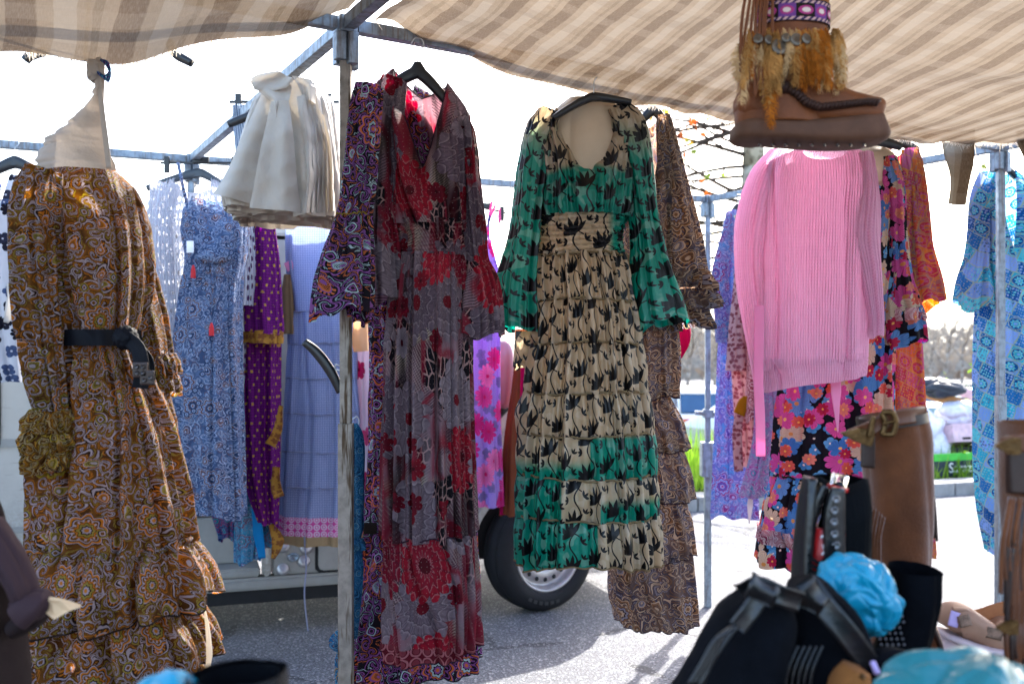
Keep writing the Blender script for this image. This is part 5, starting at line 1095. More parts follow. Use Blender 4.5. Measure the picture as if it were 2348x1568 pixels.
cord('frayed_edge', g, M['fray'], [(470, 1400, D - .03), (476, 1440, D - .03), (480, 1500, D - .03), (474, 1550, D - .03), (478, 1590, D - .03)], [.003, .006, .008, .005, .007], 6, 60)
# belt
sb = thing('sash_belt', 'black cloth belt with silver studs tied round the mustard dress', 'belt', None, P(250, 780, D - .12))
tube('band', sb, M['black_belt'], D, [(757, 164, 318, .112), (775, 165, 316, .113), (793, 164, 318, .112)], 120, 10, None, 0, 0, 5, ((6, .006, .006, 1),), 4, .002)
blob('knot', sb, M['black_belt'], P(288, 775, D - .14), (.028, .022, .026), 3, .2, 4)
strip('tail', sb, M['black_belt'], [(290, 772, D - .15), (318, 800, D - .165), (326, 850, D - .17), (322, 890, D - .17)], [.03, .036, .034, .034], 40, .2, 0, .004)
strip('tail', sb, M['black_belt'], [(292, 778, D - .145), (336, 820, D - .15), (342, 860, D - .15), (338, 880, D - .15)], [.03, .03, .028, .03], 40, .2, 0, .004)
for x, y, w_ in ((322, 848, .034), (338, 866, .032)): box('buckle', sb, M['dark_leather'], P(x, y, D - .178), (w_, .008, w_), None, .004)
for i, (x, y) in enumerate(((314, 841), (328, 841), (314, 855), (328, 855), (331, 872), (345, 866))): lathe('stud', sb, M['chrome'], [(.0, .0), (.005, 0), (.004, .004), (0, .006)], Matrix.Translation(P(x, y, D - .183)) @ Matrix.Rotation(R(90), 4, 'X'), 12)
# torn cream mannequin cloth
def ragged_sheet(name, par, m, poly_l, poly_r, D, seed, bulge, n=110, mcol=28):
    r_ = np.random.default_rng(seed); ys = np.linspace(poly_l[0][1], poly_l[-1][1], n); l = np.interp(ys, [p[1] for p in poly_l], [p[0] for p in poly_l]); rr = np.interp(ys, [p[1] for p in poly_r], [p[0] for p in poly_r])
    l = l + np.convolve(r_.uniform(-16, 7, n), np.array([1, 2, 2, 1]) / 6, 'same'); t = np.linspace(0, 1, mcol); k = D / F
    X = l[:, None] + (rr - l)[:, None] * t[None]; Y = ys[:, None] + 0 * X; dd = -bulge * np.sin(np.pi * t)[None] * ((ys - ys[0]) / (ys[-1] - ys[0]))[:, None] + creases(X * k, Y * k, seed, .016, 9, 14, 60)
    V = np.stack([(X - 1174) * k, D + dd, CAMZ + (800 - Y) * k], -1); return grid_obj(name, par, m, V, False)
tc = thing('torn_bust_form', 'torn cream cloth bust form hanging by a strap above the mustard dress', 'bust form', None, P(170, 380, D))
PL = [(226, 140), (222, 180), (214, 222), (186, 250), (160, 282), (130, 300), (98, 336), (88, 356), (92, 392)]; PR = [(240, 140), (240, 180), (238, 222), (238, 260), (240, 300), (244, 340), (254, 360), (262, 375), (266, 392)]
ragged_sheet('front_panel', tc, M['torn_cream'], PL, PR, D - .04, 3, .05); ragged_sheet('back_panel', tc, M['torn_cream'], [(x + 6, y) for x, y in PL], PR, D + .05, 5, -.03)
strip('strap', tc, M['torn_cream'], [(226, 132, D - .03), (229, 200, D - .05), (240, 300, D - .07), (250, 386, D - .06)], .012, 40, .2)
kn = thing('tie_cord', 'knotted striped cord holding the torn bust form to the frame', 'cord', None, P(224, 150, D))
blob('knot', kn, M['torn_cream'], P(218, 162, D - .04), (.014, .014, .02), 4, .3, 5, crumple=((8, .4), (30, .2)))
for i in range(3): cord('loop', kn, M['indigo_mix'], [(222, 165, D - .05), (240 + 4 * i, 175 + 6 * i, D - .06), (252, 160 + 3 * i, D - .05), (246 - 3 * i, 144, D - .05), (232, 138, D - .04)], .0032, 6, 40)
cord('rope', kn, M['fray'], [(216, 158, D - .03), (205, 143, D - .02), (196, 132, D), (200, 60, D + .02), (210, -40, D + .02)], .005, 6, 40)
for x, y, D_, ex, ey, lab in ((60, 120, 2.5, 100, 146, 'dark hanger tip poking out under the awning at far left'), (360, 100, 2.55, 440, 146, 'dark hanger tip under the awning between the cord and cream coats')):
    t = thing('coat_hanger', lab, 'hanger', None, P(x, y, D_)); s = -1 if x < 100 else 1
    sleeve('arm', t, M['hanger'], D_, [(x + 38 * (1 - s) / 2 * 1.2 + (30 if s > 0 else 0), y - 2, 10, .012), ((x + ex) / 2 - (0 if s > 0 else 14), (y + ey) / 2 - 2, 11, .012), (ex if s > 0 else 58, ey - (6 if s < 0 else 0), 9, .012)], 14, 24, (), 1, 0, (1, 1), .7)
    cord('hook', t, M['wire'], [(x + 38 * (1 - s) / 2 * 1.2 + (30 if s > 0 else 0), y, D_), (x + 20, y - 90, D_), (x + 10, y - 130, D_)], .002, 5)
# ------------------------------------------------------------------ cream coats on the side rail
lays = [(3.34, 22, 'a'), (3.31, 16, 'b'), (3.28, 10, 'c'), (3.25, 6, 'd'), (3.2, 0, 'e')]
for i, (D_, off, _) in enumerate(lays):
    front = i == len(lays) - 1
    t = gar('rain_coat', 'cream waxy coat at the front of the bundle on the diagonal rail' if front else 'cream waxy coat layered behind the front one on the diagonal rail', 'coat', (650, 510, D_)); 
    if not front: t['group'] = 'cream coats layered behind the front one'
    o2 = off
    tube('body', t, M['cream_coat'], D_, [(196, 628 + o2, 716 + o2, .04), (215, 598 + o2, 738 + o2 * .8, .07), (270, 572 + o2, 752 + o2 * .7, .09), (360, 545 + o2, 764 + o2 * .5, .1), (470 - i * 3, 516 + o2 * 1.5, 776, .11), (488 + off * 1.3, 520 + o2 * 1.6, 778, .11)], 150, 90, (.3, 50, 10, 20, 'v'), 8, 6, 5, ((6, .012, .022, .5), (11, .004, .006, 1)), 4 + i, .012, hemtilt=6)
    if front:
        def pan(nm, L, Rr, dd, seed, bl=.02):
            n, mc = 50, 22; kk = D_ / F; tt = np.linspace(0, 1, n)
            lx, ly, rx, ry = (np.interp(tt, np.linspace(0, 1, len(q)), [p[j] for p in q]) for q, j in ((L, 0), (L, 1), (Rr, 0), (Rr, 1))); c = np.linspace(0, 1, mc)
            X = lx[:, None] + (rx - lx)[:, None] * c; Y = ly[:, None] + (ry - ly)[:, None] * c; dpt = D_ - dd - bl * np.sin(np.pi * c)[None] * (.4 + tt[:, None]) + creases(X * kk, Y * kk, seed, .014, 7, 10, 40) + .014 * np.sin(c * 7 + seed)[None] * tt[:, None]
            VV = np.stack([(X - 1174) * kk, dpt, CAMZ + (800 - Y) * kk], -1); o_ = grid_obj(nm, t, M['cream_coat'], VV, False)
            for col in (0, -1): cord('edge_shading_cord', o_, M['cream_coat'], [tuple(q) for q in VV[::6, col]], .0032, 5, 40, True)  # added cords give the panel edges a line of shading
            return o_
        pan('front_panel', [(636, 200), (590, 300), (548, 390), (512, 458)], [(668, 206), (650, 310), (640, 400), (628, 488)], .11, 3); pan('front_panel', [(650, 262), (636, 330), (622, 410), (606, 495)], [(690, 262), (700, 330), (706, 420), (717, 506)], .17, 5)
        for q in range(5): pan('layer', [(704 + 10 * q, 250 + 6 * q), (716 + 11 * q, 340), (722 + 11 * q, 420), (716 + 13 * q, 506 - 3 * q)], [(722 + 9 * q, 246 + 8 * q), (738 + 8 * q, 330), (744 + 8 * q, 420), (738 + 10 * q, 505 - 3 * q)], .155 - .018 * q, 20 + q, .006)
        pan('sleeve', [(668, 205), (684, 300), (692, 400), (688, 508)], [(738, 212), (752, 300), (760, 400), (762, 508)], .12, 8); pan('lapel', [(600, 214), (608, 228), (650, 262), (662, 300)], [(672, 200), (692, 226), (688, 262), (668, 300)], .15, 9, .01)
        pan('collar', [(606, 210), (620, 204), (640, 200), (664, 196)], [(612, 236), (650, 240), (684, 232), (700, 214)], .16, 4, .012); pan('lapel', [(690, 200), (704, 222), (716, 250)], [(732, 208), (744, 226), (742, 262)], .13, 6, .01)
for i, (x, dd) in enumerate(((652, 0), (678, .03))):
    D_ = 3.22 + dd; t = thing('coat_hanger', ('thin wire hook of the cream coats', 'second wire hook beside the cream coat bundle')[i], 'hanger', None, P(x, 190, D_)); cord('hook', t, M['wire'], [(672, 205, D_), (x + 14, 180, D_), (x - 4, 164, D_), (x - 2, 146, D_), (x + 14, 134, D_), (x + 26, 142, D_)], .0018, 6, 40); box('collar_piece', t, M['white_lining'], P(674, 196, D_), (.016, .014, .03), None, .004)
# striped trousers on clip hanger, plus a black hanger tip
clip_hanger('black clip hanger behind the cream coats holding striped trousers', 652, 234, 3.72, 126, 0, 168)
t = gar('trousers', 'grey striped trousers clipped behind the cream coats', 'trousers', (552, 320, 3.72)); tube('leg', t, M['striped_trousers'], 3.72, [(244, 534, 580, .03), (300, 538, 590, .04), (380, 545, 600, .04), (460, 550, 610, .04)], 70, 50, None, 0, 0, 5, ((4, .006, .008, .5),), 3, .003)
t = thing('coat_hanger', 'black hanger arm sticking out left of the cream coats', 'hanger', None, P(560, 275, 3.4)); sleeve('arm', t, M['hanger'], 3.4, [(640, 232, 9, .012), (590, 258, 9, .012), (545, 277, 9, .012), (524, 286, 8, .012)], 14, 24, (), 1, 0, (1, 1), .7)
# ------------------------------------------------------------------ far rail, left
D = 4.15
hanger('dark blue hanger of the black and white print top', 34, 372, D, -30, 82, 402, 392, 318, neckh=14, thick=.018)
g = gar('flower_blouse', 'white dress with black and navy flower print at the left edge', 'dress', (10, 870, D))
tube('body', g, M['bw_print'], D, [(400, -50, 62, .06), (480, -60, 72, .1), (640, -58, 70, .1), (760, -60, 76, .11), (872, -64, 82, .12)], 130, 100, (.3, 60, 20, 8, 'r'), 0, 5, 5, ((7, .01, .02, 1),), 3, .005)
strip('tie', g, M['white_lining'], [(18, 650, D - .1), (26, 690, D - .12), (14, 740, D - .12)], [.03, .05, .02], 20, .5)
D = 4.5
clip_hanger('black clip hanger on the far rail left of the cream coats', 462, 374, D, 94, 0, 322)
hanger('grey plastic hanger carrying the white crochet top', 458, 396, D + .04, 338, 520, 432, 432, 345, 'hanger_grey', neckh=8, thick=.014)
g = gar('crochet_cardigan', 'white open crochet cardigan behind the blue paisley dress', 'cardigan', (460, 1000, D))
tube('body', g, M['white_crochet'], D + .05, [(404, 352, 540, .05), (470, 346, 560, .08), (600, 350, 560, .09), (800, 372, 560, .1), (1005, 392, 556, .1)], 160, 100, (.34, 40, 20, 14, 'r'), 0, 8, 5, ((7, .012, .022, 1),), 3, .004)
sleeve('sleeve', g, M['white_crochet'], D - .02, [(376, 420, 28, .04), (368, 520, 30, .06), (372, 640, 32, .06), (384, 760, 30, .06)], 60, 60, ((4, .008, .012, 1),), 3, .004)
sleeve('sleeve', g, M['white_crochet'], D + .02, [(544, 430, 22, .04), (556, 540, 26, .06), (560, 640, 28, .06), (556, 700, 30, .06)], 60, 60, ((4, .008, .012, 1),), 6, .004)
D = 4.32
g = gar('paisley_dress', 'slate blue paisley strap dress hanging in front of the white crochet', 'dress', (490, 1170, D))
tube('bodice', g, M['blue_paisley'], D, [(452, 422, 562, .06), (520, 420, 566, .09), (590, 430, 562, .09), (640, 426, 552, .08)], 140, 70, (.62, 70, 10, 26, 'v'), 0, 0, 5, ((8, .008, .014, 1), (22, .004, .003, 2)), 4, .004)
tube('skirt', g, M['blue_paisley'], D, [(632, 424, 552, .085), (760, 408, 548, .1), (900, 398, 548, .11), (1050, 402, 552, .12), (1176, 418, 556, .12)], 170, 110, None, 0, 6, 5, ((8, .012, .022, 1), (21, .004, .003, 2)), 8, .006, hemtilt=8, uvo=(.1, .2))
for x0_, x1_ in ((414, 436), (556, 540)): strip('strap', g, M['blue_paisley'], [(x0_ - 6, 372, D - .02), (x0_ + 6, 430, D - .06), (x1_, 500, D - .09)], .014, 24)
blob('wrap_knot', g, M['blue_paisley'], P(490, 590, D - .1), (.07, .02, .03), 5, .2, 4)
cord('tie_string', g, M['blue_paisley'], [(486, 590, D - .11), (488, 660, D - .125), (484, 738, D - .13)], .0024, 6); cord('tie_string', g, M['blue_paisley'], [(470, 590, D - .11), (446, 606, D - .12), (444, 618, D - .12)], .0024, 6)
for x, y in ((485, 740), (443, 608)): sleeve('tassel', g, M['coral'], D - .13, [(x, y, 2, .003), (x, y + 10, 5, .006), (x, y + 30, 6, .007)], 12, 10, (), 1, 0, (1, 1))
box('price_tag', g, M['white_ink'], P(436, 566, D - .11), (.03, .002, .05)); 
D = 4.62
g = gar('sari_dress', 'purple dress with gold dashes and gold border draped below the cream coats', 'dress', (605, 1200, D))
tube('body', g, M['purple_gold'], D, [(470, 566, 622, .05), (560, 566, 630, .07), (700, 562, 640, .08), (850, 556, 638, .08), (1000, 560, 636, .08), (1120, 572, 634, .07), (1202, 600, 632, .05)], 140, 130, None, 0, 10, 4, ((6, .014, .02, 3), (15, .005, .005, 3)), 5, .006)
sleeve('sleeve', g, M['purple_gold'], D - .06, [(604, 500, 22, .04), (606, 600, 34, .06), (604, 700, 42, .07), (606, 762, 44, .07)], 90, 70, ((5, .008, .016, 1.5),), 5, .005, hem=8)
sleeve('sleeve_border', g, M['gold_border'], D - .06, [(604, 758, 43, .074), (606, 786, 46, .076)], 80, 12, ((5, .018, .018, 0),), 5, 0, hem=6)
strip('border_fold', g, M['gold_border'], [(646, 930, D - .1), (638, 980, D - .11), (620, 1020, D - .1)], [.02, .04, .05], 30, .4, 1, .006)
strip('border_fold', g, M['gold_border'], [(636, 1070, D - .09), (634, 1120, D - .09), (640, 1140, D - .09)], [.04, .05, .05], 20, .5, 1, .008)
strip('border_fold', g, M['gold_border'], [(624, 1200, D), (636, 1240, D), (628, 1280, D)], [.03, .06, .02], 20, .5, 2, .008)
D = 4.72
g = gar('print_skirt', 'indigo and red small print trousers below the blue paisley dress', 'skirt', (510, 1230, D)); 
tube('leg', g, M['indigo_mix'], D, [(560, 556, 590, .05), (760, 520, 580, .06), (1000, 500, 575, .07), (1130, 480, 560, .07), (1232, 505, 548, .06)], 100, 80, None, 0, 12, 5, ((6, .01, .016, 2),), 4, .005)
g = gar('print_skirt', 'teal blue paisley skirt with bright blue lining beside the purple dress', 'skirt', (580, 1280, D)); 
tube('panel', g, M['teal_paisley'], D - .05, [(700, 560, 592, .04), (860, 556, 590, .05), (1050, 546, 586, .06), (1200, 542, 606, .06), (1285, 544, 596, .06)], 100, 80, None, 0, 10, 5, ((5, .012, .02, 2),), 7, .005)
strip('lining', g, M['bright_blue'], [(588, 1150, D - .12), (592, 1220, D - .12), (602, 1280, D - .12)], [.05, .05, .03], 20, .3); strip('overlap', g, M['teal_paisley'], [(612, 1160, D - .06), (612, 1220, D - .06), (610, 1256, D - .06)], [.07, .07, .05], 20, .2)
blob('knot', g, M['teal_paisley'], P(566, 838, D - .1), (.032, .03, .09), 4, .1, 4)
strip('orange_strap', g, M['orange_silk'], [(570, 480, D - .1), (569, 520, D - .1), (568, 560, D - .1)], .014, 12)
# light blue tiered dress
D = 4.88
g = gar('tiered_dress', 'pale blue long tiered dress with pink border and tan hem behind the front pole', 'dress', (740, 1240, D))
RB = [(500, 655, 815, .08), (600, 656, 815, .09), (716, 664, 812, .1), (788, 664, 815, .1), (866, 660, 818, .11), (946, 657, 824, .115), (1032, 652, 828, .12), (1112, 648, 832, .125), (1216, 645, 836, .13), (1240, 644, 836, .13)]
tube('bodice', g, M['blue_tiny'], D, RB[:3], 120, 60, None, 0, 0, 5, ((5, .006, .01, 1),), 3, .004)
for i in range(2, 8):
    a, b = RB[i], RB[i + 1]
    if i == 7: b = (1238, 645, 836, .132)
    tube('skirt_tier', g, M['blue_tiny'], D, [(a[0] - 2, a[1] + 1, a[2] - 1, a[3] - .003), ((a[0] + b[0]) / 2, (a[1] + b[1]) / 2, (a[2] + b[2]) / 2, a[3] + .004), (b[0] + 2, b[1], b[2], b[3])], 180, 30, None, 0, 1 if i < 7 else 5, 5, ((12, .009, .016, .5), (31, .003, .002, .5)), 12, .003, uvo=(.03 * i, 0), sr=(700, 1240)); ring_seam(g, 'grey_yarn', D - .004, RB, a[0], i, 1, .0024)
sleeve('sleeve', g, M['blue_tiny'], D - .04, [(668, 540, 12, .03), (672, 620, 14, .04), (684, 690, 14, .04), (690, 720, 14, .04)], 40, 40, ((4, .005, .006, 1),), 3, .004)
sleeve('khaki_cuff', g, M['khaki'], D - .05, [(664, 630, 10, .03), (662, 690, 18, .04), (660, 766, 22, .04)], 40, 40, ((4, .006, .008, 1),), 4, .006); strip('pink_trim', g, M['pink_tie'], [(660, 600, D - .08), (668, 620, D - .08)], .04, 8)
cord('drawstring', g, M['grey_yarn'], [(698, 1230, D - .14), (702, 1300, D - .14), (698, 1360, D - .14), (706, 1446, D - .14)], .004, 6, 40)
o = sleeve('khaki_sleeve', None, M['peach'], 4.7, [(828, 730, 16, .03), (826, 780, 18, .04), (828, 806, 16, .03)], 30, 20, ((4, .004, .006, 1),), 3, .004); tag(o, 'peach cloth sleeve end just right of the front pole', 'garment', GR)
g = gar('white_dress', 'white dress with dark red flowers seen between the pole and black paisley dress', 'dress', (845, 1100, 4.95)); tube('body', g, M['white_floral'], 4.95, [(700, 812, 890, .06), (900, 816, 895, .08), (1120, 822, 900, .1)], 80, 50, None, 0, 3, 5, ((6, .01, .016, 1),), 3, .004)
# ------------------------------------------------------------------ far rail, middle
D = 5.2
g = gar('strap_dress', 'lilac gingham strap dress with hot pink flowers beside the wine dress', 'dress', (1110, 1150, D))
tube('body', g, M['lilac_floral'], D, [(560, 1064, 1124, .06), (620, 1060, 1140, .08), (700, 1058, 1144, .09), (900, 1060, 1142, .1), (1156, 1062, 1150, .11)], 150, 120, None, -10, 3, 5, ((6, .012, .022, 1), (15, .004, .003, 1)), 4, .004, hemtilt=2)
for a_, b_ in (((1128, 462), (1122, 570)), ((1136, 470), (1112, 566))): strip('strap', g, M['lilac_floral'], [(a_[0], a_[1], D - .02), ((a_[0] + b_[0]) / 2 - 5, 515, D - .05), (b_[0], b_[1], D - .06)], .014, 20, .6)
sleeve('tassel', g, M['lilac_floral'], D - .04, [(1146, 478, 2, .004), (1145, 500, 4, .005), (1146, 512, 3, .004)], 10, 8, (), 1, 0, (1, 1))
clip_hanger('black hanger bar with the lilac strap dress on the far rail', 1112, 478, D + .02, 48, 10, 418)
D = 5.3
g = gar('brown_skirt', 'brown and rust long cloth with magenta edges between lilac and green dresses', 'skirt', (1180, 1170, D))
tube('panel', g, M['rust'], D, [(755, 1184, 1210, .03), (860, 1180, 1214, .04), (1000, 1160, 1216, .06), (1180, 1148, 1214, .07)], 90, 80, None, 0, 5, 5, ((5, .01, .016, 1),), 4, .005)
tube('magenta_edge', g, M['magenta'], D - .05, [(820, 1196, 1214, .03), (1000, 1192, 1216, .03), (1195, 1188, 1206, .03)], 50, 60, None, 0, 6, 5, ((4, .006, .01, 1),), 6, .004); strip('magenta_tail', g, M['magenta'], [(1152, 1120, D - .04), (1153, 1160, D - .04), (1152, 1180, D - .04)], .03, 12, .3)
# ------------------------------------------------------------------ right side rail
D = 5.45
hanger('small dark hanger of the lilac paisley dress', 1693, 474, D, 1672, 1716, 500, 496, 446, neckh=6, thick=.014)
g = gar('paisley_dress', 'lilac and blue paisley dress hanging just right of the far pole', 'dress', (1690, 1180, D))
tube('body', g, M['lilac_paisley'], D, [(484, 1668, 1712, .05), (560, 1656, 1720, .07), (700, 1655, 1726, .08), (900, 1648, 1730, .09), (1184, 1636, 1738, .11)], 130, 110, None, 0, 8, 5, ((7, .01, .02, 1), (17, .004, .003, 1)), 4, .005)
sleeve('sleeve', g, M['lilac_paisley'], D - .04, [(1678, 490, 8, .03), (1664, 560, 16, .05), (1652, 640, 20, .06), (1656, 700, 18, .05), (1660, 785, 16, .05)], 60, 60, ((4, .006, .01, 1),), 4, .006)
D = 5.2
hanger('dark blue hanger left of the pink sweater on the side rail', 1726, 488, D, 1686, 1760, 500, 500, 430, neckh=4, thick=.016)
g = gar('print_robe', 'pale rose flower print robe between the lilac dress and pink sweater', 'robe', (1710, 1080, D))
tube('body', g, M['rose_tiny'], D, [(500, 1690, 1770, .05), (600, 1690, 1770, .07), (820, 1678, 1770, .08), (940, 1684, 1775, .08), (1070, 1690, 1780, .08)], 110, 90, None, 0, 10, 5, ((6, .01, .018, 1),), 5, .005)
sleeve('sleeve', g, M['rose_tiny'], D - .05, [(1704, 520, 12, .03), (1700, 640, 16, .05), (1692, 760, 20, .05), (1690, 850, 24, .06)], 60, 60, ((4, .006, .01, 1),), 3, .005); strip('tie', g, M['rose_tiny'], [(1698, 940, D - .1), (1690, 1000, D - .1), (1694, 1080, D - .1)], .05, 20, .2)
strip('mustard_band', g, M['mustard_cloth'], [(1694, 950, D - .12), (1710, 920, D - .12), (1735, 950, D - .12), (1750, 965, D - .12)], .06, 20, .2)
D = 5.05
g = gar('paisley_dress', 'dusty rose paisley dress just left of the pink sweater hem', 'dress', (1740, 900, D)); tube('body', g, M['rose_paisley'], D, [(560, 1712, 1770, .05), (800, 1716, 1770, .06), (960, 1714, 1780, .07)], 80, 70, None, 0, 8, 5, ((5, .01, .016, 1),), 5, .004)
g = gar('print_skirt', 'grey magenta border print skirt below the pink sweater belt', 'skirt', (1760, 1150, D)); tube('body', g, M['magenta_mix'], D - .12, [(700, 1738, 1800, .05), (900, 1736, 1810, .07), (1020, 1728, 1815, .08), (1136, 1700, 1820, .1)], 120, 80, None, 0, 6, 5, ((8, .01, .02, 1), (19, .004, .003, 1)), 6, .004)
strip('pale_tag', g, M['pale_strip'], [(1721, 1136, D - .15), (1720, 1160, D - .15), (1718, 1200, D - .15)], [.02, .03, .006], 12, .4); strip('mustard_edge', g, M['mustard_cloth'], [(1788, 900, D - .2), (1788, 1000, D - .2), (1786, 1080, D - .2)], .03, 16)
# ------------------------------------------------------------------ on the front pole
D = 2.78
t = thing('coat_hanger', 'black hanger arm sticking out left of the weathered pole', 'hanger', None, P(745, 840, D)); sleeve('arm', t, M['hanger'], D, [(698, 784, 9, .011), (718, 800, 11, .013), (744, 830, 12, .014), (766, 866, 11, .013), (780, 900, 8, .011)], 16, 30, (), 1, 0, (1, 1), .7); cord('hook', t, M['wire'], [(780, 850, D), (768, 846, D), (770, 836, D), (782, 840, D), (800, 850, D)], .0024, 6)
g = thing('tied_scarf', 'dark blue paisley scarf knotted along the right side of the front pole', 'scarf', None, P(820, 1200, D - .03))
sleeve('upper_length', g, M['scarf_blue'], D - .02, [(812, 972, 6, .015), (819, 1000, 12, .02), (820, 1100, 13, .02), (820, 1200, 13, .02), (818, 1236, 8, .018)], 40, 60, ((4, .004, .005, 2),), 3, .004)
blob('knot', g, M['scarf_blue'], P(820, 1246, D - .03), (.02, .02, .018), 3, .3, 4); sleeve('lower_length', g, M['scarf_blue'], D - .02, [(818, 1250, 8, .015), (818, 1300, 14, .02), (812, 1400, 12, .02), (808, 1460, 10, .02)], 40, 60, ((4, .004, .005, 2),), 6, .004); cord('ring', g, M['wire'], [(808, 962, D), (818, 955, D), (824, 968, D), (818, 976, D)], .0018, 6)
strip('loose_end', g, M['scarf_blue'], [(822, 1248, D - .04), (832, 1252, D - .05), (834, 1262, D - .05)], .014, 12, .4)
g = thing('tied_scarf', 'bright blue paisley strip knotted low on the left of the front pole', 'scarf', None, P(785, 1510, D - .06)); blob('knot', g, M['belt_blue'], P(786, 1474, D - .05), (.026, .02, .024), 5, .3, 4)
strip('loop', g, M['belt_blue'], [(802, 1456, D - .05), (780, 1458, D - .06), (768, 1474, D - .06), (784, 1490, D - .06)], [.02, .035, .035, .02], 24, .5)
for i, x in enumerate((782, 798)): strip('tail', g, M['belt_blue'], [(786, 1484, D - .055), (x - 4, 1520, D - .06), (x, 1600, D - .06)], [.02, .026, .028], 24, .3, i)
# ------------------------------------------------------------------ trestle tables below the frame of the picture
def table(label, x0, x1, y0, y1, z):
    t = thing('trestle_table', label, 'table', None, ((x0 + x1) / 2, (y0 + y1) / 2, 0)); n = 5
    for i in range(n): yy0 = y0 + (y1 - y0) * i / n; box('plank', t, M['table_board'], ((x0 + x1) / 2, yy0 + (y1 - y0) / n / 2, z - .02), (x1 - x0, (y1 - y0) / n - .006, .04), None, .003)
    for x in (x0 + .1, x1 - .1):
        for y in (y0 + .08, y1 - .08): box('leg', t, M['table_board'], (x, y, (z - .04) / 2), (.05, .05, z - .045), None, .003)
ZTB = .85
table('wooden trestle table under the foreground boots', .42, 2.5, 1.28, 2.16, ZTB); table('long low table along the front of the stall', -1.1, 2.0, .7, 1.22, ZTB)
# ------------------------------------------------------------------ hanging fringed moccasin boot
D = 1.9
g = thing('fringed_boot', 'brown moccasin ankle boot with feathers and coins hanging from the awning', 'boot', None, P(1800, 330, D))
sleeve('shaft', g, M['felt_ochre'], D, [(1815, -90, 82, .052), (1816, 0, 82, .054), (1817, 36, 81, .054)], 60, 20, (), 1, 0, (1, 0)); sleeve('woven_band', g, M['woven_band'], D, [(1817, 20, 84, .056), (1816, 70, 84, .057)], 60, 16, (), 1, 0, uvk=1.0)
sleeve('woven_band', g, M['woven_band'], D, [(1815, -26, 84, .056), (1816, 2, 84, .057)], 60, 16)
sleeve('ankle', g, M['mocca'], D, [(1816, 62, 80, .053), (1812, 120, 88, .055), (1800, 180, 102, .056), (1794, 240, 104, .056), (1792, 290, 103, .056)], 70, 50, ((3, .002, .004, 2),), 4, .005, (0, 1))
sleeve('foot', g, M['mocca'], D, [(1700, 268, 22, .03), (1716, 254, 44, .046), (1800, 236, 62, .052), (1870, 240, 56, .054), (1930, 254, 42, .057), (1985, 260, 33, .055), (2009, 262, 30, .045), (2016, 264, 24, .03)], 60, 70, ((3, .002, .002, 2),), 3, .003, (1, 1), .75)
sleeve('sole', g, M['sole_brown'], D, [(1680, 304, 14, .03), (1690, 305, 20, .05), (1760, 307, 23, .058), (1840, 310, 26, .06), (1920, 308, 31, .062), (1990, 300, 34, .057), (2016, 294, 31, .045), (2024, 290, 20, .02)], 40, 60, (), 1, 0, (1, 1), .5)
for i in range(9): x = 1740 + i * 30; beam('sole_ridge', g, M['dark_leather'], P(x, 333, D - .05), P(x + 8, 333, D + .05), .004, .006)
cord('braid_seam', g, M['braid'], [(1806, 202, D - .05), (1828, 216, D - .058), (1850, 236, D - .06), (1880, 246, D - .06), (1940, 240, D - .06), (1990, 234, D - .052), (2014, 236, D - .03)], .007, 8, 60)
for i in range(26):
    t_ = i / 25; x = np.interp(t_, [0, .12, .25, .4, .7, 1], [1806, 1828, 1850, 1880, 1950, 2012]); y = np.interp(x, [1806, 1828, 1850, 1880, 1940, 1990, 2014], [202, 216, 236, 246, 240, 234, 236]); cord('braid_stitch', g, M['braid'], [(x - 5, y + 5, D - .062), (x, y - 2, D - .07), (x + 5, y - 6, D - .06)], .004, 5, 6)
blob('toggle', g, M['braid'], P(1800, 200, D - .06), (.012, .01, .012), 3, .05, 3)
r_ = random.Random(4)
def feather(mat, pts, wd, seed):
    q_ = random.Random(seed); p = np.array([P(*x) for x in pts]); tt = np.linspace(0, 1, len(p)); V, Fc = [], []; nb = 46
    for i in range(nb):
        t0 = i / nb; c = np.array([np.interp(t0, tt, p[:, j]) for j in range(3)]); c2 = np.array([np.interp(min(1, t0 + .22), tt, p[:, j]) for j in range(3)])
        for sd in (-1, 1):
            ww = wd * math.sin(math.pi * min(1, t0 * .85 + .12)) ** .7 * q_.uniform(.5, 1.15); e = c2 + np.array([sd * ww, q_.uniform(-.006, .004), q_.uniform(-.004, .008)]); m_ = (c + e) / 2 + np.array([sd * ww * .25, -.003, .003]); h = np.array([.0004, 0, .0011]); b = len(V)
            V += [c - h, c + h, m_ + h, m_ - h, e]; Fc += [(b, b + 1, b + 2, b + 3), (b + 3, b + 2, b + 4)]
    return pyd('feather', V, Fc, M[mat], g)
for i in range(64):                         # feathers
    x = 1715 + r_.uniform(0, 200); L = r_.uniform(60, 150); x1 = x + r_.uniform(-16, 18); dd = D - .06 - r_.uniform(0, .02); y0 = 64 + r_.uniform(0, 14)
    feather(r_.choice(['feather', 'feather_pale', 'feather_rust', 'feather', 'feather_rust']), [(x, y0, dd), (x + (x1 - x) * .5 + r_.uniform(-6, 6), y0 + L * .5, dd - .008), (x1, y0 + L, dd)], r_.uniform(.008, .015), i)
for x, y0, y1, c in ((1700, 90, 245, 'feather_pale'), (1690, 100, 190, 'feather_pale'), (1766, 170, 300, 'feather_rust'), (1756, 150, 250, 'feather'), (1920, 85, 200, 'feather_pale'), (1926, 120, 210, 'feather')): feather(c, [(x + 8, y0, D - .07), (x - 2, (y0 + y1) / 2, D - .075), (x, y1, D - .07)], .016, x)
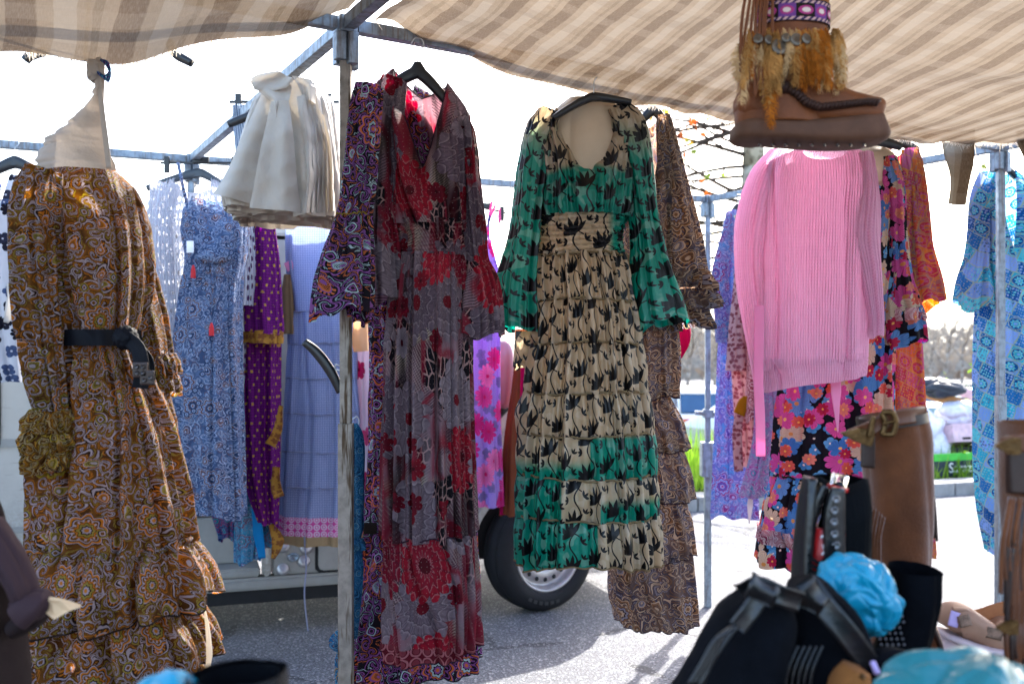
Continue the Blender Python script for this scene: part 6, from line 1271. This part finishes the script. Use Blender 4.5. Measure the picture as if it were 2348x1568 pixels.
for x, y, rr in ((1762, 92, .009), (1786, 108, .015), (1802, 88, .009), (1826, 92, .012), (1848, 90, .01), (1738, 90, .009)): lathe('coin', g, M['coin'], [(0, 0), (rr, 0), (rr, .002), (rr * .85, .003), (0, .0025)], Matrix.Translation(P(x, y, D - .085)) @ Matrix.Rotation(R(84), 4, 'X') @ Matrix.Rotation(r_.uniform(-.4, .4), 4, 'Y'), 18)
for i in range(8): x = 1694 + i * 9 + r_.uniform(-4, 4); cord('suede_string', g, M['mocca'], [(1720 + i * 8, -60, D - .07), (x + 10, 40, D - .075), (x + r_.uniform(-4, 12), 120 + r_.uniform(0, 50), D - .075), (x + 6 + r_.uniform(-6, 6), 180 + r_.uniform(0, 60), D - .07)], .0032, 5, 24)
cord('hanging_string', g, M['fray'], [(1815, -88, D), (1818, -140, D), (1820, -190, D)], .003, 5); cord('hanging_string', g, M['fray'], [(1790, -88, D), (1806, -140, D), (1820, -190, D)], .003, 5)
# ------------------------------------------------------------------ tall brown suede boot
def shaft_boot(t, D, mat, rows, folds=((3, .003, .005, 2),), seed=3, cr=.004): return sleeve('shaft', t, M[mat], D, rows, 70, 70, folds, seed, cr)
D = 1.78
g = thing('suede_boot', 'tall brown suede boot with buckled leather strap on the table', 'boot', None, P(2060, 1480, D))
zb = 800 + (CAMZ - ZTB) / D * F
shaft_boot(g, D, 'brown_suede', [(2046, 952, 72, .06), (2052, 1000, 74, .062), (2058, 1150, 72, .06), (2060, 1300, 66, .056), (2058, 1420, 60, .05), (2050, 1560, 62, .05), (2044, zb - 6, 66, .05)])
sleeve('foot', g, M['brown_suede'], D - .08, [(2104, zb - 34, 30, .03), (2060, zb - 44, 40, .045), (1990, zb - 36, 34, .045), (1930, zb - 24, 22, .04), (1905, zb - 20, 14, .02)], 40, 40, (), 1, 0, (1, 1), .8); 
sleeve('top_collar', g, M['dark_leather'], D, [(2044, 950, 76, .064), (2047, 972, 76, .065)], 60, 8, (), 1, 0)
st = strip('strap', g, M['brown_leather'], [(2122, 948, D - .03), (2090, 952, D - .066), (2040, 962, D - .074), (1990, 984, D - .068), (1950, 996, D - .05)], [.026, .028, .028, .026, .02], 50, 0, 0, .002)
bk = cord('buckle', g, M['brass'], [(2022, 946, D - .078), (2042, 944, D - .085), (2054, 968, D - .086), (2044, 996, D - .085), (2024, 994, D - .08), (2030, 970, D - .08), (2022, 946, D - .078)], .005, 8, 60); cord('buckle_pin', g, M['brass'], [(2024, 972, D - .086), (2050, 966, D - .09)], .003, 6)
box('strap_keeper', g, M['brass'], P(1998, 978, D - .078), (.008, .008, .036), Matrix.Rotation(R(12), 3, 'Y'), .002); prism('strap_tip', g, M['brass'], [(0, -.014), (.03, -.016), (.03, .014), (0, .01), (-.03, -.006)], -.004, .004, Matrix.Translation(P(1965, 994, D - .07)) @ Matrix.Rotation(R(14), 4, 'Y'), .002)
sleeve('pull_tab', g, M['dark_leather'], D - .062, [(1990, 1000, 16, .004), (1990, 1060, 16, .004), (1989, 1072, 16, .004)], 16, 14, (), 1, 0, (1, 1), .4)
for i in range(9): x = 1998 + (i % 5) * 7; cord('fringe_strand', g, M['brown_suede'], [(x, 1160 + 6 * i, D - .06), (x - 10, 1240, D - .07), (x - 14 + 4 * (i % 3), 1330, D - .068)], .0035, 5, 16)
for i in range(6): x = 2122 + i * 2; cord('fringe_strand', g, M['dark_leather'], [(x, 1070 + 8 * i, D), (x + 10, 1150, D - .01), (x + 12 + 2 * (i % 3), 1210 + 6 * i, D - .01)], .003, 5, 16)
# ------------------------------------------------------------------ black lace-up boot with a bottle in it
D = 1.58
zb = 800 + (CAMZ - ZTB) / D * F
g = thing('lace_boot', 'open black lace-up boot with silver eyelets and a bottle inside', 'boot', None, P(1930, 1500, D))
tube('ribbed_shaft', g, M['black_knit'], D + .02, [(1092, 1860, 1990, .06), (1180, 1856, 1988, .062), (1300, 1850, 1986, .062), (1450, 1850, 1980, .06), (zb - 10, 1850, 1980, .06)], 120, 60, (.7, 20, -4, 2, 'v'), 4, 0, 5, ((38, .0018, .001, 0),), 3, 0)
sleeve('eyelet_facing', g, M['black_leather'], D - .055, [(1922, 1118, 14, .008), (1914, 1170, 22, .01), (1912, 1240, 24, .01), (1918, 1310, 22, .01), (1926, 1400, 20, .01)], 20, 40, (), 1, 0, (1, 1), .5)
for i, y in enumerate((1144, 1170, 1196, 1224, 1250)): lathe('eyelet', g, M['chrome'], [(.003, 0), (.0062, 0), (.0066, .0015), (.005, .003), (.003, .001)], Matrix.Translation(P(1912 + (i - 2) ** 2 * 1.2, y, D - .068)) @ Matrix.Rotation(R(90), 4, 'X'), 18)
sleeve('tongue', g, M['black_leather'], D - .03, [(1890, 1112, 9, .008), (1872, 1150, 10, .01), (1858, 1220, 10, .01), (1856, 1320, 12, .01)], 20, 40, (), 1, 0, (1, 1), .5)
sleeve('side_flap', g, M['black_leather'], D - .02, [(1858, 1094, 12, .02), (1850, 1150, 12, .03), (1842, 1230, 12, .035), (1838, 1320, 14, .04), (1842, 1420, 20, .045)], 24, 40, (), 1, 0, (1, 1), .6)
for i in range(4): cord('lace', g, M['black_knit'], [(1850, 1270 + 18 * i, D - .05), (1880, 1290 + 12 * i, D - .08), (1916, 1262 + 22 * i, D - .07)], .003, 6, 20)
cord('lace', g, M['black_knit'], [(1912, 1252, D - .07), (1880, 1300, D - .09), (1870, 1330, D - .08)], .003, 6, 20)
sleeve('foot', g, M['black_leather'], D - .1, [(1960, zb - 40, 34, .03), (1920, zb - 54, 50, .045), (1850, zb - 44, 40, .048), (1780, zb - 30, 28, .04), (1760, zb - 24, 16, .02)], 40, 40, (), 1, 0, (1, 1), .8)
b = thing('bottle', 'clear plastic bottle with red cap ring and red label standing in the black boot', 'bottle', None, P(1912, 1330, D))
Tb = Matrix.Translation(P(1928, 1087, D - .015)) @ Matrix.Rotation(R(13), 4, 'Y'); lathe('bottle_body', b, M['bottle_clear'], [(.011, .0), (.013, -.001), (.013, -.016), (.0145, -.018), (.0145, -.022), (.0135, -.024), (.014, -.034), (.022, -.06), (.03, -.09), (.032, -.12), (.032, -.26), (.028, -.27)], Tb, 28)
lathe('cap_ring', b, M['label_red'], [(.0155, -.0185), (.0165, -.02), (.0165, -.024), (.0155, -.026)], Tb, 24); lathe('label', b, M['label_red'], [(.0325, -.088), (.033, -.089), (.033, -.17), (.0325, -.171)], Tb, 28)
for pts in ([(1880, 1232), (1890, 1226), (1896, 1240), (1886, 1256), (1896, 1262)], [(1884, 1252), (1894, 1240), (1902, 1238)], [(1882, 1272), (1892, 1262), (1904, 1268)]): cord('label_script', b, M['white_ink'], [(x + 2, y, D - .052) for x, y in pts], .0016, 5, 20)
# ------------------------------------------------------------------ two black suede boots leaning
D = 1.32
g = thing('black_boot', 'black suede boot lying on its side with strap and zip, leftmost of the dark heap', 'boot', None, P(1720, 1560, D))
sleeve('shaft', g, M['black_suede'], D, [(1764, 1366, 52, .05), (1748, 1410, 80, .06), (1716, 1480, 96, .068), (1684, 1570, 112, .075), (1650, 1660, 116, .078), (1610, 1740, 110, .075)], 70, 70, ((3, .004, .006, 2),), 5, .006, (1, 1))
sleeve('side_gusset', g, M['black_suede'], D + .06, [(1704, 1368, 16, .03), (1676, 1404, 28, .04), (1650, 1460, 30, .05), (1620, 1530, 34, .05), (1572, 1610, 40, .05)], 50, 50, ((3, .003, .005, 2),), 7, .006, (1, 1))
strip('collar_strap', g, M['black_leather'], [(1700, 1352, D - .04), (1740, 1342, D - .07), (1786, 1362, D - .075), (1834, 1378, D - .06)], .026, 40, 0, 0, .004); strip('strap_keeper', g, M['black_leather'], [(1752, 1330, D - .075), (1748, 1352, D - .085), (1736, 1376, D - .08)], .038, 16, 0, 0, .005)
strip('zip_pull', g, M['black_leather'], [(1736, 1374, D - .08), (1712, 1410, D - .085), (1690, 1438, D - .085)], .024, 20, 0, 0, .002); cord('zip_line', g, M['black_leather'], [(1688, 1436, D - .088), (1650, 1490, D - .095), (1610, 1560, D - .1), (1580, 1620, D - .1)], .003, 6, 40)
for i in range(5): cord('fringe_strand', g, M['black_leather'], [(1686, 1430, D - .085), (1664 - 5 * i, 1450 + 3 * i, D - .1), (1640 - 8 * i, 1500 + 5 * i, D - .1), (1610 - 8 * i, 1570, D - .1)], .0025, 5, 20)
D = 1.36
g = thing('black_boot', 'black suede boot with scalloped strap leaning beneath the blue bag', 'boot', None, P(1880, 1560, D))
sleeve('shaft', g, M['black_suede'], D, [(1846, 1338, 40, .045), (1862, 1385, 66, .055), (1888, 1470, 96, .066), (1900, 1580, 116, .07), (1900, 1700, 116, .07)], 70, 60, ((3, .004, .006, 2),), 3, .006, (1, 1))
strip('scalloped_strap', g, M['black_leather'], [(1846, 1330, D - .06), (1890, 1390, D - .075), (1940, 1450, D - .08), (1990, 1520, D - .07), (2010, 1560, D - .06)], .03, 50, 0, 0, .003); strip('strap_keeper', g, M['black_leather'], [(1880, 1348, D - .082), (1862, 1368, D - .09), (1846, 1392, D - .082)], .036, 16, 0, 0, .005)
for i in range(5): cord('piping', g, M['black_leather'], [(1830 + 14 * i, 1480, D - .085), (1806 + 14 * i, 1540, D - .09), (1800 + 14 * i, 1620, D - .09)], .002, 5, 20)
D = 1.58
g = thing('black_boot', 'wide black boot shaft with round perforations behind the blue bag', 'boot', None, P(2080, 1540, D))
zb = 800 + (CAMZ - ZTB) / D * F
sleeve('shaft', g, M['black_suede'], D, [(2096, 1302, 52, .055), (2094, 1360, 50, .055), (2080, 1440, 48, .05), (2056, 1520, 52, .05), (2050, zb - 10, 56, .05)], 60, 60, ((3, .003, .004, 2),), 3, .004)
for i in range(7):
    for j in range(5):
        x, y = 2030 + j * 13 + (i % 2) * 6 - i * 3, 1412 + i * 13
        if x < 2076: lathe('perforation', g, M['chrome'], [(0, 0), (.0028, 0), (.0026, .001), (0, .0012)], Matrix.Translation(P(x, y, D - .052)) @ Matrix.Rotation(R(90), 4, 'X'), 10)
g = thing('brown_boot', 'brown leather boot top with brass stud at the bottom of the dark heap', 'boot', None, P(1960, 1560, 1.25)); sleeve('shaft', g, M['felt_ochre'], 1.25, [(1964, 1532, 26, .03), (1952, 1570, 42, .04), (1945, 1640, 50, .045)], 40, 30, (), 1, .004, (1, 1)); lathe('stud', g, M['brass'], [(0, 0), (.004, 0), (0, .004)], Matrix.Translation(P(1978, 1550, 1.2)) @ Matrix.Rotation(R(90), 4, 'X'), 12)
g = thing('brown_boot', 'brown leather boot edge between perforated boot and sneaker', 'boot', None, P(2120, 1500, 1.8)); sleeve('shaft', g, M['mocca'], 1.8, [(2128, 1436, 16, .03), (2130, 1480, 26, .04), (2128, 1560, 34, .045), (2128, 1640, 40, .045)], 40, 30, (), 1, .004, (1, 1)); cord('braid', g, M['braid'], [(2140, 1440, 1.77), (2156, 1480, 1.76), (2160, 1500, 1.76)], .005, 6, 16)
# ------------------------------------------------------------------ bags
def bagfn(c):
    c = c.copy(); t = np.clip((c[:, 2] + .2) / 1.2, 0, 1); c[:, 0] += .25 * c[:, 2] * -1; c[:, 0] *= 1 - .25 * np.clip(-c[:, 2], 0, 1); return c
o = blob('plastic_bag', None, M['blue_plastic'], P(1972, 1364, 1.42), (.053, .05, .053), 12, .085, 6, True, 3, 9, bagfn, ((14, .22), (60, .13))); tag(o, 'crumpled bright blue plastic bag stuffed among the black boots', 'bag')
o = blob('plastic_bag', None, M['teal_plastic'], P(2215, 1628, 1.05), (.078, .065, .055), 23, .07, 6, True, 3, 8, None, ((10, .22), (50, .12))); tag(o, 'teal plastic bag in the bottom right corner', 'bag')
o = blob('plastic_bag', None, M['blue_plastic'], P(384, 1612, 1.0), (.034, .04, .028), 9, .03, 5, True, 2, 6, None, ((10, .2), (40, .1))); tag(o, 'blue plastic bag top at the bottom edge below the mustard dress', 'bag')
g = thing('black_bag', 'black bag edge at the bottom beneath the van sill', 'bag', None, P(540, 1620, 1.0)); tube('body', g, M['tote_black'], 1.0, [(1540, 446, 652, .04), (1570, 420, 655, .05), (1660, 410, 660, .05), (1760, 410, 660, .05)], 80, 30, None, -4, 0, 5, ((5, .003, .004, 1),), 3, .003); tube('lining', g, M['tote_black'], 1.0, [(1546, 460, 640, .034), (1600, 440, 645, .04)], 40, 10, None, -4, 0, 5, (), 3, 0)
# black shoe tip with pale stripe
g = thing('dark_shoe', 'dark rounded shoe toe with pale blue lace tip near the teal bag', 'shoe', None, P(2040, 1545, 1.3)); blob('toe', g, M['black_suede'], P(2046, 1540, 1.3), (.035, .04, .032), 3, .02, 4, False, 2, 4); cord('lace_tip', g, M['lilac_patch'], [(2000, 1516, 1.26), (2012, 1544, 1.25)], .004, 6, 8)
# ------------------------------------------------------------------ sneaker
D = 2.04
g = thing('sneaker', 'tan chunky sneaker with pale sole and lilac heel patch', 'shoe', None, P(2260, 1500, D))
sleeve('sole', g, M['sneaker_sole'], D, [(2154, 1474, 14, .03), (2168, 1484, 34, .045), (2220, 1498, 34, .052), (2300, 1506, 30, .054), (2400, 1508, 26, .056), (2480, 1506, 22, .05), (2505, 1504, 14, .03)], 40, 60, (), 1, 0, (1, 1), .55)
sleeve('sole_edge', g, M['sneaker_sole'], D, [(2158, 1450, 6, .034), (2176, 1456, 9, .05), (2230, 1474, 10, .057), (2310, 1484, 9, .059), (2420, 1488, 9, .06)], 30, 50, (), 1, 0, (1, 1), .55)
sleeve('upper', g, M['sneaker_tan'], D, [(2168, 1436, 12, .03), (2177, 1424, 34, .04), (2196, 1420, 38, .044), (2216, 1428, 34, .046), (2246, 1444, 30, .047), (2272, 1458, 26, .048), (2300, 1456, 38, .05), (2360, 1462, 42, .05), (2440, 1480, 28, .05), (2490, 1494, 12, .03)], 60, 60, ((3, .001, .002, 1),), 3, .002, (1, 1), .7)
sleeve('collar', g, M['sneaker_tan'], D - .026, [(2184, 1396, 5, .01), (2206, 1396, 5, .01), (2230, 1408, 5, .01), (2254, 1430, 5, .01), (2274, 1440, 5, .01), (2300, 1428, 5, .01)], 24, 40, (), 1, 0, (1, 1))
sleeve('lining', g, M['sneaker_lining'], D + .03, [(2186, 1402, 16, .008), (2240, 1416, 20, .008), (2280, 1412, 28, .008), (2330, 1404, 30, .008), (2380, 1420, 26, .008)], 20, 30, (), 1, 0, (1, 1))
strip('heel_patch', g, M['lilac_patch'], [(2192, 1402, D - .036), (2184, 1436, D - .042)], .02, 10); strip('snake_panel', g, M['snake'], [(2208, 1410, D - .042), (2216, 1436, D - .046)], .024, 10); strip('snake_panel', g, M['snake'], [(2262, 1448, D - .046), (2298, 1456, D - .05)], .022, 10)
# ------------------------------------------------------------------ fringed brown boot at the right edge
D = 1.5
zb = 800 + (CAMZ - ZTB) / D * F
g = thing('fringed_tall_boot', 'tall brown boot with leather fringe and buckles at the right edge', 'boot', None, P(2370, 1560, D))
sleeve('shaft', g, M['brown_suede'], D, [(2378, 968, 74, .06), (2380, 1100, 74, .06), (2384, 1300, 68, .055), (2390, 1500, 62, .05), (2390, zb - 6, 64, .05)], 60, 60, ((3, .003, .004, 2),), 5, .004)
sleeve('dark_panel', g, M['dark_leather'], D - .055, [(2346, 1000, 36, .012), (2346, 1080, 36, .012), (2346, 1130, 34, .012)], 20, 20, (), 1, 0, (1, 1), .4); strip('strap', g, M['brown_leather'], [(2300, 1024, D - .06), (2330, 1018, D - .07), (2380, 1012, D - .07)], .026, 20); prism('strap_tip', g, M['brass'], [(-.024, 0), (0, -.013), (.016, -.012), (.016, .012), (0, .012)], -.004, .004, Matrix.Translation(P(2316, 1022, D - .075)), .002)
strip('strap', g, M['brown_leather'], [(2308, 1438, D - .06), (2340, 1434, D - .07), (2380, 1430, D - .07)], .024, 20); prism('strap_tip', g, M['brass'], [(-.02, 0), (0, -.012), (.014, -.011), (.014, .011), (0, .011)], -.004, .004, Matrix.Translation(P(2312, 1438, D - .075)), .002)
for i in range(16):
    x = 2312 + (i % 8) * 6; y0 = 1140 + (i % 3) * 10; L = 220 + (i * 37) % 140; cord('fringe_strand', g, M[('brown_suede', 'dark_leather', 'brown_leather')[i % 3]], [(x + 6, y0, D - .06), (x - 10 + (i % 4) * 4, y0 + L * .4, D - .075), (x - 18 + (i % 5) * 7, y0 + L, D - .07)], .0042, 5, 20)
for i in range(8): x = 2308 + i * 6; cord('fringe_strand', g, M[('brown_leather', 'dark_leather')[i % 2]], [(x + 8, 1380 + 6 * (i % 3), D - .065), (x + (i % 3) * 5, 1470, D - .075), (x + 4 + (i % 4) * 5, 1560, D - .07)], .004, 5, 20)
# ------------------------------------------------------------------ blurred brown garment with card at the left edge
D = 1.62
g = thing('brown_garment', 'dark brown garment with rounded mauve cuff at the left edge of the photo', 'garment', None, P(20, 1560, D))
sleeve('body', g, M['brown_wool'], D, [(-60, 1150, 40, .04), (-50, 1260, 62, .06), (-45, 1400, 80, .07), (-40, 1560, 92, .08), (-40, 1680, 96, .08)], 70, 60, ((4, .006, .01, 2),), 4, .006, (1, 1))
sleeve('arm', g, M['mauve_wool'], D - .05, [(-30, 1200, 28, .03), (20, 1280, 30, .035), (52, 1340, 26, .035), (64, 1374, 22, .03)], 50, 50, ((4, .004, .006, 2),), 6, .006, (1, 1)); sleeve('cuff', g, M['mauve_wool'], D - .06, [(50, 1410, 34, .03), (72, 1392, 34, .035), (96, 1376, 28, .03), (110, 1366, 16, .02)], 50, 40, ((3, .004, .004, 2),), 7, .004, (1, 1)); sleeve('under_fold', g, M['brown_wool'], D - .04, [(36, 1440, 22, .03), (60, 1424, 26, .03), (92, 1404, 22, .03), (108, 1390, 12, .02)], 40, 30, (), 1, .004, (1, 1))
c_ = pyd('card', [P(94, 1396, D - .06), P(112, 1374, D - .07), P(140, 1378, D - .07), P(184, 1392, D - .06), P(160, 1400, D - .07), P(124, 1420, D - .075)] + [tuple(np.array(P(*q)) + np.array([0, .004, .0035])) for q in ((94, 1396, D - .06), (112, 1374, D - .07), (140, 1378, D - .07), (184, 1392, D - .06), (160, 1400, D - .07), (124, 1420, D - .075))], [(5, 4, 3, 2, 1, 0), (6, 7, 8, 9, 10, 11)] + [(i, (i + 1) % 6, 6 + (i + 1) % 6, 6 + i) for i in range(6)], M['card']); tag(c_, 'cream cardboard card sticking out of the brown garment cuff', 'card')
